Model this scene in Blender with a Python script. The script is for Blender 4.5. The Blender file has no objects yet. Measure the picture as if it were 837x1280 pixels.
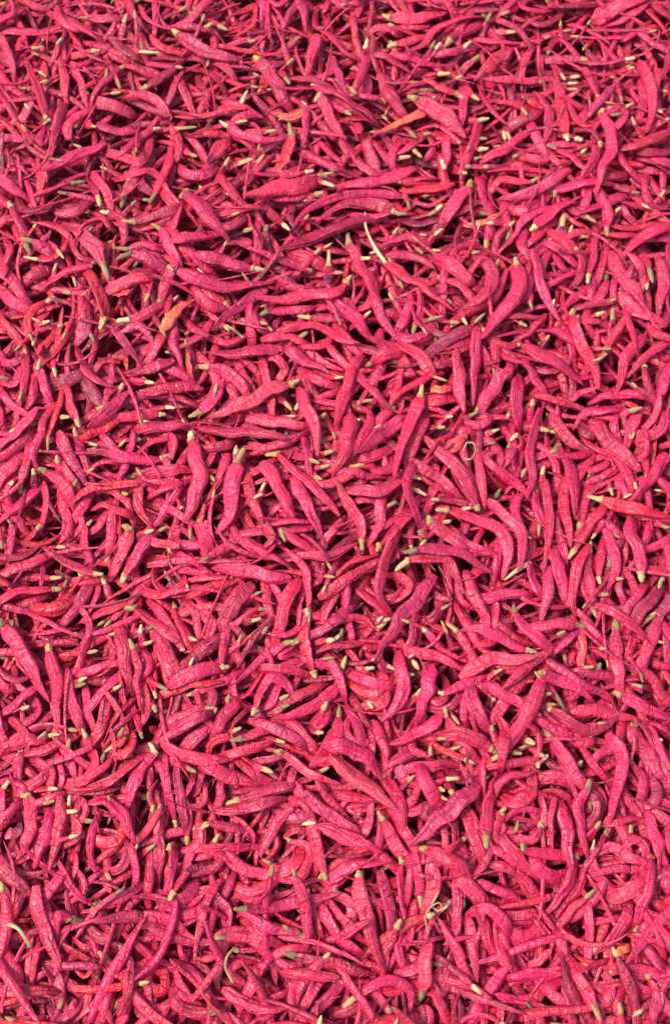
import bpy, math
import numpy as np

# ---------------------------------------------------------------- camera, sky, sun, exposure
scene = bpy.context.scene
col = scene.collection
PITCH, DIST = math.radians(20), 0.65

cam_data = bpy.data.cameras.new("camera")
cam = bpy.data.objects.new("camera", cam_data)
col.objects.link(cam)
cam.location = (0, -DIST * math.sin(PITCH), DIST * math.cos(PITCH))
cam.rotation_euler = (PITCH, 0, 0)
cam_data.sensor_fit = 'VERTICAL'
cam_data.angle = math.radians(50)
cam_data.clip_start = 0.02
cam_data.clip_end = 200
cam_data.dof.use_dof = True
cam_data.dof.focus_distance = 0.61
cam_data.dof.aperture_fstop = 7.5
scene.camera = cam

SUN_EL, SUN_AZ = math.radians(57), math.radians(-92)     # azimuth measured from +Y (up the heap) towards +X
world = bpy.data.worlds.new("World")
scene.world = world
world.use_nodes = True
wn = world.node_tree
wn.nodes.clear()
sky = wn.nodes.new("ShaderNodeTexSky")
sky.sky_type = 'NISHITA'
sky.sun_disc = False
sky.sun_elevation = SUN_EL
sky.sun_rotation = SUN_AZ
sky.air_density = 1.0
sky.dust_density = 3.0
bg = wn.nodes.new("ShaderNodeBackground")
bg.inputs['Strength'].default_value = 0.12
wo = wn.nodes.new("ShaderNodeOutputWorld")
wn.links.new(sky.outputs[0], bg.inputs[0])
wn.links.new(bg.outputs[0], wo.inputs[0])

sun_data = bpy.data.lights.new("sun", 'SUN')
sun_data.energy = 1.5
sun_data.angle = math.radians(14)
sun_data.color = (1.0, 0.965, 0.93)
sun = bpy.data.objects.new("sun", sun_data)
col.objects.link(sun)
sun.rotation_euler = (math.pi / 2 - SUN_EL, 0, math.pi - SUN_AZ)
sun.location = (0, 0, 3)

scene.cycles.diffuse_bounces = 8
scene.cycles.max_bounces = 12
scene.cycles.transmission_bounces = 6
scene.view_settings.view_transform = 'Standard'
scene.view_settings.look = 'None'
scene.view_settings.gamma = 1
scene.view_settings.exposure = 1.5
scene.view_settings.use_curve_mapping = False

# ---------------------------------------------------------------- materials
def new_mat(name):
    m = bpy.data.materials.new(name)
    m.use_nodes = True
    nt = m.node_tree
    return m, nt, nt.nodes['Principled BSDF']

def node(nt, kind, **kw):
    n = nt.nodes.new(kind)
    for k, v in kw.items():
        if k in n.inputs:
            n.inputs[k].default_value = v
        else:
            setattr(n, k, v)
    return n

def skin_material():
    m, nt, b = new_mat("chilli_skin")
    L = nt.links.new
    uv = node(nt, "ShaderNodeUVMap", uv_map="UVMap")
    at = node(nt, "ShaderNodeAttribute", attribute_name="tint")
    # blotches in the dried skin: paler bloom and darker wine patches that belong to each pod
    n1 = node(nt, "ShaderNodeTexNoise", noise_dimensions='2D', Scale=1.6, Detail=3.0, Roughness=0.6)
    L(uv.outputs[0], n1.inputs['Vector'])
    r1 = node(nt, "ShaderNodeMapRange")
    for k, v in (('From Min', .3), ('From Max', .72), ('To Min', .74), ('To Max', 1.12)):
        r1.inputs[k].default_value = v
    L(n1.outputs['Fac'], r1.inputs['Value'])
    mul = node(nt, "ShaderNodeVectorMath", operation='SCALE')
    L(at.outputs['Color'], mul.inputs[0])
    L(r1.outputs[0], mul.inputs['Scale'])
    # dull dusty freckles
    n2 = node(nt, "ShaderNodeTexNoise", noise_dimensions='2D', Scale=9.0, Detail=4.0, Roughness=0.65)
    L(uv.outputs[0], n2.inputs['Vector'])
    r2 = node(nt, "ShaderNodeMapRange")
    for k, v in (('From Min', .56), ('From Max', .8), ('To Min', 0.0), ('To Max', .35)):
        r2.inputs[k].default_value = v
    L(n2.outputs['Fac'], r2.inputs['Value'])
    mix = node(nt, "ShaderNodeMix", data_type='RGBA')
    L(r2.outputs[0], mix.inputs['Factor'])
    L(mul.outputs[0], mix.inputs['A'])
    mix.inputs['B'].default_value = (0.36, 0.014, 0.04, 1)
    # pale dusty bloom in patches
    n5 = node(nt, "ShaderNodeTexNoise", noise_dimensions='2D', Scale=.9, Detail=3.0, Roughness=0.6)
    av = node(nt, "ShaderNodeVectorMath", operation='ADD'); av.inputs[1].default_value = (7.3, 2.1, 0)
    L(uv.outputs[0], av.inputs[0]); L(av.outputs[0], n5.inputs['Vector'])
    r5 = node(nt, "ShaderNodeMapRange")
    for k, v in (('From Min', .48), ('From Max', .72), ('To Min', 0.0), ('To Max', .3)):
        r5.inputs[k].default_value = v
    L(n5.outputs['Fac'], r5.inputs['Value'])
    blo = node(nt, "ShaderNodeMix", data_type='RGBA')
    L(r5.outputs[0], blo.inputs['Factor']); L(mix.outputs['Result'], blo.inputs['A'])
    blo.inputs['B'].default_value = (.74, .06, .16, 1)
    L(blo.outputs['Result'], b.inputs['Base Color'])
    # fine relief: cross wrinkles + lengthwise creases + crackle
    mp = node(nt, "ShaderNodeMapping")
    mp.inputs['Scale'].default_value = (2.3, .7, 1)
    L(uv.outputs[0], mp.inputs['Vector'])
    w1 = node(nt, "ShaderNodeTexNoise", noise_dimensions='2D', Scale=1.0, Detail=3.0, Roughness=0.55, Distortion=0.8)
    L(mp.outputs[0], w1.inputs['Vector'])
    mp2 = node(nt, "ShaderNodeMapping")
    mp2.inputs['Scale'].default_value = (.45, 2.6, 1)
    L(uv.outputs[0], mp2.inputs['Vector'])
    w2 = node(nt, "ShaderNodeTexNoise", noise_dimensions='2D', Scale=1.0, Detail=3.0, Roughness=0.6, Distortion=1.0)
    L(mp2.outputs[0], w2.inputs['Vector'])
    # short sharp creases: edges of stretched cells, kept only here and there
    mp3 = node(nt, "ShaderNodeMapping")
    mp3.inputs['Scale'].default_value = (1.9, .75, 1)
    wob = node(nt, "ShaderNodeVectorMath", operation='SCALE')
    wob.inputs['Scale'].default_value = .35
    n3 = node(nt, "ShaderNodeTexNoise", noise_dimensions='2D', Scale=1.7, Detail=2.0)
    L(uv.outputs[0], n3.inputs['Vector'])
    L(n3.outputs['Color'], wob.inputs[0])
    wad = node(nt, "ShaderNodeVectorMath", operation='ADD')
    L(uv.outputs[0], wad.inputs[0]); L(wob.outputs[0], wad.inputs[1])
    L(wad.outputs[0], mp3.inputs['Vector'])
    vo = node(nt, "ShaderNodeTexVoronoi", voronoi_dimensions='2D', feature='DISTANCE_TO_EDGE', Scale=1.0)
    L(mp3.outputs[0], vo.inputs['Vector'])
    vr = node(nt, "ShaderNodeMapRange")
    for k, v in (('From Min', 0.0), ('From Max', .10), ('To Min', 1.0), ('To Max', 0.0)):
        vr.inputs[k].default_value = v
    L(vo.outputs['Distance'], vr.inputs['Value'])
    km = node(nt, "ShaderNodeMapRange")
    for k, v in (('From Min', .52), ('From Max', .66), ('To Min', 0.0), ('To Max', -.35)):
        km.inputs[k].default_value = v
    n4 = node(nt, "ShaderNodeTexNoise", noise_dimensions='2D', Scale=2.3, Detail=1.0)
    L(uv.outputs[0], n4.inputs['Vector']); L(n4.outputs['Fac'], km.inputs['Value'])
    cre = node(nt, "ShaderNodeMath", operation='MULTIPLY')
    L(vr.outputs[0], cre.inputs[0]); L(km.outputs[0], cre.inputs[1])
    a1 = node(nt, "ShaderNodeMath", operation='ADD'); wm = node(nt, 'ShaderNodeMath', operation='MULTIPLY'); wm.inputs[1].default_value = .6; L(w1.outputs['Fac'], wm.inputs[0]); L(wm.outputs[0], a1.inputs[0]); L(w2.outputs['Fac'], a1.inputs[1])
    a2 = node(nt, "ShaderNodeMath", operation='ADD'); L(a1.outputs[0], a2.inputs[0]); L(cre.outputs[0], a2.inputs[1])
    bp = node(nt, "ShaderNodeBump")
    bp.inputs['Strength'].default_value = 0.9
    bp.inputs['Distance'].default_value = 0.0021
    L(a2.outputs[0], bp.inputs['Height'])
    L(bp.outputs[0], b.inputs['Normal'])
    # thin dry skin lets some light through into the hollow pod and the gaps below
    tr = node(nt, "ShaderNodeBsdfTranslucent")
    L(mix.outputs['Result'], tr.inputs['Color']); L(bp.outputs[0], tr.inputs['Normal'])
    ms = node(nt, "ShaderNodeMixShader")
    ms.inputs[0].default_value = .27
    L(b.outputs[0], ms.inputs[1]); L(tr.outputs[0], ms.inputs[2])
    L(ms.outputs[0], nt.nodes['Material Output'].inputs['Surface'])
    rr = node(nt, "ShaderNodeMapRange")
    for k, v in (('From Min', .3), ('From Max', .7), ('To Min', .34), ('To Max', .58)):
        rr.inputs[k].default_value = v
    L(n2.outputs['Fac'], rr.inputs['Value']); L(rr.outputs[0], b.inputs['Roughness'])
    b.inputs['Roughness'].default_value = 0.42
    b.inputs['Specular IOR Level'].default_value = .7
    return m

def stalk_material():
    m, nt, b = new_mat("dry_stalk")
    L = nt.links.new
    uv = node(nt, "ShaderNodeUVMap", uv_map="UVMap")
    at = node(nt, "ShaderNodeAttribute", attribute_name="tint")
    mp = node(nt, "ShaderNodeMapping")
    mp.inputs['Scale'].default_value = (.8, 4.0, 1)
    L(uv.outputs[0], mp.inputs['Vector'])
    n1 = node(nt, "ShaderNodeTexNoise", noise_dimensions='2D', Scale=1.6, Detail=4.0, Roughness=0.6)
    L(mp.outputs[0], n1.inputs['Vector'])
    r1 = node(nt, "ShaderNodeMapRange")
    for k, v in (('From Min', .3), ('From Max', .7), ('To Min', .6), ('To Max', 1.15)):
        r1.inputs[k].default_value = v
    L(n1.outputs['Fac'], r1.inputs['Value'])
    mul = node(nt, "ShaderNodeVectorMath", operation='SCALE')
    L(at.outputs['Color'], mul.inputs[0]); L(r1.outputs[0], mul.inputs['Scale'])
    L(mul.outputs[0], b.inputs['Base Color'])
    bp = node(nt, "ShaderNodeBump")
    bp.inputs['Strength'].default_value = 0.6
    bp.inputs['Distance'].default_value = 0.0009
    L(n1.outputs['Fac'], bp.inputs['Height']); L(bp.outputs[0], b.inputs['Normal'])
    b.inputs['Roughness'].default_value = 0.7
    b.inputs['Specular IOR Level'].default_value = 0.3
    return m

SKIN, STALK = skin_material(), stalk_material()

def ground_material():
    m, nt, b = new_mat("tarpaulin")
    L = nt.links.new
    tc = node(nt, "ShaderNodeTexCoord")
    n1 = node(nt, "ShaderNodeTexNoise", Scale=14.0, Detail=6.0)
    L(tc.outputs['Object'], n1.inputs['Vector'])
    cr = node(nt, "ShaderNodeValToRGB")
    cr.color_ramp.elements[0].color = (.09, .006, .014, 1)
    cr.color_ramp.elements[1].color = (.17, .012, .026, 1)
    L(n1.outputs['Fac'], cr.inputs[0]); L(cr.outputs[0], b.inputs['Base Color'])
    b.inputs['Roughness'].default_value = 1.0
    b.inputs['Specular IOR Level'].default_value = 0.1
    return m

# ---------------------------------------------------------------- geometry: pods and stalks as bent, creased tubes
def resample(P, n, ease=True):
    """(N,K,3) evenly spaced spine points -> (N,n,3) along a smooth curve; returns points and parameter 0..1."""
    P = np.asarray(P, float)
    N, K, _ = P.shape
    u = np.linspace(0, 1, n)
    if ease:
        u = 0.5 * u + 0.5 * (0.5 - 0.5 * np.cos(np.pi * u))
    E = np.concatenate([2 * P[:, :1] - P[:, 1:2], P, 2 * P[:, -1:] - P[:, -2:-1]], 1)
    x = u * (K - 1)
    k = np.minimum(x.astype(int), K - 2)
    s = (x - k)[None, :, None]
    p0, p1, p2, p3 = E[:, k], E[:, k + 1], E[:, k + 2], E[:, k + 3]
    Q = 0.5 * (2 * p1 + (p2 - p0) * s + (2 * p0 - 5 * p1 + 4 * p2 - p3) * s ** 2 + (3 * p1 - p0 - 3 * p2 + p3) * s ** 3)
    return Q, u

def frames(Q):
    t = np.gradient(Q, axis=1)
    t /= np.linalg.norm(t, axis=2, keepdims=True) + 1e-12
    up = np.array([0, 0, 1.0])
    side = np.cross(t, up)
    side /= np.linalg.norm(side, axis=2, keepdims=True) + 1e-9
    nrm = np.cross(side, t)
    return t, side, nrm

def pod_vertices(P, R, TH, R0, n, m, rng, creases=7, blunt=False):
    """P (N,K,3) spine from stalk end to tip, R half width, TH half thickness, R0 half width where the stalk joins."""
    N = len(P)
    Q, u = resample(P, n)
    ln = np.linalg.norm(np.diff(Q, axis=1), axis=2).sum(1)
    t, side, nrm = frames(Q)
    # slight wander of the spine
    f = rng.uniform(1.2, 3.2, (N, 1)); ph = rng.uniform(0, 6.28, (N, 1)); am = rng.uniform(0.02, .2, (N, 1)) * R[:, None]
    Q = Q + side * (am * np.sin(6.28 * f * u[None] + ph) * np.sin(np.pi * u)[None])[..., None]
    f = rng.uniform(1.0, 2.6, (N, 1)); ph = rng.uniform(0, 6.28, (N, 1)); am = rng.uniform(0.0, .22, (N, 1)) * R[:, None]
    Q = Q + nrm * (am * np.sin(6.28 * f * u[None] + ph) * np.sin(np.pi * u)[None])[..., None]
    # outline: shoulder, belly, long taper to a point
    sh = rng.uniform(.10, .22, (N, 1)); tp = rng.uniform(.36, .66, (N, 1)); te = rng.uniform(.12, .34, (N, 1))
    if blunt:                                   # a torn, square end instead of a point
        te[:] = .9
    r0 = np.clip(R0 / R, .25, .8)[:, None]
    a = np.clip(u[None] / sh, 0, 1); a = a * a * (3 - 2 * a)
    b = np.clip((u[None] - tp) / (1 - tp), 0, 1)
    prof = (r0 + (1 - r0) * a) * (1 - (1 - te) * b ** 1.35)
    cap = np.clip((1 - u) / .05, 0, 1) ** .5
    start = np.clip(u / .012, 0, 1) ** .5 * .25 + .75
    prof = prof * cap[None] * start[None]
    prof[:, 0] = 0.02; prof[:, -1] = 0.01
    lump = sum(rng.uniform(.0, fr[2], (N, 1)) * np.sin(6.28 * rng.uniform(fr[0], fr[1], (N, 1)) * u[None] + rng.uniform(0, 6.28, (N, 1))) for fr in ((1, 3, .06), (3, 6, .03), (6, 11, .018)))
    phi = np.arange(m) / m * 2 * np.pi
    F = np.ones((N, n, m)) + lump[..., None]
    ub = u[None, :, None]; pb = phi[None, None, :]
    def rnd(a_, b_):
        return rng.uniform(a_, b_, (N, 1, 1))
    # flat facets with ridges between them, as a dried skin falls in
    for k, amp in ((1.5, .42), (2.5, .26), (1, .2)):
        F = F - rnd(.15, 1) * amp * (1 - np.abs(np.cos(k * (np.angle(np.exp(1j * (pb + rnd(0, 6.28) + rnd(-1.6, 1.6) * ub)))))) ) * (.6 + .4 * np.sin(rnd(2, 9) * ub + rnd(0, 6.28)))
    F = F + rnd(.0, 1) * .07 * np.cos(3 * pb + rnd(0, 6.28) + rnd(-5, 5) * ub) + rnd(.0, 1) * .05 * np.cos(4 * pb + rnd(0, 6.28) + rnd(-14, 14) * ub)
    ridged = (rng.random((N, 1, 1)) < .32) * 1.0
    # one deep lengthwise fold where the skin has caved in
    p0 = rnd(0, 6.28) + rnd(-1.2, 1.2) * ub
    d = np.angle(np.exp(1j * (pb - p0)))
    F = F - rnd(.0, .38) * np.exp(-(d / .42) ** 2) * np.exp(-((ub - rnd(.2, .7)) / rnd(.15, .4)) ** 2)
    # narrow lengthwise furrows that wander along the pod
    for _ in range(3):
        d = np.angle(np.exp(1j * (pb - rnd(0, 6.28) - rnd(-1.5, 1.5) * ub - .25 * np.sin(rnd(4, 14) * ub + rnd(0, 6.28)))))
        F = F - rnd(.02, .26) * np.exp(-(d / .3) ** 2) * (.55 + .45 * np.sin(rnd(3, 12) * ub + rnd(0, 6.28)))
    for c in range(creases):
        uj = (c + rnd(.1, .9)) / creases * .92 + .04
        pj = rnd(0, 6.28)
        d = np.angle(np.exp(1j * (pb - pj)))
        sg = rnd(.010, .022)
        x = ub - uj - rnd(-.03, .03) * np.sin(pb - pj)
        win = np.exp(-(d / (rnd(.35, .85) + ridged * .5)) ** 2)
        F = F - rnd(.0, .15) * (.75 + ridged * .7) * np.exp(-(x / sg) ** 2) * win + rnd(.0, .06) * np.exp(-((np.abs(x) - 2.2 * sg) / sg) ** 2) * win
    F = np.clip(F, .35, 1.5)
    F = F / np.clip(np.abs(F * np.cos(phi)).max(2, keepdims=True), .5, None).mean(1, keepdims=True)
    roll = rng.uniform(-.6, .6, (N, 1)) + rng.uniform(-1.5, 1.5, (N, 1)) * (u[None] - .5)
    c, s = np.cos(roll)[..., None], np.sin(roll)[..., None]
    ex, ez = side * c + nrm * s, nrm * c - side * s
    rx = (R[:, None] * prof)[..., None] * F * np.cos(phi)
    rz = (TH[:, None] * (0.25 * prof ** .7 + .75 * prof))[..., None] * F * np.sin(phi)
    # hollow skin sinks in along the middle and leaves two edges standing
    sn = np.sin(phi)
    for sgn in (1, -1):
        cav = rnd(-.1, .85) * (.55 + .45 * np.sin(rnd(2, 8) * ub + rnd(0, 6.28)))
        rz = rz * (1 - cav * np.clip(sgn * sn, 0, 1) ** 2)
    V = Q[:, :, None, :] + ex[:, :, None, :] * rx[..., None] + ez[:, :, None, :] * rz[..., None]
    off = rng.uniform(0, 50, (N, 2))
    U = np.empty((N, n, m + 1, 2))
    U[..., 0] = (ln[:, None] * 100 * u[None] * 1.0 + off[:, :1])[..., None]
    U[..., 1] = (R[:, None] * 100 * 4.5)[..., None] * (np.arange(m + 1) / m)[None, None] + off[:, 1][:, None, None]
    return V, U

def stalk_vertices(P, RB, RT, n, m, rng):
    N = len(P)
    Q, u = resample(P, n, ease=False)
    t, side, nrm = frames(Q)
    f = np.clip(u * 1.0, 0, 1)
    e = rng.uniform(.7, 1.6, (N, 1))
    prof = RB[:, None] + (RT - RB)[:, None] * f[None] ** e
    prof = prof * (1 + .10 * np.sin(6.28 * u[None] * rng.uniform(.8, 2.2, (N, 1)) + rng.uniform(0, 6.28, (N, 1))))
    prof[:, 0] *= .75
    prof[:, -2] *= .95
    prof[:, -1] *= .35
    phi = np.arange(m) / m * 2 * np.pi
    F = 1 + rng.uniform(.06, .24, (N, 1, 1)) * np.cos(rng.integers(2, 5, (N, 1, 1)) * phi + rng.uniform(0, 6.28, (N, 1, 1)))
    V = Q[:, :, None] + (side[:, :, None] * np.cos(phi)[:, None] + nrm[:, :, None] * np.sin(phi)[:, None] * .85) * (prof[..., None] * F)[..., None]
    off = rng.uniform(0, 50, (N, 2))
    U = np.empty((N, n, m + 1, 2))
    U[..., 0] = (u * 1.0)[None, :, None] + off[:, :1, None]
    U[..., 1] = (np.arange(m + 1) / m)[None, None] * 1.2 + off[:, 1][:, None, None]
    return V, U

def tube_faces(N, n, m):
    """quads of N closed tubes, caps as one n-gon each; returns loop vertex ids, loop totals, loop uv ids."""
    i, j = np.meshgrid(np.arange(n - 1), np.arange(m), indexing='ij')
    j2 = (j + 1) % m
    q = np.stack([i * m + j, (i + 1) * m + j, (i + 1) * m + j2, i * m + j2], -1).reshape(-1)
    quv = np.stack([i * (m + 1) + j, (i + 1) * (m + 1) + j, (i + 1) * (m + 1) + j + 1, i * (m + 1) + j + 1], -1).reshape(-1)
    caps = np.concatenate([np.arange(m), (n - 1) * m + np.arange(m)[::-1]])
    cuv = np.concatenate([np.arange(m), (n - 1) * (m + 1) + np.arange(m)[::-1]])
    lv = np.concatenate([q, caps]); lu = np.concatenate([quv, cuv])
    tot = np.concatenate([np.full((n - 1) * m, 4), [m, m]])
    LV = (lv[None] + (np.arange(N) * n * m)[:, None]).reshape(-1)
    LU = (lu[None] + (np.arange(N) * n * (m + 1))[:, None]).reshape(-1)
    return LV, np.tile(tot, N), LU

def build_mesh(name, batches):
    """batches: (V, U, tint (N,3), material slot). One mesh out of all of them."""
    vs, lvs, tots, uvs, cols, mats = [], [], [], [], [], []
    base = 0
    for V, U, tint, slot in batches:
        N, n, m, _ = V.shape
        LV, tot, LU = tube_faces(N, n, m)
        vs.append(V.reshape(-1, 3)); lvs.append(LV + base); tots.append(tot)
        uvs.append(U.reshape(-1, 2)[LU])
        cols.append(np.repeat(tint, n * m, axis=0) if len(tint) == N else tint); mats.append(np.full(len(tot), slot))
        base += N * n * m
    v = np.concatenate(vs); lv = np.concatenate(lvs); tot = np.concatenate(tots)
    me = bpy.data.meshes.new(name)
    me.vertices.add(len(v)); me.vertices.foreach_set("co", v.astype(np.float32).ravel())
    me.loops.add(len(lv)); me.loops.foreach_set("vertex_index", lv.astype(np.int32))
    me.polygons.add(len(tot))
    me.polygons.foreach_set("loop_start", np.concatenate([[0], np.cumsum(tot)[:-1]]).astype(np.int32))
    me.polygons.foreach_set("loop_total", tot.astype(np.int32))
    me.polygons.foreach_set("use_smooth", np.ones(len(tot), bool))
    me.polygons.foreach_set("material_index", np.concatenate(mats).astype(np.int32))
    uvl = me.uv_layers.new(name="UVMap")
    uvl.data.foreach_set("uv", np.concatenate(uvs).astype(np.float32).ravel())
    at = me.attributes.new("tint", 'FLOAT_COLOR', 'POINT')
    c = np.concatenate(cols); c = np.concatenate([c, np.ones((len(c), 1))], 1)
    at.data.foreach_set("color", c.astype(np.float32).ravel())
    me.update(calc_edges=True)
    return me

def make(name, me, mats, parent=None):
    for mt in mats:
        me.materials.append(mt)
    o = bpy.data.objects.new(name, me)
    col.objects.link(o)
    o.parent = parent
    return o

# ---------------------------------------------------------------- colours of the dried skins and stalks
TONES = {'n': (.63, .012, .070), 'd': (.38, .005, .036), 'r': (.64, .009, .038), 'o': (.82, .16, .055),
         'p': (.54, .026, .09), 'v': (.15, .03, .075), 'b': (.74, .030, .070), 'q': (.70, .016, .085)}

def pod_tints(tones, rng):
    out = np.array([TONES[t[0]] for t in tones])
    out = out * rng.normal(1, .13, (len(out), 1)).clip(.6, 1.2)
    out[:, 1] *= rng.uniform(.7, 1.5, len(out))
    out[:, 2] *= rng.uniform(.72, 1.18, len(out))
    return out

def half_ripe(tint, n, m, rng):
    """an orange pod keeps red patches: one colour per vertex"""
    u = np.linspace(0, 1, n)[:, None]; p = np.arange(m)[None] / m * 6.283
    k = .55 + .5 * np.sin(5 * u + rng.uniform(0, 6)) + .3 * np.sin(p + rng.uniform(0, 6) + 2 * u)
    k = np.clip(k, .12, 1)[..., None]
    return (k * tint[0] + (1 - k) * np.array([.74, .022, .06])).reshape(-1, 3)

def stalk_tints(N, rng):
    A = np.array([(.58, .34, .145), (.66, .43, .22), (.50, .28, .115), (.33, .21, .095), (.40, .23, .10)])
    c = A[rng.choice(5, N, p=[.30, .22, .21, .15, .12])]
    return c * rng.uniform(.58, .98, (N, 1))

def surface_height(x, y):
    """gentle rises and hollows of the top of the heap, in metres"""
    return (.006 * np.sin(x * 17 + 1.3) * np.cos(y * 13 + .4) + .004 * np.sin(x * 31 - y * 23 + 2.) + .003 * np.cos(x * 11 + y * 41))

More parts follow.
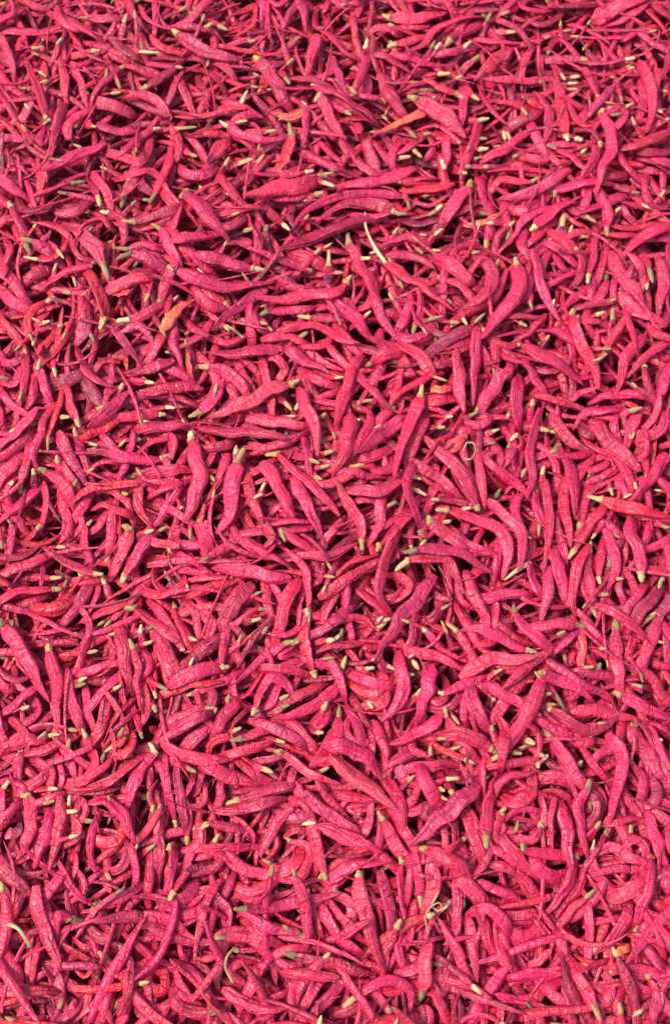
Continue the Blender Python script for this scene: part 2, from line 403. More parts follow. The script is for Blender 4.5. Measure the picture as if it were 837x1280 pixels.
# ---------------------------------------------------------------- the chillies that were told apart, where they lie on the heap
# one line each: tone, half width, half thickness (0.01 mm); spine from stalk end to tip (0.1 mm); stalk to its end; label
THINGS = """
q 509 189|-802 -29 -61 -780 -95 -51 -762 -162 -35 -748 -229 -16 -736 -295 7|-792 23 -64|blunt square-ended chilli standing upright like a plank
o 408 177|632 2938 -43 542 2890 -26 448 2846 -30 355 2804 -44 258 2773 -64||half-ripe chilli with an orange belly, just below the orange-patched one
n 377 229|1380 -678 -18 1278 -683 -1 1178 -692 -15 1095 -697 -77 1009 -715 -130|1440 -691 -37|dull pinkish chilli lying level with a cream stalk on its right
o 397 216|-1080 1205 17 -1038 1278 16 -1002 1351 4 -945 1411 -10 -879 1460 -25||short salmon-orange chilli slanting down beside wide pods
v 515 300|-740 2769 -124 -764 2705 -89 -801 2641 -70 -832 2574 -51 -857 2505 -30||short fat blackish violet chilli among red ones in the upper part
o 398 176|848 3111 -66 785 3131 -53 723 3154 -44 664 3185 -39 612 3225 -38|896 3084 -75|orange chilli with red patches lying across the upper rows
o 327 129|-200 2953 -31 -259 2903 -26 -334 2886 -33 -403 2921 -41 -463 2970 -50||small twisted chilli turning orange, above a round dark gap
o 200 98|854 2074 -117 932 2069 -95 1007 2077 -64 1079 2102 -33 1145 2148 -20||long slim slightly curved orange-tinged chilli rising rightward, stalk hidden, above the fish-hook chilli
o 420 269|780 492 -19 752 460 -16 720 437 -32 683 418 -43 645 399 -51||short straight orange-tinged chilli rising rightward, stalk hidden, across the middle, right of centre
v 345 186|-1766 -1836 -27 -1739 -1831 -11 -1709 -1821 -17 -1699 -1797 -33 -1703 -1772 -52||short slim arched violet chilli, stalk hidden, in the lower part, at the left edge
v 365 167|-39 1748 -79 -43 1715 -93 -46 1681 -101 -49 1646 -104 -52 1611 -103|-40 1859 -74|short dark violet chilli under an upright cream stalk
o 286 105|594 817 -18 619 803 9 656 798 21 694 800 15 729 809 -2||short slim straight orange-tinged chilli lying level, stalk hidden, above the middle, right of centre
o 261 98|1474 -2436 -49 1478 -2425 -23 1493 -2409 -7 1516 -2395 -13 1536 -2387 -31||short slim straight orange-tinged chilli rising rightward, stalk hidden, along the bottom, at the right edge
o 201 75|-931 1090 -58 -923 1041 -57 -914 992 -59 -900 945 -58 -884 898 -56||short slim straight orange-tinged chilli upright, stalk hidden, below the salmon-orange chilli
o 201 80|-1387 1027 6 -1351 1033 -9 -1318 1031 -29 -1306 1000 -46 -1300 964 -60||short slim arched orange-tinged chilli falling rightward, stalk hidden, above the middle, at the left edge
o 221 107|-1220 -1372 7 -1199 -1365 19 -1177 -1356 26 -1159 -1339 27 -1144 -1320 21|-1265 -1403 -7|short slim slightly curved orange-tinged chilli, stalk down-left, in the lower part, at the left edge
o 258 106|-1302 1494 15 -1331 1486 11 -1360 1482 2 -1390 1479 -5 -1421 1477 -9||short slim straight orange-tinged chilli lying level, stalk hidden, above the middle, at the left edge
n 453 197|126 -2039 -43 138 -2171 -41 176 -2297 -45 219 -2421 -58 264 -2543 -79|132 -2014 -52|very long straight chilli hanging down, cream stalk on top, near the bottom
n 584 274|-1007 1627 40 -864 1557 46 -707 1535 24 -550 1551 1 -394 1578 -24||widest long chilli lying almost level, upper middle, left of centre
n 458 237|583 -373 -37 495 -505 -7 389 -626 -14 301 -762 -28 214 -898 -26||very long broad straight red chilli, stalk hidden, touching, below and right of the S-shaped chilli
n 486 266|781 -1577 13 689 -1655 65 590 -1740 77 490 -1823 63 392 -1901 25||very long broad straight red chilli rising rightward, stalk hidden, right of the large salmon chilli
n 499 278|-1927 -661 -87 -1829 -769 -73 -1744 -888 -68 -1671 -1014 -53 -1588 -1127 -12|-1947 -621 -103|broad smooth chilli slanting down beside the left edge of the heap
n 533 324|-850 592 -91 -717 541 -42 -570 525 -15 -425 497 17 -284 454 51||very long broad straight red chilli, stalk hidden, touching, below the long smooth rising chilli
b 501 280|-33 -1429 40 63 -1499 28 157 -1572 26 246 -1648 51 328 -1721 97||large broad salmon-red chilli slanting down to the right in the lower middle
n 405 149|663 12 1 821 -34 -10 968 -105 -13 1010 -256 -6 969 -414 -23|592 13 6|very long arched red chilli falling rightward, stalk left, across the middle, right of centre
n 486 218|841 24 12 793 160 7 732 290 3 628 388 6 534 497 -1|842 -1 14|very long broad slightly curved red chilli, stalk down, across the middle, right of centre
n 550 310|-587 329 -9 -603 205 12 -612 79 25 -627 -45 19 -705 -128 -29|-545 429 -26|broadest upright chilli in the middle, cream stalk pointing up
d 439 250|-362 1865 -72 -170 1923 -67 0 2029 -96 173 2126 -130 369 2161 -163||very long straight dark red chilli lying level, stalk hidden, above the dark violet stump
n 415 183|1512 -1285 -64 1582 -1397 -60 1554 -1530 -44 1511 -1659 -21 1465 -1786 2||very long slightly curved red chilli, stalk hidden, in the lower part, at the right edge
n 495 307|-877 490 -44 -835 356 -9 -808 216 6 -836 76 -4 -889 -58 -17|-886 559 -73|broad upright chilli with cream stalk up, left of its wider twin
n 494 206|-68 -1363 18 35 -1380 44 139 -1404 25 215 -1482 12 279 -1567 -9||long broad arched red chilli falling rightward, stalk hidden, touching, above the large salmon chilli
n 544 206|326 1771 -93 433 1668 -53 539 1563 -18 648 1456 3 762 1352 -4|244 1946 -124 205 2078 -134 202 2198 -135|broad slanting chilli whose long thin stalk rises like a hair
n 438 240|370 -135 98 311 -251 51 268 -382 26 255 -519 7 333 -615 -34||chilli bent like a letter S with its tail curling to the right
n 478 243|76 1623 -98 -20 1513 -48 -186 1505 -44 -347 1465 -44 -505 1457 4|109 1706 -138|very long broad slightly curved red chilli lying level, stalk up-right, above the middle, at centre
n 668 305|-991 2258 -9 -916 2154 48 -840 2043 86 -760 1930 88 -669 1844 28|-1032 2218 -30|long broad straight red chilli falling rightward, stalk down-left, in the upper part, left of centre
b 469 266|-270 874 -62 -405 824 -49 -527 747 -42 -659 688 -50 -794 640 -71|-218 909 -77|long smooth chilli rising to the right over others, grey-brown stalk
n 515 301|1172 1694 5 1170 1539 56 1103 1390 58 1002 1262 36 910 1127 52|1169 1771 -33|very long broad slightly curved red chilli, stalk up, below and right of the fish-hook chilli
n 518 195|-326 1152 -108 -447 1118 -81 -573 1094 -71 -701 1086 -61 -829 1094 -54||very long broad straight red chilli lying level, stalk hidden, above the middle, left of centre
n 379 147|-1560 -2092 52 -1544 -2205 49 -1503 -2310 39 -1449 -2410 32 -1393 -2509 32||very long slightly curved red chilli upright, stalk hidden, along the bottom, at the left edge
n 444 195|-670 -1709 -49 -557 -1703 -39 -446 -1683 -24 -335 -1659 -30 -246 -1638 -94||long broad straight red chilli lying level, stalk hidden, in the lower part, left of centre
n 579 307|-122 2407 -102 -233 2347 -57 -359 2306 -32 -485 2266 -10 -610 2221 9||very long broad straight red chilli lying level, stalk hidden, in the upper part, at centre
n 350 131|-467 -2210 10 -355 -2206 -67 -223 -2185 -84 -91 -2154 -66 43 -2127 -59|-527 -2210 39|very long slim straight red chilli lying level, stalk left, along the bottom, at centre
n 500 308|-1005 -1344 -78 -921 -1303 -6 -828 -1258 53 -728 -1215 80 -647 -1182 0||mid-length broad straight red chilli, stalk hidden, below the middle, left of centre, lowest one
n 442 262|906 -2483 -83 844 -2561 -108 783 -2642 -121 726 -2728 -117 680 -2809 -154||long broad straight red chilli rising rightward, stalk hidden, along the bottom, right of centre
p 431 177|702 -983 -56 793 -926 -10 901 -881 2 1016 -891 9 1129 -876 32||very long slightly curved purplish chilli, stalk hidden, below and left of the dull pinkish chilli
n 517 224|1585 653 -106 1636 553 -70 1700 456 -50 1768 362 -32 1838 268 -20||long broad straight red chilli falling rightward, stalk hidden, across the middle, at the right edge
n 496 289|397 2214 -158 257 2260 -142 110 2254 -126 -24 2194 -117 -135 2095 -115|451 2191 -164|very long broad arched red chilli lying level, stalk down-right, in the upper part, at centre
n 438 279|-250 -411 9 -370 -409 35 -489 -376 26 -607 -352 -3 -723 -334 -45||very long broad straight red chilli, stalk hidden, touching, below and right of the square-ended chilli
n 428 243|367 -813 -95 365 -920 -42 387 -1038 -30 336 -1144 -39 255 -1233 -43||very long arched red chilli upright, stalk hidden, below the middle, right of centre
n 472 227|1379 487 -129 1422 361 -112 1443 234 -79 1434 106 -42 1416 -24 -14|1354 452 -142|long broad slightly curved red chilli upright, stalk down-left, across the middle, at the right edge
n 441 230|-96 -1785 -27 -7 -1817 -20 83 -1852 -11 169 -1891 12 255 -1931 -2||mid-length broad straight red chilli, stalk hidden, above the long hanging chilli near the bottom
n 423 161|527 750 21 472 607 29 422 464 51 379 320 83 346 175 116|538 831 21|very long straight red chilli upright, stalk up, above the middle, right of centre
n 404 153|462 -257 61 585 -240 45 707 -254 25 817 -310 7 919 -381 -11|394 -276 70|very long slightly curved red chilli lying level, stalk left, right of the S-shaped chilli
n 528 307|-474 -441 4 -542 -517 15 -602 -601 1 -644 -687 -33 -666 -749 -114||mid-length broad straight red chilli, stalk hidden, below the middle, left of centre, topmost one
n 478 245|1176 1129 -25 1268 1059 2 1370 998 -3 1465 930 -22 1552 855 -52||very long broad straight red chilli, stalk hidden, above the middle, at the right edge
n 409 205|1226 -1647 -59 1228 -1747 -25 1237 -1854 -23 1244 -1961 -19 1250 -2062 -50||long straight red chilli upright, stalk hidden, in the lower part, at the right edge
n 423 174|1169 -974 -20 1110 -1099 32 1039 -1228 31 956 -1350 30 882 -1469 75||very long straight red chilli rising rightward, stalk hidden, below the middle, right of centre
n 481 253|-433 314 27 -379 222 54 -327 126 59 -280 27 63 -233 -72 64||long broad straight red chilli falling rightward, stalk hidden, right of the broad upright middle chilli
n 492 268|100 651 -31 93 532 41 72 402 83 28 272 106 -23 194 5||mid-length broad straight red chilli upright, stalk hidden, below and right of the orange-red hanging chilli
d 343 206|-214 -2436 -58 -106 -2467 -65 7 -2478 -70 113 -2516 -77 212 -2530 -126|-272 -2426 -49|long slim straight dark red chilli lying level, stalk left, along the bottom, at centre
b 463 292|-233 853 -91 -191 735 -22 -145 610 25 -113 474 51 -100 334 43||broad orange-red chilli hanging straight down, right of the long smooth one
n 382 214|1679 -1949 -15 1663 -2049 32 1623 -2153 36 1586 -2248 -4 1545 -2321 -78|1685 -1927 -48|mid-length slightly curved red chilli upright, stalk up, along the bottom, at the right edge
n 558 244|550 3034 -16 646 2968 -20 741 2900 -28 820 2815 -37 893 2724 -48|495 3054 -19|long broad straight red chilli falling rightward, stalk left, touching, right of the orange-bellied chilli
n 365 164|-346 380 -5 -261 270 46 -162 165 78 -62 57 88 28 -59 78|-422 377 -28|very long straight red chilli falling rightward, stalk left, below the orange-red hanging chilli
n 394 194|-1650 -800 -125 -1611 -914 -92 -1574 -1028 -62 -1557 -1149 -37 -1537 -1270 -36|-1673 -730 -145|long straight red chilli upright, stalk up, below the middle, at the left edge
n 417 200|1491 1335 -11 1509 1201 30 1550 1071 10 1620 957 -37 1637 820 -52|1531 1397 -43|very long straight red chilli upright, stalk up-right, above the middle, at the right edge
n 406 203|1790 2848 64 1831 2674 86 1819 2505 114 1744 2341 119 1705 2181 53|1813 2879 67|very long arched red chilli upright, stalk up-right, in the upper part, at the right edge
r 431 217|1585 92 -33 1692 48 -22 1804 17 -11 1915 -2 -27 2020 -10 -78|1505 119 -41|long straight scarlet chilli lying level, stalk left, across the middle, at the right edge
n 473 292|897 673 -87 942 774 -43 1013 867 -25 1083 959 -3 1100 1075 -22||long broad straight red chilli rising rightward, stalk hidden, above the middle, right of centre
n 347 180|1279 730 -108 1225 578 -91 1194 419 -84 1193 257 -74 1147 104 -63||very long slim straight red chilli upright, stalk hidden, across the middle, right of centre
n 419 184|1616 -688 -72 1601 -807 -70 1596 -925 -53 1615 -1036 -93 1650 -1126 -164|1627 -610 -76|mid-length straight red chilli upright, stalk up, below the middle, at the right edge
n 452 257|-613 -947 -29 -700 -951 28 -797 -984 51 -891 -1025 43 -967 -1045 -27||mid-length broad slightly curved red chilli lying level, stalk hidden, below the middle, left of centre
n 482 186|91 1944 -133 149 1805 -121 200 1667 -82 248 1531 -34 304 1394 -4|84 2040 -137|long broad straight red chilli, stalk up, left of the chilli with the hair-thin stalk
n 520 270|1788 1809 -19 1812 1697 3 1867 1596 -23 1931 1501 -48 2005 1427 -97||long broad straight red chilli, stalk hidden, in the upper part, at the right edge
n 309 169|466 2321 -140 237 2344 -126 16 2288 -106 -182 2175 -79 -296 1977 -51|513 2284 -144|very long slim slightly curved red chilli, stalk down-right, in the upper part, at centre
n 485 196|-1223 -65 -102 -1263 -163 -132 -1302 -263 -153 -1348 -350 -193 -1415 -414 -251|-1277 -55 -94|mid-length broad straight red chilli upright, stalk left, across the middle, at the left edge
n 428 262|901 1796 -49 987 1681 9 1004 1535 47 912 1414 56 789 1367 -17||thick chilli bent like a fish hook, right of centre in the upper half
n 355 186|-1482 -1630 16 -1466 -1730 14 -1478 -1832 9 -1491 -1933 9 -1515 -2031 1||long slim straight red chilli upright, stalk hidden, in the lower part, at the left edge
n 445 284|550 2542 -124 413 2468 -110 264 2424 -114 110 2399 -116 -44 2370 -121||very long straight red chilli lying level, stalk hidden, in the upper part, at centre
n 410 214|175 1087 -54 109 951 -36 67 806 -24 33 662 5 -4 522 51||very long straight red chilli upright, stalk hidden, above and right of the orange-red hanging chilli
n 453 219|856 -1383 7 766 -1337 40 664 -1309 30 579 -1306 -30 507 -1322 -109|898 -1406 -24|mid-length broad slightly curved red chilli, stalk down-right, in the lower part, right of centre
n 352 213|-71 -2087 -128 8 -2042 -69 102 -1990 -47 210 -1980 -26 318 -1978 -36||mid-length slim slightly curved red chilli rising rightward, stalk hidden, in the lower part, at centre
n 429 217|1684 -1227 -147 1717 -1320 -119 1748 -1413 -87 1787 -1503 -82 1842 -1577 -125|1750 -1180 -179|mid-length straight red chilli falling rightward, stalk up-right, in the lower part, at the right edge
n 367 146|1200 -1157 -28 1287 -1231 13 1390 -1280 -14 1503 -1246 -50 1598 -1183 -90|1189 -1147 -56|long arched red chilli lying level, stalk left, below the middle, at the right edge
n 378 218|-1329 -1672 8 -1233 -1663 16 -1150 -1717 24 -1099 -1803 26 -1058 -1889 -1||long arched red chilli falling rightward, stalk hidden, in the lower part, at the left edge
n 309 176|101 -2638 -63 195 -2584 -51 301 -2561 -65 390 -2611 -83 383 -2717 -87|39 -2686 -76|long slim hooked red chilli, stalk down-left, touching, below the long hanging chilli near the bottom
n 348 127|908 89 -25 1004 -8 -29 1085 -111 -8 1092 -244 17 1059 -376 12||very long slim arched red chilli upright, stalk hidden, across the middle, right of centre
n 427 272|479 -1909 -5 568 -1941 36 653 -1996 21 711 -2061 -35 753 -2144 -78|417 -1897 -37|mid-length slightly curved red chilli falling rightward, stalk left, in the lower part, right of centre
n 372 172|1317 -2680 5 1287 -2597 -36 1246 -2518 -63 1323 -2471 -84 1413 -2467 -118|1334 -2742 40|mid-length arched red chilli upright, stalk down-right, along the bottom, at the right edge
n 503 319|-1108 3577 0 -1009 3495 9 -900 3428 4 -780 3385 -12 -654 3384 -40|-1149 3637 -16|very long broad straight red chilli falling rightward, stalk up-left, along the top, left of centre
n 382 198|-338 1241 -62 -203 1290 -73 -66 1267 -61 36 1169 -31 161 1130 -1||very long slightly curved red chilli lying level, stalk hidden, above the middle, at centre
n 384 188|-257 211 26 -207 101 68 -151 -13 79 -100 -130 76 -52 -249 72||very long straight red chilli falling rightward, stalk hidden, below the orange-red hanging chilli
b 396 249|457 -2612 -101 472 -2524 -61 481 -2426 -63 487 -2347 -116 501 -2282 -189|436 -2662 -129|mid-length straight salmon-red chilli upright, stalk down, along the bottom, right of centre
n 346 194|-92 -2179 -122 -37 -2270 -79 36 -2361 -78 124 -2428 -102 220 -2443 -165||mid-length slim straight red chilli, stalk hidden, left of the long hanging chilli near the bottom
n 431 249|-1259 -653 -140 -1224 -753 -72 -1190 -869 -35 -1161 -989 -16 -1136 -1091 -85||mid-length straight red chilli upright, stalk hidden, below the middle, at the left edge
n 370 199|-618 -2700 -8 -732 -2707 -22 -821 -2649 -31 -829 -2556 -94 -780 -2494 -178|-580 -2703 8|mid-length arched red chilli falling rightward, stalk right, along the bottom, left of centre
n 402 255|894 1234 13 879 1102 27 867 969 5 859 837 -21 852 704 -39||very long straight red chilli upright, stalk hidden, below the fish-hook chilli
n 509 191|908 2365 -78 825 2277 -87 764 2172 -95 712 2079 -141 684 2015 -240|911 2419 -86|mid-length broad straight red chilli rising rightward, stalk up, in the upper part, right of centre
n 437 270|-752 -1449 -27 -670 -1493 -6 -583 -1528 -31 -491 -1552 -47 -400 -1569 -69||short straight red chilli falling rightward, stalk hidden, in the lower part, left of centre
n 427 191|546 -901 -64 530 -991 -22 504 -1089 -23 470 -1184 -15 439 -1267 33||long straight red chilli upright, stalk hidden, below the middle, right of centre
b 377 214|-1670 -1625 -36 -1637 -1712 -19 -1637 -1805 -14 -1657 -1895 -21 -1705 -1971 -45|-1710 -1635 -48|mid-length slightly curved salmon-red chilli upright, stalk left, in the lower part, at the left edge
n 430 231|-1051 371 -77 -1173 355 -56 -1292 371 -19 -1395 435 -52 -1478 515 -101|-1015 405 -88|mid-length slightly curved red chilli lying level, stalk up-right, left of the wide twin chilli
n 486 285|-68 1524 -130 8 1437 -71 109 1356 -63 188 1252 -61 270 1157 -85||long broad slightly curved red chilli, stalk hidden, below and right of the dark violet stump
n 511 204|-525 1678 -17 -620 1691 2 -713 1709 26 -805 1717 56 -898 1732 76|-442 1678 -34|long broad straight red chilli lying level, stalk right, touching, above the widest level chilli
n 505 278|1157 947 -80 1133 850 -55 1124 747 -65 1131 647 -87 1165 588 -164||mid-length broad straight red chilli upright, stalk hidden, above the middle, right of centre
n 338 130|-587 -2601 -74 -506 -2642 -43 -419 -2677 -25 -325 -2691 -14 -230 -2681 -11||long slim slightly curved red chilli, stalk hidden, along the bottom, left of centre, right one
n 437 209|1550 2665 46 1543 2857 16 1552 3046 -28 1551 3235 -74 1536 3427 -106|1561 2623 47|very long straight red chilli upright, stalk down, along the top, at the right edge
n 460 229|-1553 2683 -49 -1648 2599 -17 -1750 2521 10 -1843 2436 49 -1926 2346 95||very long broad straight red chilli, stalk hidden, in the upper part, at the left edge
n 474 302|-1236 560 -81 -1144 566 -47 -1046 579 -52 -949 591 -66 -877 561 -123||mid-length broad straight red chilli, stalk hidden, touching, above and left of the wide twin chilli
n 658 310|1858 3838 -156 1967 3872 -100 2078 3890 -40 2189 3925 -28 2288 3993 -70||broad flat pinkish chilli slanting across the upper right corner
n 440 176|1769 -386 7 1783 -274 -5 1748 -165 -12 1751 -57 -42 1783 34 -102|1768 -436 13|long broad straight red chilli upright, stalk down, across the middle, at the right edge
n 409 233|675 -1658 -53 715 -1745 1 752 -1851 6 783 -1948 -26 820 -2030 -92||mid-length straight red chilli upright, stalk hidden, in the lower part, right of centre
n 363 135|-955 -1356 13 -857 -1408 22 -751 -1436 13 -641 -1441 2 -542 -1429 -44||long slightly curved red chilli lying level, stalk hidden, in the lower part, left of centre
n 508 279|-536 3408 -56 -473 3291 -37 -415 3170 -22 -356 3054 -29 -290 2974 -114|-573 3443 -66|mid-length broad straight red chilli falling rightward, stalk up-left, above the small twisted orange chilli
n 380 235|418 -303 14 533 -285 14 648 -302 5 708 -398 -7 741 -509 -26|347 -367 2|very long arched red chilli falling rightward, stalk down-left, right of the S-shaped chilli
n 380 146|-98 -525 -14 -9 -482 32 80 -416 30 173 -355 28 268 -303 46||long straight red chilli rising rightward, stalk hidden, touching, left of the S-shaped chilli
n 355 198|1478 -561 -27 1575 -600 2 1664 -665 2 1745 -738 -1 1824 -802 -44||mid-length slightly curved red chilli falling rightward, stalk hidden, right of the dull pinkish chilli
n 339 149|-1037 -1409 -20 -1111 -1469 27 -1193 -1540 29 -1291 -1586 28 -1387 -1617 -12||mid-length slim straight red chilli, stalk hidden, in the lower part, at the left edge
n 401 164|-201 -416 3 -261 -507 35 -297 -614 16 -325 -722 -15 -353 -816 -72||long slightly curved red chilli upright, stalk hidden, below the middle, at centre
n 290 158|1277 249 -101 1270 95 -49 1267 -65 -18 1242 -224 -3 1202 -382 -7||very long slim straight red chilli upright, stalk hidden, across the middle, at the right edge
p 425 242|503 -1952 -23 520 -2052 -38 505 -2150 -67 458 -2228 -117 388 -2284 -171||short slightly curved purplish chilli upright, stalk hidden, along the bottom, right of centre
n 341 131|-855 -2457 -81 -772 -2495 -67 -704 -2556 -59 -647 -2627 -50 -595 -2697 -74||mid-length slim slightly curved red chilli falling rightward, stalk hidden, along the bottom, left of centre
r 459 247|-1545 -443 -196 -1583 -537 -130 -1700 -557 -127 -1805 -517 -173 -1890 -443 -219||short broad arched scarlet chilli lying level, stalk hidden, below the middle, at the left edge
n 390 154|1318 -1173 -64 1422 -1168 -63 1524 -1173 -80 1624 -1190 -99 1724 -1209 -120||long straight red chilli lying level, stalk hidden, below the middle, at the right edge
n 434 174|1032 -589 -41 1081 -689 -24 1159 -769 -14 1251 -809 -59 1349 -815 -114|1037 -550 -55|mid-length slightly curved red chilli falling rightward, stalk up, touching, left of the dull pinkish chilli
n 345 151|1493 -186 -42 1432 -287 2 1381 -400 19 1365 -522 10 1379 -640 -27||very long slim slightly curved red chilli upright, stalk hidden, touching, above the dull pinkish chilli
n 371 152|-440 -1174 6 -418 -1070 0 -364 -986 4 -272 -1030 -7 -226 -1116 -46|-461 -1203 13|mid-length hooked red chilli rising rightward, stalk down-left, below the middle, left of centre
n 347 188|-1066 -2260 -64 -970 -2250 -54 -876 -2268 -74 -796 -2324 -79 -711 -2372 -75||long slim slightly curved red chilli, stalk hidden, along the bottom, left of centre, left one
n 484 206|452 623 -13 366 559 18 281 489 43 208 410 76 140 329 114||long broad straight red chilli rising rightward, stalk hidden, above the middle, at centre
n 324 193|1365 -1590 36 1318 -1669 -7 1319 -1767 -32 1334 -1868 -31 1340 -1966 -3|1368 -1551 62|long slim slightly curved red chilli, stalk up, in the lower part, at the right edge
n 292 177|721 -2614 -136 684 -2522 -103 644 -2429 -81 596 -2337 -73 539 -2250 -83|722 -2664 -162|long slim straight red chilli falling rightward, stalk down, along the bottom, right of centre
n 373 162|1223 -2505 -74 1125 -2523 -99 1021 -2535 -86 923 -2545 -99 860 -2551 -183||mid-length straight red chilli lying level, stalk hidden, along the bottom, at the right edge
n 369 233|932 -2343 -113 884 -2278 -38 805 -2210 -27 718 -2233 -87 664 -2299 -155||short arched red chilli falling rightward, stalk hidden, along the bottom, right of centre
n 347 131|32 -1012 -63 -50 -1087 -46 -139 -1154 -33 -241 -1199 -15 -350 -1219 6||long slim slightly curved red chilli rising rightward, stalk hidden, below the middle, at centre
n 372 208|1193 -1310 -46 1248 -1405 -12 1298 -1504 18 1357 -1593 -4 1422 -1661 -68|1157 -1256 -74|mid-length straight red chilli falling rightward, stalk up-left, in the lower part, at the right edge
n 397 205|2128 3401 -69 2148 3224 2 2161 3037 42 2139 2847 60 2072 2668 62||very long slightly curved red chilli upright, stalk hidden, along the top, at the right edge
n 351 144|501 -144 53 469 -20 87 423 101 114 445 227 85 483 328 8|501 -174 34|long slightly curved red chilli upright, stalk down, above and right of the S-shaped chilli
n 477 237|2244 2044 -62 2137 1989 -13 2021 1934 -9 1924 1849 -24 1845 1763 -70||long broad slightly curved red chilli, stalk hidden, in the upper part, at the right edge
p 377 178|1558 2405 48 1448 2328 41 1333 2261 18 1206 2227 -8 1075 2228 -41||very long slightly curved purplish chilli, stalk hidden, in the upper part, right of centre
n 347 153|-1541 -912 -128 -1507 -1011 -60 -1468 -1127 -34 -1415 -1239 -15 -1360 -1347 -41||mid-length slim straight red chilli upright, stalk hidden, below the middle, at the left edge
n 393 200|-320 -2405 -130 -365 -2472 -69 -419 -2558 -62 -467 -2644 -73 -497 -2738 -94||short straight red chilli rising rightward, stalk hidden, along the bottom, left of centre
d 436 267|1922 -422 -93 1839 -508 -36 1749 -604 -23 1687 -701 -79 1670 -783 -182||short straight dark red chilli rising rightward, stalk hidden, below the middle, at the right edge
r 479 246|-1454 1296 2 -1473 1440 8 -1545 1567 10 -1622 1684 -27 -1695 1799 -80|-1480 1221 -1|mid-length broad slightly curved scarlet chilli upright, stalk down-left, above the middle, at the left edge
n 429 201|-1682 523 0 -1638 432 8 -1587 346 -12 -1536 264 -42 -1490 181 -79||long straight red chilli falling rightward, stalk hidden, across the middle, at the left edge
n 414 262|903 -1624 -62 970 -1671 18 1054 -1611 0 1081 -1512 -51 1038 -1414 -95||short arched red chilli lying level, stalk hidden, in the lower part, right of centre
n 412 170|2027 412 -81 1960 315 -59 1896 213 -50 1811 128 -48 1729 63 -98||long straight red chilli rising rightward, stalk hidden, across the middle, at the right edge
n 347 203|1557 -2180 -39 1518 -2254 -14 1470 -2328 -17 1408 -2387 -33 1340 -2436 -59||long slim slightly curved red chilli, stalk hidden, along the bottom, at the right edge
n 490 271|-1487 1682 23 -1547 1816 22 -1646 1922 9 -1752 2015 -36 -1863 2094 -91|-1444 1567 22|short broad slightly curved red chilli, stalk down, in the upper part, at the left edge
n 468 258|471 -1464 9 483 -1561 58 543 -1649 36 624 -1697 -21 705 -1712 -96||short broad slightly curved red chilli, stalk hidden, in the lower part, right of centre
n 343 172|1094 -831 -13 994 -797 -1 902 -748 20 804 -716 32 714 -710 -21|1147 -840 -24|long slim straight red chilli falling rightward, stalk right, left of the dull pinkish chilli
n 388 154|601 -1182 -14 539 -1244 11 465 -1297 20 381 -1332 21 295 -1363 17||long slightly curved red chilli rising rightward, stalk hidden, in the lower part, right of centre
n 379 215|798 -1852 71 810 -1761 32 829 -1663 20 858 -1573 -6 898 -1493 -53|795 -1914 90|mid-length straight red chilli upright, stalk down, in the lower part, right of centre
n 439 209|-553 648 -81 -440 619 -53 -328 590 -23 -214 563 2 -110 572 -52||long broad straight red chilli lying level, stalk hidden, touching, left of the orange-red hanging chilli
n 492 239|-2215 1742 -56 -2132 1651 -26 -2045 1558 -27 -1965 1461 -42 -1912 1411 -145||mid-length broad straight red chilli, stalk hidden, in the upper part, at the left edge
n 466 203|381 1127 6 469 1080 8 545 1015 5 597 929 2 649 871 -59||mid-length broad slightly curved red chilli falling rightward, stalk hidden, above the middle, right of centre
n 352 170|-612 -1911 -102 -515 -1990 -112 -400 -2034 -111 -277 -2051 -93 -155 -2069 -71||very long slim slightly curved red chilli, stalk hidden, in the lower part, left of centre
n 349 136|238 -2009 -87 266 -2106 -83 289 -2204 -79 294 -2303 -83 282 -2390 -134||mid-length slim straight red chilli upright, stalk hidden, along the bottom, at centre
n 321 174|-952 -1733 -50 -951 -1845 -57 -945 -1956 -61 -946 -2059 -104 -949 -2152 -166||short slim straight red chilli upright, stalk hidden, in the lower part, left of centre
n 414 223|-532 -1654 -70 -425 -1620 -54 -314 -1590 -52 -208 -1561 -76 -104 -1523 -79|-598 -1674 -84|mid-length straight red chilli lying level, stalk left, in the lower part, left of centre
d 309 172|-1757 -2606 13 -1659 -2602 57 -1551 -2601 66 -1442 -2601 66 -1356 -2603 3||mid-length slim straight dark red chilli, stalk hidden, along the bottom, at the left edge
n 483 235|645 1826 -109 718 1748 -59 786 1664 -12 856 1574 15 930 1561 -69||mid-length broad straight red chilli falling rightward, stalk hidden, above and left of the fish-hook chilli
n 360 205|-978 -1403 -5 -1048 -1474 0 -1084 -1566 14 -1111 -1657 0 -1145 -1728 -61|-1025 -1349 -6|mid-length slightly curved red chilli rising rightward, stalk up-left, in the lower part, left of centre
n 311 177|-288 -2515 -97 -202 -2521 -52 -106 -2530 -39 -10 -2542 -38 29 -2541 -33||long slim slightly curved red chilli lying level, stalk hidden, along the bottom, at centre
n 345 127|700 -2250 -94 713 -2331 -94 724 -2412 -100 733 -2493 -100 743 -2574 -106||long slim straight red chilli upright, stalk hidden, along the bottom, right of centre
n 440 258|-1245 -357 -131 -1174 -246 -121 -1113 -131 -104 -1079 -15 -158 -1055 96 -227|-1254 -402 -126|mid-length broad straight red chilli rising rightward, stalk down, across the middle, left of centre
n 375 193|-208 -1843 -157 -200 -1942 -97 -271 -2018 -75 -364 -1988 -139 -420 -1932 -227||short arched red chilli rising rightward, stalk hidden, in the lower part, at centre
n 342 142|-157 1713 -97 -283 1742 -58 -408 1775 -22 -534 1815 5 -657 1866 18|-235 1733 -99|very long slim straight red chilli falling rightward, stalk left, left of the dark violet stump
n 388 241|446 225 -2 370 149 88 253 89 125 116 96 105 11 141 28||long slightly curved red chilli lying level, stalk hidden, across the middle, at centre
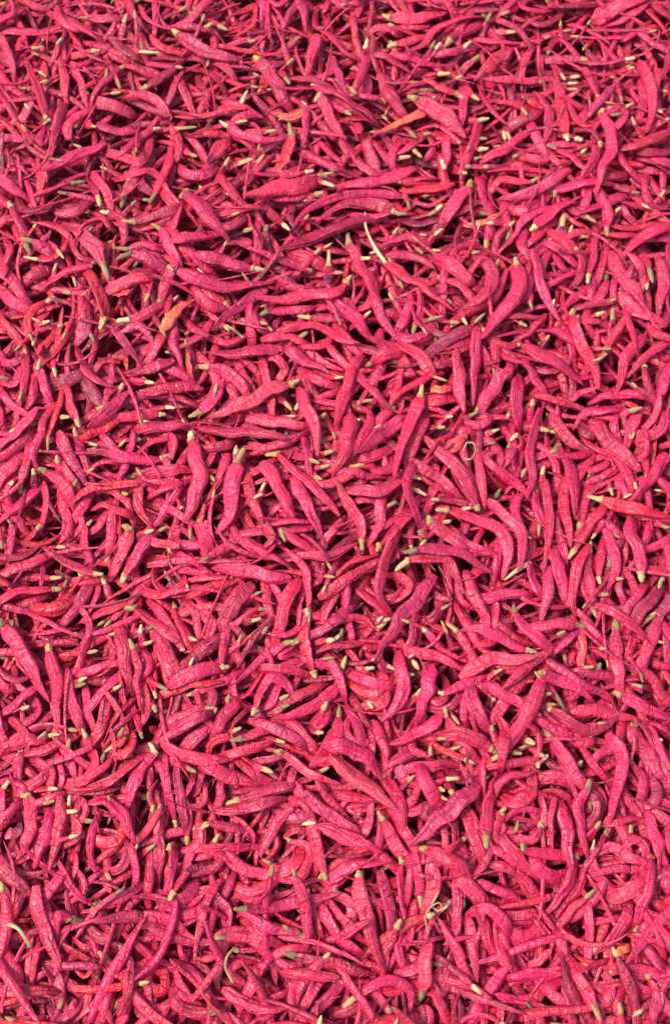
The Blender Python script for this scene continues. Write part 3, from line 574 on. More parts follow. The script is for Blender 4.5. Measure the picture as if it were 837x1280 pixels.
n 327 203|-185 -2329 -87 -283 -2316 -82 -374 -2281 -59 -464 -2243 -68 -529 -2215 -138|-132 -2369 -87|mid-length slim straight red chilli falling rightward, stalk down-right, along the bottom, at centre
n 385 188|-1220 807 -53 -1119 811 -34 -1019 840 -39 -917 849 -56 -816 850 -84||long straight red chilli lying level, stalk hidden, left of the long smooth rising chilli
p 447 264|-1628 1511 -50 -1592 1405 -12 -1578 1288 -16 -1615 1182 -43 -1684 1121 -116||mid-length broad slightly curved purplish chilli upright, stalk hidden, above the middle, at the left edge
n 411 155|-120 -947 -67 -159 -846 -43 -177 -740 -28 -157 -633 -43 -108 -538 -71|-108 -978 -80|short straight red chilli upright, stalk down, below the middle, at centre
n 438 201|-2026 -366 -169 -1936 -329 -132 -1839 -286 -129 -1741 -247 -134 -1662 -197 -182||mid-length broad straight red chilli rising rightward, stalk hidden, across the middle, at the left edge
n 335 152|-167 -1606 -23 -88 -1685 -19 4 -1749 -31 102 -1803 -34 172 -1875 -82||long slim straight red chilli falling rightward, stalk hidden, in the lower part, at centre
n 455 289|261 -1531 -20 319 -1608 -14 350 -1692 26 357 -1785 3 341 -1851 -68|244 -1515 -15|short broad slightly curved red chilli, stalk up-left, touching, right of the large salmon chilli
n 401 231|768 -987 -61 762 -1097 -1 803 -1213 -6 888 -1291 -46 991 -1332 -103||short slightly curved red chilli falling rightward, stalk hidden, below the middle, right of centre
n 377 200|-1174 -547 -131 -1084 -621 -95 -999 -690 -41 -908 -759 -5 -814 -793 -72|-1266 -548 -150|mid-length straight red chilli falling rightward, stalk left, below the middle, left of centre
n 466 263|-612 -733 -70 -689 -787 -29 -770 -847 -9 -842 -913 23 -923 -978 23||mid-length broad straight red chilli, stalk hidden, below the middle, left of centre, middle one
n 332 182|-488 -1220 -59 -388 -1249 -14 -284 -1292 3 -188 -1346 -9 -120 -1410 -73||mid-length slim straight red chilli falling rightward, stalk hidden, below the middle, at centre
n 406 180|-1499 534 7 -1426 599 28 -1362 675 19 -1303 754 -4 -1250 833 -36||long straight red chilli, stalk hidden, above the middle, at the left edge, right one
n 437 213|1397 -2119 -100 1490 -2144 -31 1594 -2093 -2 1677 -2016 -41 1731 -1929 -106||short slightly curved red chilli rising rightward, stalk hidden, along the bottom, at the right edge
n 364 225|-1190 -2444 -5 -1117 -2519 -25 -1015 -2525 -47 -936 -2477 -102 -904 -2408 -179|-1219 -2415 12|short slightly curved red chilli falling rightward, stalk up-left, along the bottom, at the left edge
n 520 290|312 3274 -35 338 3163 -4 378 3054 -1 437 2953 -15 515 2888 -67||long broad straight red chilli falling rightward, stalk hidden, touching, above the orange-bellied chilli
r 472 255|435 2392 -170 529 2370 -143 629 2373 -131 728 2385 -117 820 2420 -132||long broad straight scarlet chilli lying level, stalk hidden, in the upper part, right of centre
n 399 171|1340 698 -114 1380 610 -108 1435 531 -111 1505 465 -108 1591 421 -102||long slightly curved red chilli falling rightward, stalk hidden, above the middle, at the right edge
n 478 217|-327 1167 -122 -257 1107 -96 -180 1051 -84 -103 996 -71 -25 942 -58||long broad straight red chilli, stalk hidden, above and right of the long smooth rising chilli
n 395 143|13 -892 -99 103 -967 -66 204 -1017 -11 315 -1034 -39 393 -1015 -135||short straight red chilli falling rightward, stalk hidden, below the middle, at centre
n 304 124|-865 -1455 -24 -851 -1558 -19 -831 -1659 -23 -814 -1759 -41 -810 -1844 -98||long slim straight red chilli upright, stalk hidden, in the lower part, left of centre
n 361 172|155 -191 46 151 -92 62 96 -11 74 49 76 86 9 166 107|159 -254 32|long slightly curved red chilli upright, stalk down, above and left of the S-shaped chilli
n 318 178|-998 -2065 -117 -1067 -2122 -56 -1160 -2175 -42 -1258 -2211 -64 -1361 -2233 -88||short slim straight red chilli rising rightward, stalk hidden, along the bottom, at the left edge
n 387 209|761 1073 25 755 966 38 762 859 28 775 753 12 791 648 -8||long straight red chilli upright, stalk hidden, above the middle, right of centre
n 373 183|1398 269 -119 1383 145 -91 1364 24 -58 1381 -95 -21 1379 -220 -11||long straight red chilli upright, stalk hidden, across the middle, at the right edge
n 438 163|1281 -185 -46 1287 -282 -16 1301 -383 -8 1320 -483 -10 1342 -582 -22||long broad straight red chilli upright, stalk hidden, above the dull pinkish chilli
n 358 183|-1063 -2509 7 -1054 -2609 -13 -1074 -2708 -29 -1111 -2794 -65 -1162 -2859 -126||mid-length slightly curved red chilli upright, stalk hidden, along the bottom, at the left edge
n 243 146|-611 -2057 -124 -666 -2146 -91 -702 -2249 -76 -722 -2357 -69 -732 -2466 -71||very long slim slightly curved red chilli upright, stalk hidden, along the bottom, left of centre
n 346 170|1591 -92 -25 1615 -188 2 1631 -289 8 1613 -389 6 1566 -480 -3||long slim arched red chilli upright, stalk hidden, across the middle, at the right edge
n 323 165|-156 -595 -20 -151 -492 6 -161 -391 33 -221 -307 49 -291 -232 29|-156 -685 -40|long slim arched red chilli upright, stalk down, across the middle, at centre
p 444 246|894 1221 -30 802 1191 40 698 1135 31 606 1090 -28 506 1049 -74||mid-length broad slightly curved purplish chilli rising rightward, stalk hidden, above the middle, right of centre
n 354 149|1690 -1703 -57 1703 -1798 -32 1726 -1894 -20 1755 -1987 -24 1798 -2063 -73||mid-length slim straight red chilli upright, stalk hidden, in the lower part, at the right edge
d 316 142|-1267 -2269 -92 -1188 -2316 -46 -1211 -2352 -25 -1292 -2299 -59 -1335 -2220 -110||short slim hooked dark red chilli, stalk hidden, along the bottom, at the left edge
n 414 211|-1222 279 -111 -1122 286 -85 -1026 283 -45 -926 288 -36 -837 300 -87|-1298 260 -130|mid-length straight red chilli lying level, stalk left, left of the wide twin chilli
n 311 139|1054 3765 -27 882 3704 10 717 3620 11 607 3470 14 469 3353 60|1108 3772 -56|very long slim slightly curved red chilli, stalk right, above the orange-patched chilli near the top
n 354 147|432 332 16 524 278 9 612 221 -7 694 154 -16 773 91 -42||long straight red chilli falling rightward, stalk hidden, across the middle, right of centre
n 324 164|1263 1771 70 1288 1641 62 1310 1512 43 1356 1390 23 1421 1277 2||very long slim straight red chilli, stalk hidden, in the upper part, at the right edge
n 369 201|1604 -1067 -90 1690 -1108 -103 1775 -1149 -116 1862 -1184 -131 1947 -1202 -169|1576 -1051 -86|long straight red chilli falling rightward, stalk up-left, below the middle, at the right edge
p 454 259|-1145 1622 -18 -1237 1577 37 -1350 1545 24 -1453 1517 -21 -1551 1527 -89||mid-length broad straight purplish chilli rising rightward, stalk hidden, left of the widest level chilli
n 351 133|1291 -1947 -51 1258 -2031 -38 1216 -2111 -46 1162 -2183 -59 1101 -2245 -83|1297 -1926 -68|long slim slightly curved red chilli, stalk up, along the bottom, at the right edge
n 402 181|2103 1816 -67 2123 1696 -50 2111 1574 -46 2080 1455 -40 2059 1335 -51||long slightly curved red chilli upright, stalk hidden, in the upper part, at the right edge
n 367 232|-1262 -1054 -47 -1273 -1164 -9 -1297 -1280 7 -1359 -1365 -40 -1439 -1414 -114||short straight red chilli upright, stalk hidden, below the middle, at the left edge
n 352 222|411 -808 -65 500 -838 -56 591 -861 -51 673 -906 -40 750 -957 -48||long slim straight red chilli falling rightward, stalk hidden, below the middle, right of centre
n 354 177|898 427 -83 947 328 -55 1034 263 -90 1125 202 -116 1190 115 -144||mid-length straight red chilli falling rightward, stalk hidden, across the middle, right of centre
n 338 174|1159 -965 23 1245 -994 -22 1341 -1028 -31 1422 -1083 -50 1488 -1125 -116|1131 -972 54|mid-length slim straight red chilli falling rightward, stalk left, below the middle, at the right edge
n 342 160|-1778 -1406 -121 -1675 -1400 -52 -1559 -1370 -28 -1460 -1309 -58 -1379 -1228 -102||short slim straight red chilli, stalk hidden, in the lower part, at the left edge
n 400 193|-1819 684 3 -1860 599 19 -1919 524 11 -1988 460 -4 -2060 411 -42||long straight red chilli, stalk hidden, above the middle, at the left edge, left one
n 339 166|1728 -2485 5 1679 -2557 15 1638 -2635 18 1610 -2718 23 1603 -2797 -10||mid-length slim straight red chilli upright, stalk hidden, along the bottom, at the right edge
n 356 187|809 -508 -55 905 -522 -25 1003 -494 -18 1102 -505 -17 1180 -556 -59||mid-length slightly curved red chilli lying level, stalk hidden, below the middle, right of centre
n 409 168|-1117 -2546 -61 -1155 -2624 -18 -1176 -2720 -12 -1189 -2810 -48 -1198 -2893 -102||short slightly curved red chilli upright, stalk hidden, along the bottom, at the left edge
n 355 167|-59 -2039 -66 -91 -1926 -59 -115 -1812 -42 -152 -1710 -80 -193 -1615 -136|-43 -2069 -67|mid-length slim straight red chilli upright, stalk down-right, in the lower part, at centre
n 379 196|762 -343 -55 780 -429 -30 809 -516 -23 843 -601 -20 883 -676 -48||mid-length straight red chilli upright, stalk hidden, below the middle, right of centre
n 280 108|-223 -1689 -31 -299 -1752 -49 -350 -1833 -80 -396 -1918 -107 -396 -1955 -114||long slim slightly curved red chilli rising rightward, stalk hidden, in the lower part, at centre
n 358 211|1646 -1443 -123 1699 -1534 -97 1674 -1639 -69 1639 -1742 -86 1579 -1834 -107|1654 -1407 -142|mid-length arched red chilli upright, stalk up, in the lower part, at the right edge
n 288 163|-1119 -288 -133 -958 -279 -87 -794 -283 -50 -629 -299 -18 -462 -298 -1||very long slim straight red chilli lying level, stalk hidden, touching, below the square-ended chilli
n 428 232|1076 -1888 -84 1070 -1993 -31 1161 -2048 -55 1267 -2016 -102 1341 -1929 -147||short arched red chilli falling rightward, stalk hidden, in the lower part, at the right edge
n 449 278|-798 1007 -89 -703 974 -81 -625 912 -79 -564 832 -84 -516 758 -127|-871 1011 -98|long broad slightly curved red chilli falling rightward, stalk left, above the middle, left of centre
n 356 145|-1658 -434 -143 -1758 -436 -132 -1854 -457 -116 -1940 -508 -103 -2029 -541 -136|-1611 -433 -146|long slightly curved red chilli, stalk right, above the broad chilli at the left edge
n 386 219|-1899 -1422 -131 -1827 -1382 -71 -1739 -1341 -36 -1642 -1329 -57 -1563 -1346 -120||short slightly curved red chilli, stalk hidden, in the lower part, at the left edge
n 402 203|1962 1204 -40 1882 1112 -20 1810 1012 -23 1772 894 -25 1740 775 -35||long slightly curved red chilli rising rightward, stalk hidden, above the middle, at the right edge
n 441 185|382 3744 -24 487 3729 -9 593 3726 -3 698 3744 -5 796 3786 -11|334 3790 -38|long straight red chilli lying level, stalk up-left, along the top, right of centre
n 389 157|1136 -2566 -136 1064 -2608 -118 1031 -2676 -95 1056 -2753 -67 1105 -2818 -89||mid-length arched red chilli upright, stalk hidden, along the bottom, right of centre
n 385 150|-1775 210 -114 -1835 127 -71 -1911 44 -61 -1995 -21 -82 -2084 -67 -133||mid-length straight red chilli rising rightward, stalk hidden, across the middle, at the left edge
n 348 169|-44 -995 -118 -136 -1049 -62 -240 -1101 -24 -343 -1156 -51 -428 -1203 -124||short slim straight red chilli rising rightward, stalk hidden, below the middle, at centre
n 526 192|900 -2209 -113 909 -2309 -106 985 -2358 -109 1070 -2306 -130 1114 -2221 -169||short broad arched red chilli falling rightward, stalk hidden, along the bottom, right of centre
n 449 174|1811 1522 -55 1867 1448 -48 1936 1385 -48 2014 1335 -37 2095 1295 -42||long broad slightly curved red chilli, stalk hidden, above the middle, at the right edge
r 475 207|1895 2529 74 1990 2543 105 2083 2584 97 2170 2634 72 2250 2689 37||long broad straight scarlet chilli rising rightward, stalk hidden, along the top, at the right edge
n 471 201|-314 1863 -120 -220 1815 -89 -116 1772 -91 -20 1751 -140 69 1738 -205||short broad straight red chilli, stalk hidden, touching, above and left of the dark violet stump
n 349 153|292 108 69 268 10 69 263 -91 54 215 -179 42 152 -230 -18||mid-length slim slightly curved red chilli upright, stalk hidden, above the S-shaped chilli
n 376 235|1870 -603 -69 1833 -710 -47 1783 -814 -48 1727 -910 -65 1689 -981 -148||mid-length straight red chilli upright, stalk hidden, below the middle, at the right edge
n 321 126|-212 -767 -41 -97 -718 -20 9 -660 22 97 -583 -17 157 -501 -94|-247 -775 -53|mid-length slim straight red chilli rising rightward, stalk left, below the middle, at centre
n 422 244|1399 3165 -109 1435 3039 -40 1455 2900 4 1439 2756 31 1400 2614 34||long arched red chilli upright, stalk hidden, along the top, at the right edge
n 407 246|976 2546 -73 1062 2582 -31 1154 2618 -12 1234 2681 -3 1320 2736 -2||long straight red chilli rising rightward, stalk hidden, in the upper part, right of centre
n 402 149|1294 1957 31 1365 2031 23 1444 2099 25 1533 2150 35 1627 2190 52|1261 1925 44|long straight red chilli rising rightward, stalk down-left, in the upper part, at the right edge
d 402 202|-1309 2008 12 -1171 2049 22 -1041 2096 26 -968 2191 -55 -913 2289 -146|-1398 2031 2|mid-length straight dark red chilli, stalk left, above and left of the broad wrinkled slanting chilli
n 341 148|-600 2960 -30 -730 2964 -40 -856 2937 -59 -984 2923 -71 -1114 2931 -75||very long slim straight red chilli, stalk hidden, left of the small twisted orange chilli
n 370 180|-1962 2844 9 -2000 2994 20 -2058 3139 13 -2116 3281 -9 -2175 3421 -42|-1930 2837 -2|very long straight red chilli upright, stalk right, along the top, at the left edge
n 363 143|-546 327 -80 -533 224 -18 -506 112 16 -462 4 48 -416 -104 75||mid-length straight red chilli upright, stalk hidden, touching, right of the broad upright middle chilli
n 323 136|-1406 -353 -102 -1502 -314 -144 -1600 -262 -144 -1695 -206 -123 -1782 -143 -152|-1357 -363 -68|mid-length slim straight red chilli falling rightward, stalk right, across the middle, at the left edge
n 284 108|-279 -787 -5 -363 -841 -15 -440 -906 -18 -514 -975 -13 -587 -1043 -4|-222 -783 3|long slim straight red chilli rising rightward, stalk right, below the middle, left of centre
n 323 201|-1547 -1694 -59 -1536 -1769 -18 -1546 -1855 -8 -1569 -1938 0 -1601 -2012 -28||mid-length slim straight red chilli upright, stalk hidden, in the lower part, at the left edge
n 340 146|1232 -830 -20 1142 -881 -18 1060 -944 -3 986 -1013 22 908 -1077 17||long slim straight red chilli, stalk hidden, below and left of the dull pinkish chilli
n 383 235|-1842 -1932 -68 -1758 -1996 4 -1664 -2079 26 -1571 -2156 1 -1503 -2235 -73||mid-length straight red chilli falling rightward, stalk hidden, along the bottom, at the left edge
n 298 137|817 -1982 -40 928 -2004 -33 1017 -2068 -48 1080 -2156 -80 1126 -2235 -149||mid-length slim arched red chilli falling rightward, stalk hidden, in the lower part, right of centre
n 349 190|1406 -226 -35 1477 -115 -46 1558 -10 -42 1634 85 -88 1707 169 -161|1365 -283 -30|mid-length slim straight red chilli rising rightward, stalk down-left, across the middle, at the right edge
n 285 121|-109 -837 -39 -14 -799 -21 87 -794 -36 185 -767 -54 275 -715 -60||long slim straight red chilli lying level, stalk hidden, below and left of the S-shaped chilli
n 367 230|-510 -1083 -52 -561 -1151 10 -620 -1235 35 -672 -1312 -10 -707 -1378 -85||short straight red chilli rising rightward, stalk hidden, below the middle, left of centre
n 472 275|-842 689 -95 -764 776 -93 -728 885 -116 -712 997 -151 -710 1109 -189|-910 662 -96|short broad slightly curved red chilli, stalk left, touching, left of the long smooth rising chilli
n 327 152|-1198 277 -118 -1186 165 -79 -1172 47 -70 -1105 -47 -59 -1032 -115 -120||mid-length slim arched red chilli upright, stalk hidden, below and left of the wide twin chilli
n 340 146|352 -1497 2 452 -1480 6 556 -1471 2 653 -1467 -26 739 -1473 -84||mid-length slim straight red chilli lying level, stalk hidden, in the lower part, right of centre
n 360 131|-433 1553 -45 -523 1478 -27 -617 1405 -25 -704 1324 -30 -783 1236 -40||very long slim straight red chilli rising rightward, stalk hidden, above the middle, left of centre
n 380 195|-1651 -401 -226 -1554 -388 -183 -1449 -375 -168 -1348 -360 -191 -1249 -350 -230||short straight red chilli lying level, stalk hidden, across the middle, at the left edge
n 410 255|639 1950 -153 553 1975 -130 460 1980 -130 371 1955 -132 290 1908 -137||long slightly curved red chilli lying level, stalk hidden, above the chilli with the hair-thin stalk
n 365 180|-1557 1690 -1 -1654 1669 7 -1748 1637 -8 -1833 1588 -31 -1906 1526 -60||long slightly curved red chilli, stalk hidden, in the upper part, at the left edge
b 386 156|256 -1756 22 304 -1849 -16 364 -1942 -28 440 -2018 -58 519 -2071 -119|228 -1717 50|short straight salmon-red chilli, stalk up-left, touching, below and right of the large salmon chilli
n 339 181|-451 -924 -79 -355 -934 -14 -240 -944 -30 -145 -963 -91 -58 -1002 -157||short slim straight red chilli lying level, stalk hidden, below the middle, at centre
n 376 141|-1119 2898 -72 -1183 2976 -40 -1258 3050 -26 -1360 3069 -21 -1463 3041 -24||long arched red chilli falling rightward, stalk hidden, along the top, left of centre
n 422 200|-103 3045 10 -63 2955 2 -26 2863 -10 19 2776 -24 79 2698 -36|-137 2979 8|long straight red chilli falling rightward, stalk down-left, right of the small twisted orange chilli
p 457 191|1260 3594 -137 1199 3506 -103 1124 3423 -95 1050 3340 -91 972 3278 -128||mid-length broad straight purplish chilli rising rightward, stalk hidden, along the top, right of centre
n 409 203|-10 3066 17 68 2999 27 156 2944 7 239 2887 -17 312 2857 -85||mid-length straight red chilli falling rightward, stalk hidden, left of the orange-bellied chilli
n 394 227|1706 -897 -84 1801 -962 -92 1851 -1053 -116 1942 -1099 -159 2049 -1079 -205||short slightly curved red chilli falling rightward, stalk hidden, below the middle, at the right edge
n 355 191|1768 698 -70 1678 693 -68 1588 689 -80 1512 650 -94 1468 573 -109||long slim arched red chilli rising rightward, stalk hidden, above the middle, at the right edge
n 338 193|58 -2544 -106 1 -2601 -74 -59 -2662 -53 -110 -2729 -46 -156 -2794 -84||short slim straight red chilli rising rightward, stalk hidden, along the bottom, at centre
n 345 201|-1192 -366 -213 -1118 -449 -132 -1010 -491 -65 -891 -440 -52 -814 -350 -123||short slim arched red chilli lying level, stalk hidden, below the middle, left of centre
d 500 206|-1760 834 -53 -1673 870 -18 -1579 915 -15 -1491 941 -59 -1408 937 -120||short broad straight dark red chilli, stalk hidden, above the middle, at the left edge
n 442 240|255 -220 22 350 -127 48 432 -23 29 488 80 -39 536 187 -108|244 -248 -4|mid-length broad straight red chilli rising rightward, stalk down, touching, above the S-shaped chilli
n 401 160|-759 -2114 -129 -652 -2148 -113 -579 -2233 -121 -579 -2337 -162 -630 -2422 -220||short slightly curved red chilli falling rightward, stalk hidden, along the bottom, left of centre
n 315 113|738 -2169 -33 775 -2262 -64 807 -2362 -76 839 -2451 -119 868 -2524 -190||short slim straight red chilli upright, stalk hidden, along the bottom, right of centre
r 420 178|-294 2749 -38 -313 2643 -54 -349 2541 -58 -408 2465 -98 -482 2427 -167|-315 2839 -25|mid-length straight scarlet chilli upright, stalk up, below the small twisted orange chilli
n 345 213|1247 -324 -43 1234 -413 10 1220 -517 14 1192 -617 -7 1168 -710 -47||long slim straight red chilli, stalk hidden, touching, above and left of the dull pinkish chilli
n 321 131|1378 -1940 -56 1470 -1899 -42 1557 -1944 -5 1650 -1994 4 1743 -2039 -22||short slim slightly curved red chilli, stalk hidden, in the lower part, at the right edge
n 440 218|552 -71 22 633 -128 9 716 -185 11 799 -207 -39 877 -207 -102|553 -28 25|mid-length broad straight red chilli falling rightward, stalk up, above and right of the S-shaped chilli
n 339 136|-62 -826 -95 -22 -898 -44 25 -980 -45 48 -1066 -76 74 -1142 -127||short slim slightly curved red chilli upright, stalk hidden, below the middle, at centre
n 422 243|-1752 280 -48 -1666 236 -50 -1609 157 -54 -1584 77 -100 -1601 -1 -155|-1800 301 -52|short slightly curved red chilli falling rightward, stalk left, across the middle, at the left edge
n 306 151|-649 406 -63 -669 307 -29 -705 206 -27 -753 111 -40 -807 33 -84||long slim straight red chilli rising rightward, stalk hidden, across the middle, left of centre
r 246 92|-1182 199 -43 -1300 193 -49 -1419 180 -49 -1523 127 -49 -1604 40 -47||very long slim slightly curved scarlet chilli, stalk hidden, across the middle, at the left edge
n 349 134|-1471 60 -120 -1372 74 -73 -1274 30 -68 -1192 -5 -126 -1134 -17 -220||short arched red chilli lying level, stalk hidden, across the middle, at the left edge
n 491 215|-1074 1855 51 -979 1828 105 -878 1870 62 -780 1915 16 -679 1946 6||very broad wrinkled chilli slanting down, torn pale stalk at its top
n 317 177|636 -2064 -71 645 -2157 -76 643 -2251 -88 633 -2342 -105 629 -2419 -160||mid-length slim straight red chilli upright, stalk hidden, along the bottom, right of centre
p 443 230|-1373 2978 -131 -1461 2962 -41 -1581 2988 -22 -1695 3029 -59 -1810 3060 -105||short broad straight purplish chilli lying level, stalk hidden, along the top, at the left edge
p 354 184|840 -1766 -74 877 -1838 -3 942 -1923 9 1014 -1993 -20 1080 -2063 -69||short slim straight purplish chilli falling rightward, stalk hidden, in the lower part, right of centre
n 252 151|-304 -1391 -18 -224 -1449 -11 -147 -1510 -3 -56 -1548 -1 38 -1576 -13|-337 -1395 -28|long slim slightly curved red chilli falling rightward, stalk left, left of the large salmon chilli
n 331 129|898 -1190 -14 936 -1288 19 911 -1378 81 901 -1469 40 912 -1513 -63||short slim arched red chilli upright, stalk hidden, in the lower part, right of centre
n 263 119|1309 -2486 -80 1327 -2378 -66 1331 -2273 -33 1325 -2167 -40 1308 -2073 -94|1305 -2524 -84|mid-length slim straight red chilli upright, stalk down, along the bottom, at the right edge
n 300 169|-227 -273 34 -132 -284 54 -34 -288 52 54 -251 50 138 -202 42||long slim slightly curved red chilli lying level, stalk hidden, left of the S-shaped chilli
n 321 131|-858 -2130 -62 -816 -2055 -87 -786 -1972 -93 -765 -1887 -98 -745 -1808 -135|-874 -2170 -41|mid-length slim straight red chilli upright, stalk down-left, in the lower part, left of centre
n 349 178|-1680 219 -112 -1646 112 -87 -1609 3 -105 -1622 -96 -146 -1706 -161 -189||mid-length straight red chilli upright, stalk hidden, across the middle, at the left edge
n 415 192|-1331 -1386 -41 -1314 -1471 7 -1361 -1549 -3 -1455 -1564 -25 -1544 -1540 -60||short arched red chilli rising rightward, stalk hidden, in the lower part, at the left edge
n 402 208|-1450 -376 -177 -1479 -462 -162 -1523 -544 -159 -1574 -620 -156 -1627 -681 -202||mid-length straight red chilli rising rightward, stalk hidden, below the middle, at the left edge
n 310 161|1350 -2577 -102 1366 -2661 -45 1414 -2598 -37 1390 -2511 -88 1326 -2473 -162||short slim hooked red chilli rising rightward, stalk hidden, along the bottom, at the right edge
n 341 139|-1693 -2385 56 -1637 -2480 65 -1602 -2581 30 -1574 -2668 -38 -1542 -2747 -112||short slim straight red chilli upright, stalk hidden, along the bottom, at the left edge
d 401 175|1524 3899 -92 1652 3920 -96 1781 3943 -105 1900 3981 -131 2008 4033 -184||mid-length straight dark red chilli, stalk hidden, touching, left of the flat pinkish corner chilli
n 390 212|-130 -2544 -98 -199 -2596 -55 -213 -2685 -47 -164 -2757 -86 -100 -2793 -150||short slightly curved red chilli rising rightward, stalk hidden, along the bottom, at centre
"""
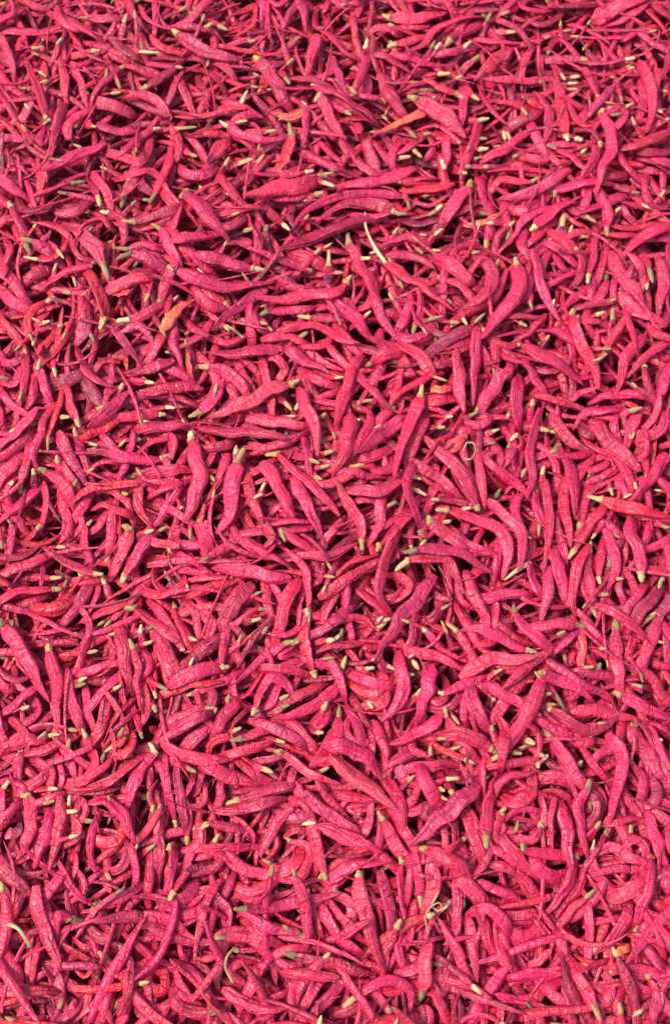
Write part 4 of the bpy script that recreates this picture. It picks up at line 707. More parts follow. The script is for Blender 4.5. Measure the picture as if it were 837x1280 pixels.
REST = """
n 206 122|-456 -508 13 -519 -546 -41 -590 -583 -84 -671 -599 -124 -753 -607 -163|-419 -500 46
n 241 102|460 -1077 -38 412 -1128 -80 364 -1186 -110 323 -1252 -135 286 -1320 -158|481 -1048 -10
n 238 137|979 -1405 7 912 -1380 -34 838 -1359 -67 761 -1351 -98 684 -1348 -128|1019 -1414 34
d 220 131|-1976 3155 11 -1927 3223 -24 -1865 3283 -52 -1786 3315 -81 -1702 3332 -110|-2022 3121 36
n 232 138|-1401 -827 -82 -1483 -817 -133 -1571 -814 -174 -1659 -837 -206 -1745 -874 -232|-1348 -824 -46
d 222 135|1337 -1464 -41 1288 -1517 -75 1235 -1572 -99 1177 -1623 -120 1117 -1672 -141|1355 -1445 -15
n 257 118|1662 174 -77 1655 267 -129 1644 366 -169 1635 467 -202 1626 571 -227|1661 121 -41
n 333 174|774 3498 -30 708 3481 -67 641 3450 -94 580 3406 -119 522 3359 -141|829 3529 -6
n 278 163|-1126 -90 -103 -1203 -108 -159 -1287 -127 -204 -1377 -125 -240 -1469 -117 -269|-1073 -91 -64
n 230 90|593 1288 7 525 1295 -46 450 1295 -92 374 1294 -136 297 1293 -177|678 1294 47
d 208 115|-1445 -1719 3 -1533 -1708 -45 -1624 -1701 -87 -1714 -1712 -128 -1805 -1730 -167|-1374 -1716 34
n 181 68|-63 -872 -40 -137 -900 -80 -218 -922 -108 -303 -905 -130 -385 -876 -150|1 -871 -15
n 193 83|-1484 449 -13 -1566 494 -46 -1652 537 -72 -1740 575 -99 -1828 611 -128|-1432 423 9
n 244 102|1411 -924 -39 1343 -939 -79 1268 -952 -108 1191 -944 -134 1115 -931 -159|1463 -923 -14
n 262 107|863 -1439 19 804 -1481 -21 739 -1522 -51 665 -1545 -81 590 -1562 -110|899 -1423 45
n 252 97|-1486 3682 3 -1505 3616 -34 -1522 3543 -59 -1543 3470 -84 -1565 3399 -110|-1472 3734 24
n 220 106|2053 3306 -31 1993 3328 -86 1924 3344 -132 1855 3367 -175 1786 3392 -215|2077 3283 4
n 278 168|-1480 -36 -113 -1539 -77 -163 -1600 -125 -204 -1664 -174 -239 -1729 -225 -270|-1450 -22 -80
n 225 89|2230 3622 -29 2178 3670 -79 2114 3705 -124 2042 3697 -169 1973 3665 -211|2262 3607 6
n 196 108|183 734 -16 107 734 -69 25 735 -114 -55 754 -158 -135 778 -200|231 724 18
n 290 151|1641 2046 25 1599 2129 -7 1548 2208 -34 1481 2273 -66 1412 2332 -102|1698 1987 44
n 204 111|-2 -768 -35 -63 -805 -79 -124 -850 -112 -178 -907 -141 -228 -967 -168|30 -742 -5
n 220 85|208 3446 7 195 3383 -35 179 3311 -63 150 3244 -90 117 3178 -117|229 3511 32
n 271 100|-998 -1156 27 -1054 -1077 -31 -1105 -993 -85 -1134 -899 -139 -1156 -804 -194|-980 -1195 59
n 229 122|1171 -1079 -26 1102 -1094 -66 1027 -1107 -97 950 -1103 -125 874 -1095 -154|1212 -1078 0
n 293 110|688 631 -29 614 657 -63 535 672 -90 456 654 -116 380 625 -141|722 626 -4
n 251 102|643 -64 2 570 -75 -32 493 -86 -54 414 -85 -72 335 -80 -88|682 -66 27
n 190 89|1240 -1078 -33 1209 -1005 -72 1177 -928 -101 1156 -845 -127 1138 -762 -150|1284 -1194 -11
n 232 107|306 -914 -56 244 -867 -99 175 -820 -129 100 -779 -154 22 -741 -174|338 -938 -25
d 316 147|-454 1971 -23 -466 1903 -64 -482 1830 -92 -516 1762 -116 -556 1695 -140|-440 2000 2
d 243 97|1493 -927 -49 1476 -990 -99 1455 -1059 -138 1430 -1130 -171 1403 -1203 -199|1499 -900 -16
n 245 141|-541 -776 -2 -574 -836 -44 -604 -904 -75 -626 -978 -102 -644 -1052 -128|-529 -748 28
d 205 90|929 1212 27 893 1319 -19 860 1429 -63 841 1540 -109 826 1651 -158|946 1148 51
n 223 135|1385 -1668 -33 1403 -1589 -85 1419 -1505 -129 1435 -1419 -170 1449 -1331 -206|1375 -1703 0
n 181 87|-1199 -1692 0 -1182 -1757 -53 -1161 -1826 -97 -1138 -1897 -139 -1113 -1969 -179|-1218 -1633 38
d 268 109|-298 -1102 -22 -367 -1128 -59 -440 -1159 -86 -513 -1191 -111 -586 -1225 -133|-257 -1087 4
n 292 128|-1563 2218 2 -1615 2334 -48 -1664 2455 -88 -1686 2585 -124 -1696 2718 -154|-1534 2111 42
n 216 84|2011 2747 67 2058 2702 22 2099 2644 -13 2120 2575 -45 2136 2504 -78|1988 2792 92
n 212 90|1842 2092 26 1798 2055 -25 1746 2015 -65 1680 1991 -97 1612 1972 -126|1861 2094 55
n 239 91|541 1894 -116 506 1992 -174 461 2092 -221 391 2181 -259 305 2258 -288|575 1823 -66
n 232 138|-1810 1661 -14 -1820 1599 -70 -1839 1530 -115 -1889 1477 -157 -1946 1427 -195|-1785 1697 23
n 245 124|-644 3020 -40 -657 2960 -91 -681 2893 -131 -734 2845 -168 -795 2803 -203|-601 3092 -5
d 398 211|-583 1953 3 -660 1956 -30 -740 1951 -53 -821 1941 -75 -901 1931 -98|-529 1955 23
d 307 193|1281 583 -102 1211 611 -140 1135 638 -166 1062 680 -183 991 724 -197|1318 557 -75
d 207 122|-1432 -1677 4 -1444 -1744 -41 -1454 -1817 -75 -1464 -1892 -105 -1474 -1969 -131|-1424 -1632 35
d 230 125|-1073 -1918 -41 -1129 -1968 -79 -1181 -2029 -108 -1206 -2104 -136 -1219 -2184 -161|-1051 -1883 -10
n 335 170|-286 -1147 -24 -359 -1165 -61 -436 -1187 -88 -514 -1208 -111 -593 -1229 -133|-251 -1140 3
n 212 114|-1574 -1305 -20 -1662 -1324 -77 -1756 -1337 -126 -1851 -1318 -170 -1946 -1290 -208|-1509 -1309 20
d 275 103|-464 -659 1 -542 -663 -46 -624 -671 -85 -705 -684 -123 -787 -698 -160|-417 -656 32
n 236 102|561 -1600 29 505 -1547 -21 438 -1501 -64 357 -1486 -104 273 -1483 -142|590 -1614 61
n 249 106|-1450 673 -3 -1518 636 -43 -1590 599 -74 -1671 583 -101 -1754 574 -127|-1408 681 23
n 258 164|1810 211 -73 1810 305 -119 1804 403 -153 1791 502 -182 1776 602 -206|1809 159 -40
n 276 124|1151 2701 -20 1180 2639 -58 1204 2568 -85 1219 2495 -111 1231 2420 -138|1137 2745 5
d 245 90|32 -744 -35 3 -805 -84 -24 -873 -122 -37 -948 -155 -45 -1025 -185|43 -706 -1
d 259 97|1801 371 -77 1746 419 -126 1683 465 -166 1616 509 -203 1545 551 -237|1827 344 -44
d 213 135|631 2174 -136 562 2191 -187 485 2192 -227 413 2159 -263 347 2112 -294|676 2177 -99
n 334 172|1760 1314 -25 1759 1250 -70 1757 1178 -105 1762 1105 -137 1770 1033 -168|1760 1385 3
n 310 115|537 2650 -79 488 2732 -103 431 2811 -116 367 2886 -128 302 2959 -140|589 2580 -64
n 291 115|-738 2515 -54 -772 2456 -96 -805 2387 -122 -843 2318 -141 -882 2248 -155|-710 2558 -26
n 229 135|1927 2839 55 2019 2896 -1 2117 2949 -50 2216 2999 -98 2318 3049 -143|1854 2800 92
n 186 77|1740 119 -68 1679 96 -112 1612 68 -144 1543 41 -172 1473 13 -197|1776 130 -39
d 205 85|-1073 -690 -66 -1144 -720 -115 -1220 -754 -155 -1300 -777 -192 -1383 -798 -227|-1027 -678 -30
n 294 131|2228 2806 35 2164 2793 -1 2096 2774 -25 2025 2762 -48 1955 2754 -71|2255 2800 62
d 269 120|-604 3570 -59 -680 3587 -100 -764 3594 -130 -849 3603 -154 -935 3611 -175|-559 3550 -28
n 231 144|-1004 -1076 18 -1039 -987 -45 -1077 -895 -102 -1120 -806 -159 -1165 -716 -215|-985 -1116 53
n 210 86|-1673 1595 -5 -1711 1701 -43 -1748 1810 -70 -1781 1922 -95 -1813 2033 -118|-1648 1520 22
n 314 125|-306 748 -74 -366 825 -132 -431 906 -176 -485 1001 -208 -534 1101 -230|-266 677 -26
d 173 66|400 -1556 16 352 -1607 -33 299 -1661 -74 241 -1710 -114 181 -1758 -153|430 -1530 47
n 223 125|-1873 3618 -5 -1826 3565 -41 -1784 3501 -63 -1756 3430 -85 -1732 3357 -110|-1891 3651 17
n 305 125|1232 3671 -80 1160 3694 -111 1081 3709 -131 1002 3729 -147 922 3749 -161|1285 3651 -59
n 302 146|-818 -761 -16 -903 -727 -77 -992 -691 -132 -1079 -648 -186 -1164 -601 -239|-778 -781 20
n 203 98|903 -956 -21 844 -990 -67 777 -1026 -103 705 -1050 -136 631 -1071 -167|940 -942 10
n 216 133|-2087 2740 14 -2030 2713 -32 -1976 2667 -67 -1947 2598 -95 -1925 2526 -120|-2110 2767 42
d 208 118|-1565 -1671 -5 -1650 -1686 -57 -1739 -1701 -101 -1830 -1709 -144 -1922 -1716 -185|-1503 -1663 30
n 204 87|736 1408 13 802 1377 -23 866 1336 -52 918 1282 -81 967 1225 -113|709 1422 38
n 331 158|-930 1123 -40 -906 1071 -96 -883 1008 -142 -871 939 -181 -862 866 -215|-939 1157 -3
n 277 117|614 2765 -58 544 2767 -100 469 2760 -131 392 2752 -159 315 2743 -185|653 2759 -30
n 242 98|2018 2141 22 1979 2219 0 1927 2291 -17 1854 2339 -38 1774 2373 -63|2056 2100 40
n 295 180|-646 -1864 -86 -686 -1922 -135 -726 -1987 -173 -762 -2057 -207 -796 -2131 -236|-625 -1829 -51
d 215 129|1954 2219 44 1895 2272 15 1826 2314 -9 1748 2318 -40 1671 2306 -74|1999 2202 67
n 217 115|-1088 2824 -69 -1167 2848 -106 -1253 2863 -134 -1341 2873 -156 -1430 2882 -176|-939 2814 -39
n 293 133|-458 2772 -35 -536 2803 -83 -620 2827 -125 -706 2846 -164 -795 2862 -200|-395 2753 -1
n 289 140|974 558 -77 905 542 -114 831 522 -138 754 505 -156 677 489 -172|1008 560 -51
d 297 167|-1446 -1025 -41 -1528 -1027 -94 -1616 -1034 -136 -1704 -1050 -174 -1793 -1072 -208|-1395 -1021 -5
d 326 149|1610 2630 69 1553 2706 6 1491 2781 -51 1431 2860 -106 1370 2940 -160|1639 2585 106
n 259 149|-1334 -1765 1 -1420 -1748 -42 -1510 -1735 -78 -1600 -1741 -115 -1690 -1754 -151|-1285 -1767 28
n 200 84|620 892 -2 549 940 -46 475 988 -84 402 1037 -122 330 1088 -161|691 852 22
d 235 103|1591 -333 -8 1577 -399 -50 1561 -470 -83 1542 -541 -116 1523 -612 -149|1599 -294 18
n 349 127|2033 1696 -46 2026 1796 -80 2015 1900 -101 2008 2005 -114 2003 2111 -123|2039 1573 -16
n 272 156|-627 -933 6 -705 -941 -37 -788 -949 -71 -872 -954 -104 -956 -956 -137|-590 -934 34
n 185 102|1638 -127 -33 1603 -55 -86 1557 14 -131 1486 59 -174 1405 90 -213|1669 -160 0
n 298 161|407 -961 -51 334 -959 -98 254 -957 -135 174 -946 -166 91 -932 -192|450 -968 -18
n 221 136|-1499 3165 10 -1554 3293 -24 -1604 3423 -56 -1643 3555 -96 -1679 3686 -144|-1470 3082 26
n 231 136|180 -926 -55 107 -943 -98 28 -958 -129 -55 -953 -155 -138 -941 -176|225 -926 -26
n 286 133|-1571 497 0 -1550 440 -54 -1529 376 -99 -1519 309 -143 -1513 241 -186|-1578 534 33
d 193 80|-242 699 -58 -269 632 -92 -299 560 -112 -340 493 -131 -384 428 -149|-223 727 -31
n 176 112|572 -1329 5 500 -1324 -45 423 -1320 -86 344 -1313 -125 265 -1304 -162|613 -1333 38
n 308 163|-522 2527 -49 -563 2476 -94 -609 2417 -125 -671 2372 -150 -737 2331 -172|-473 2568 -17
d 285 177|-169 -1771 -61 -244 -1782 -113 -326 -1789 -154 -412 -1778 -188 -498 -1760 -215|-103 -1774 -24
n 231 136|-1000 -1907 -51 -1065 -1945 -88 -1133 -1987 -115 -1202 -2029 -136 -1273 -2071 -154|-961 -1886 -24
d 276 166|1640 2510 78 1586 2495 26 1530 2467 -16 1483 2422 -56 1440 2373 -95|1660 2517 109
n 236 128|-1464 -1371 0 -1468 -1443 -43 -1477 -1519 -78 -1510 -1588 -112 -1550 -1655 -144|-1450 -1334 30
n 284 108|1531 1932 11 1513 1877 -40 1494 1812 -78 1479 1743 -111 1465 1672 -139|1540 1971 44
n 320 181|-2004 1845 4 -2055 1944 -24 -2108 2044 -43 -2160 2145 -62 -2212 2245 -84|-1966 1773 22
d 227 139|1326 1158 -4 1288 1111 -53 1246 1059 -93 1198 1008 -130 1149 958 -164|1340 1170 26
d 241 98|474 133 27 413 190 -9 346 243 -37 272 290 -64 199 334 -92|543 88 45
d 176 84|1385 -1303 -56 1314 -1299 -90 1238 -1296 -113 1161 -1293 -133 1084 -1289 -152|1425 -1307 -33
n 256 148|-891 -1906 -66 -909 -1972 -115 -925 -2046 -153 -938 -2122 -185 -949 -2201 -213|-883 -1877 -33
n 229 145|-1850 1298 -48 -1933 1307 -100 -2021 1308 -144 -2110 1297 -184 -2201 1279 -220|-1802 1292 -12
d 354 213|-128 2301 -90 -201 2274 -127 -279 2249 -150 -363 2258 -168 -445 2277 -186|-74 2302 -69
n 238 148|-1570 190 -53 -1616 140 -106 -1661 82 -151 -1700 19 -195 -1736 -48 -237|-1546 216 -19
n 283 175|1406 -1795 -27 1365 -1852 -69 1321 -1913 -104 1281 -1976 -138 1242 -2040 -173|1424 -1765 0
n 210 102|-1978 -159 -87 -1992 -68 -117 -2004 26 -135 -2020 120 -149 -2039 214 -163|-1967 -210 -65
n 212 109|1686 1101 -27 1622 1127 -69 1549 1146 -100 1473 1158 -126 1395 1167 -149|1728 1085 3
d 179 99|655 -1205 -9 612 -1140 -64 565 -1070 -111 525 -993 -152 487 -913 -189|683 -1256 30
n 235 85|-1544 -1597 -4 -1634 -1591 -60 -1728 -1587 -108 -1822 -1582 -154 -1918 -1577 -198|-1492 -1600 31
n 359 190|-821 3698 -51 -895 3780 -90 -976 3860 -122 -1059 3937 -153 -1141 4015 -186|-760 3636 -24
n 182 91|622 -581 -28 562 -611 -77 497 -646 -117 431 -683 -153 365 -722 -187|654 -566 4
n 213 94|-666 2078 2 -742 2087 -35 -822 2084 -63 -901 2064 -88 -979 2037 -111|-624 2076 27
n 251 102|-6 504 14 -38 609 -57 -68 721 -118 -75 840 -170 -72 963 -214|1 445 58
n 262 163|-72 -1497 -34 -136 -1532 -83 -207 -1567 -123 -283 -1595 -160 -361 -1619 -193|-32 -1482 -1
n 265 153|316 20 58 250 -7 22 181 -38 -5 109 -64 -30 37 -88 -56|362 37 81
n 330 124|-794 -1490 0 -867 -1448 -33 -944 -1407 -58 -1024 -1370 -83 -1103 -1336 -110|-751 -1512 22
n 184 102|-52 -407 35 -129 -384 -3 -210 -364 -34 -292 -347 -66 -373 -331 -99|1 -420 60
n 287 180|-162 319 46 -236 371 -19 -316 422 -77 -397 475 -133 -480 528 -185|-89 275 91
d 213 93|-1333 2154 5 -1388 2111 -34 -1444 2060 -63 -1505 2016 -90 -1568 1974 -118|-1302 2165 33
n 256 119|-78 260 64 -151 273 13 -230 278 -30 -310 266 -71 -390 247 -109|-30 259 96
n 202 74|881 1261 29 830 1225 -18 775 1184 -56 716 1145 -91 655 1107 -125|942 1308 60
n 260 113|203 1361 -56 142 1337 -106 80 1301 -146 27 1249 -182 -23 1193 -216|228 1371 -24
n 302 141|286 -650 -36 211 -648 -77 132 -656 -108 57 -685 -139 -15 -721 -168|319 -646 -6
n 206 100|806 1284 27 790 1402 -27 766 1519 -80 719 1626 -139 665 1729 -200|826 1224 57
d 307 124|-1096 3825 -32 -1169 3821 -71 -1243 3799 -99 -1311 3757 -123 -1373 3706 -143|-1050 3836 -6
d 266 163|-1037 711 -54 -1123 714 -89 -1213 722 -112 -1297 757 -131 -1377 801 -150|-983 693 -31
n 316 141|900 1813 -40 838 1853 -100 766 1885 -153 686 1896 -202 603 1895 -247|940 1795 0
n 230 139|1659 1340 -20 1594 1331 -60 1523 1315 -89 1452 1298 -114 1380 1280 -137|1705 1346 7
d 185 102|646 -1385 16 576 -1395 -31 501 -1409 -68 425 -1424 -104 349 -1440 -138|686 -1378 46
n 219 94|-985 -1711 -22 -999 -1777 -75 -1013 -1850 -119 -1030 -1925 -158 -1048 -2002 -192|-976 -1683 13
n 226 86|-1489 271 -42 -1552 231 -90 -1620 190 -129 -1697 161 -160 -1778 137 -189|-1444 287 -12
n 253 114|1262 289 -102 1264 215 -140 1255 136 -162 1221 61 -178 1181 -10 -193|1272 329 -76
d 291 123|839 653 -48 777 621 -88 710 586 -115 635 563 -135 559 545 -153|880 665 -22
n 303 166|-1041 -504 -89 -976 -544 -117 -913 -592 -133 -861 -653 -147 -814 -718 -161|-1061 -486 -65
d 349 159|-224 1219 -88 -287 1191 -135 -354 1157 -172 -428 1130 -204 -503 1104 -232|-172 1237 -56
n 466 184|1063 -1338 -6 1004 -1295 -49 939 -1253 -83 872 -1213 -115 805 -1174 -148|1096 -1361 21
n 246 150|730 1265 22 661 1307 -31 585 1346 -78 509 1384 -125 432 1422 -171|776 1239 55
n 245 112|241 530 15 184 490 -23 121 446 -49 51 415 -75 -21 389 -100|281 548 41
n 283 178|-603 391 -30 -593 317 -62 -589 238 -83 -612 165 -109 -642 95 -139|-596 434 -7
n 297 113|43 -916 -50 24 -981 -94 1 -1052 -126 -31 -1122 -154 -66 -1192 -179|66 -859 -18
n 199 128|-316 -1335 -26 -392 -1312 -63 -472 -1289 -88 -554 -1266 -109 -636 -1243 -129|-272 -1349 1
n 194 76|895 -1715 20 844 -1763 -25 787 -1812 -63 722 -1851 -97 654 -1887 -131|913 -1702 50
d 226 114|-95 -1290 -35 -169 -1267 -77 -251 -1251 -106 -335 -1257 -131 -419 -1272 -154|-61 -1294 -6
n 234 134|1540 -504 -3 1474 -487 -44 1401 -475 -76 1326 -469 -106 1252 -466 -136|1568 -512 25
n 186 91|-857 -96 -49 -873 -1 -93 -886 99 -128 -891 201 -159 -893 303 -190|-850 -169 -20
d 204 105|-1934 1216 -56 -1987 1312 -105 -2043 1413 -140 -2098 1516 -166 -2153 1621 -183|-1899 1152 -18
n 199 125|-672 -1198 16 -693 -1266 -30 -720 -1336 -67 -767 -1398 -100 -819 -1456 -132|-650 -1164 45
n 215 128|-756 247 -31 -823 316 -87 -895 390 -131 -958 475 -166 -1019 564 -195|-715 194 9
n 234 104|1586 3298 -81 1562 3412 -138 1528 3530 -181 1496 3652 -211 1463 3777 -229|1597 3200 -29
n 251 102|-1381 3603 11 -1351 3552 -34 -1318 3493 -68 -1284 3436 -101 -1248 3379 -135|-1404 3641 37
n 232 134|673 3469 -17 630 3421 -60 590 3361 -90 560 3294 -117 533 3225 -143|700 3513 11
n 225 139|-1281 148 -77 -1363 173 -113 -1450 195 -139 -1538 219 -159 -1627 243 -176|-1239 131 -50
d 506 230|1482 1991 15 1477 1933 -36 1467 1867 -75 1452 1798 -108 1436 1728 -137|1492 2050 52
n 219 112|120 589 3 48 596 -46 -29 594 -87 -106 576 -123 -183 550 -155|156 588 34
d 191 110|1165 314 -100 1211 402 -149 1261 494 -184 1320 584 -211 1384 672 -231|1124 246 -61
n 201 81|-1754 -1152 -58 -1837 -1163 -107 -1924 -1178 -146 -2014 -1191 -180 -2105 -1204 -210|-1702 -1147 -23
n 281 172|1236 1404 20 1237 1517 -26 1233 1633 -67 1213 1748 -107 1187 1861 -147|1240 1343 49
n 337 149|1824 682 -51 1763 683 -104 1695 678 -148 1626 666 -189 1556 651 -226|1888 690 -11
n 262 137|1224 735 -76 1216 676 -131 1205 609 -175 1194 538 -213 1182 464 -245|1226 760 -42
n 262 112|1164 1259 20 1109 1329 -18 1048 1395 -51 979 1452 -86 910 1507 -125|1203 1220 44
n 256 96|-113 192 74 -194 230 14 -278 272 -40 -353 329 -93 -426 390 -146|-77 165 109
n 218 93|-1529 3063 -1 -1613 3085 -36 -1701 3100 -64 -1790 3112 -93 -1878 3125 -123|-1462 3053 21
n 197 108|1599 -1370 -87 1639 -1428 -129 1678 -1494 -159 1713 -1564 -181 1746 -1637 -198|1575 -1336 -55
n 221 105|-2040 3239 5 -2130 3335 -53 -2222 3432 -104 -2311 3535 -150 -2401 3640 -188|-1979 3168 41
n 277 159|978 2634 -49 915 2680 -97 841 2715 -136 759 2722 -173 675 2715 -207|1033 2612 -10
d 268 102|2008 1576 -45 2032 1681 -87 2052 1791 -116 2067 1905 -135 2078 2019 -148|1994 1519 -13
n 190 121|-1305 444 -32 -1366 405 -75 -1427 360 -110 -1487 311 -145 -1546 261 -179|-1267 469 -4
n 231 147|-973 -1042 15 -1056 -998 -44 -1142 -952 -98 -1226 -903 -151 -1309 -852 -204|-926 -1068 50
n 256 114|93 259 66 19 259 22 -59 254 -14 -138 251 -49 -217 249 -85|176 269 90
d 256 162|685 2209 -128 636 2172 -181 580 2130 -222 513 2101 -258 443 2075 -290|722 2222 -91
n 324 182|-74 2396 -87 -149 2449 -116 -228 2499 -138 -308 2549 -160 -386 2600 -184|1 2353 -74
d 320 151|-919 3668 -39 -994 3663 -75 -1069 3637 -99 -1129 3583 -121 -1182 3522 -142|-861 3701 -17
d 182 98|1510 -815 -34 1441 -796 -70 1367 -782 -98 1292 -783 -125 1216 -788 -152|1538 -821 -8
n 219 109|-1936 740 -1 -1954 674 -42 -1972 603 -73 -1996 533 -105 -2023 465 -136|-1921 780 26
d 239 127|-1809 256 -21 -1810 196 -78 -1806 130 -128 -1791 64 -176 -1774 -3 -223|-1809 275 12
n 247 140|-80 628 -23 -143 600 -67 -207 559 -99 -259 500 -122 -306 435 -140|-55 641 7
n 300 112|-54 359 45 -128 357 -5 -207 351 -47 -287 349 -87 -367 347 -127|-6 358 77
d 254 135|-2033 892 -29 -1968 876 -67 -1897 860 -93 -1823 859 -119 -1750 863 -143|-2074 892 -3
n 332 197|-62 -1155 -41 -102 -1213 -82 -142 -1277 -114 -175 -1347 -144 -205 -1417 -174|-42 -1120 -13
d 325 127|1184 2696 -14 1208 2631 -52 1235 2559 -78 1279 2494 -97 1327 2432 -115|1158 2737 9
n 245 117|-667 2859 -50 -744 2880 -98 -828 2892 -138 -914 2901 -173 -1002 2907 -203|-595 2846 -14
n 182 112|1832 -761 -64 1767 -734 -98 1697 -707 -119 1627 -676 -138 1558 -644 -155|1882 -783 -44
n 292 130|448 2599 -89 373 2596 -132 292 2592 -163 210 2614 -182 130 2643 -196|514 2587 -63
n 233 105|1791 -648 -43 1735 -683 -86 1673 -721 -118 1607 -756 -147 1540 -790 -174|1832 -626 -15
d 208 81|1909 -397 -40 1972 -313 -93 2038 -227 -139 2108 -141 -182 2178 -55 -221|1871 -443 -6
n 186 92|-469 78 39 -537 55 -19 -611 29 -70 -689 14 -118 -768 2 -165|-424 86 77
d 238 124|1800 -1323 -110 1733 -1340 -149 1659 -1356 -175 1582 -1360 -196 1505 -1361 -214|1826 -1321 -82
n 248 140|-329 3333 -23 -385 3306 -70 -443 3267 -107 -502 3225 -140 -561 3183 -172|-286 3357 8
n 255 145|-1171 872 -32 -1256 895 -66 -1345 917 -93 -1432 944 -119 -1517 975 -146|-1117 854 -10
d 231 127|1630 3197 -55 1566 3231 -114 1491 3261 -162 1420 3309 -203 1348 3358 -238|1673 3158 -11
d 271 104|189 -1120 -46 142 -1056 -95 92 -985 -131 51 -905 -160 14 -822 -182|210 -1160 -12
n 205 121|-1307 -730 -94 -1379 -757 -140 -1456 -789 -176 -1536 -817 -207 -1617 -845 -236|-1260 -717 -60
n 287 140|-40 -769 -32 -116 -767 -70 -197 -769 -98 -278 -777 -124 -360 -786 -148|1 -769 -6
n 239 144|-1791 1800 4 -1866 1880 -33 -1941 1966 -58 -1996 2066 -78 -2043 2170 -97|-1740 1722 30
n 308 189|-706 -1166 19 -786 -1161 -20 -870 -1161 -52 -954 -1170 -82 -1037 -1182 -113|-659 -1165 45
n 259 101|997 -1889 -6 942 -1843 -42 882 -1797 -67 819 -1754 -89 756 -1711 -112|1024 -1911 19
d 182 86|1270 -739 -9 1213 -773 -56 1149 -808 -93 1078 -831 -126 1004 -850 -157|1306 -726 22
n 240 130|1636 1020 -34 1591 982 -85 1537 940 -126 1475 908 -162 1409 879 -195|1695 1058 1
n 219 133|-1182 1454 33 -1177 1560 1 -1164 1667 -25 -1125 1766 -54 -1079 1862 -87|-1197 1390 53
n 216 84|946 478 -78 872 487 -111 793 493 -132 714 504 -149 635 516 -164|979 467 -53
n 220 134|-1342 3438 16 -1322 3387 -33 -1300 3328 -73 -1277 3269 -111 -1254 3209 -149|-1356 3476 47
n 314 115|1309 425 -110 1242 415 -154 1168 400 -184 1092 387 -209 1015 373 -228|1365 432 -80
n 170 67|1375 -1908 -24 1357 -1976 -70 1339 -2048 -109 1330 -2123 -146 1324 -2199 -182|1383 -1859 6
n 324 207|-1670 332 -15 -1661 273 -72 -1651 208 -122 -1646 141 -170 -1642 72 -216|-1670 357 19
n 357 211|852 2473 -83 795 2540 -125 725 2598 -158 640 2630 -191 549 2643 -221|888 2440 -49
d 278 176|-1099 1243 -2 -1152 1334 -31 -1203 1428 -52 -1244 1527 -73 -1280 1627 -95|-1061 1164 12
n 332 126|903 3499 -49 860 3448 -93 809 3394 -121 739 3360 -141 666 3334 -159|959 3538 -25
n 230 138|1622 3131 -40 1578 3200 -98 1518 3263 -149 1436 3295 -194 1343 3299 -232|1672 3091 7
n 188 105|-1066 -1300 31 -1102 -1214 -20 -1140 -1127 -67 -1181 -1043 -115 -1224 -960 -166|-1048 -1337 60
n 300 125|-341 3202 -12 -394 3327 -72 -450 3454 -124 -497 3588 -171 -542 3723 -211|-310 3118 25
n 298 132|107 3086 22 50 3201 -27 -8 3316 -73 -65 3431 -123 -122 3545 -172|145 3017 46
n 237 101|-931 38 -59 -1005 26 -115 -1082 3 -163 -1149 -43 -209 -1210 -98 -255|-902 44 -23
n 259 129|-1082 -783 -47 -1160 -807 -99 -1244 -830 -141 -1331 -834 -183 -1420 -833 -223|-1036 -779 -11
n 265 167|-559 -1284 1 -631 -1311 -39 -706 -1339 -68 -785 -1359 -94 -866 -1377 -119|-513 -1272 26
n 250 150|-1040 -83 -88 -1113 -102 -145 -1191 -126 -194 -1273 -149 -237 -1356 -172 -276|-992 -74 -48
n 303 165|1084 3747 -45 1063 3697 -98 1034 3638 -137 993 3581 -168 949 3524 -195|1110 3787 -12
n 307 186|1947 -68 -58 1898 -14 -102 1839 36 -138 1769 69 -173 1694 94 -206|1972 -91 -29
d 242 96|1191 -1135 -29 1119 -1141 -67 1043 -1143 -96 967 -1131 -124 892 -1113 -153|1230 -1139 -3
n 260 132|-1801 -1582 -40 -1849 -1635 -86 -1898 -1696 -121 -1945 -1760 -152 -1992 -1827 -177|-1773 -1554 -7
n 183 70|570 -1642 30 506 -1606 -19 438 -1567 -60 369 -1527 -100 301 -1485 -139|605 -1664 61
n 263 133|-291 641 -50 -369 634 -103 -454 630 -146 -538 650 -186 -622 675 -220|-240 630 -12
n 253 96|-1850 958 -22 -1855 887 -59 -1861 811 -84 -1885 738 -109 -1914 668 -133|-1837 1015 2
n 262 122|-695 1267 -45 -755 1339 -66 -818 1412 -77 -880 1485 -88 -940 1559 -99|-666 1228 -26
n 246 132|251 -650 -35 200 -695 -83 145 -744 -122 87 -794 -155 28 -845 -185|273 -635 -3
d 266 165|-1949 181 -30 -2009 141 -79 -2071 94 -120 -2136 47 -156 -2202 -1 -188|-1918 195 2
n 243 146|-1748 953 -13 -1776 1065 -70 -1808 1182 -117 -1856 1294 -158 -1911 1406 -193|-1720 879 26
n 244 88|948 2567 -58 882 2589 -111 807 2603 -154 728 2618 -191 647 2630 -223|984 2548 -22
n 266 117|4 1697 -94 -72 1712 -132 -155 1721 -155 -238 1737 -173 -322 1754 -185|56 1679 -66
n 290 150|-1367 -1318 10 -1347 -1386 -31 -1319 -1455 -63 -1279 -1518 -94 -1234 -1578 -127|-1387 -1278 35
n 282 164|709 3473 -22 662 3429 -64 614 3376 -93 561 3324 -117 507 3272 -139|743 3501 5
d 322 174|-338 2037 -51 -403 2124 -89 -469 2213 -120 -527 2308 -152 -583 2403 -184|-296 1974 -27
d 265 159|-1326 815 -15 -1360 756 -57 -1394 690 -88 -1434 626 -117 -1476 563 -144|-1304 843 13
n 211 135|-193 2106 -84 -246 2056 -118 -296 1996 -139 -342 1931 -157 -386 1865 -173|-173 2120 -58
d 246 92|-406 -729 -3 -466 -769 -46 -523 -821 -80 -559 -891 -109 -585 -967 -135|-382 -701 28
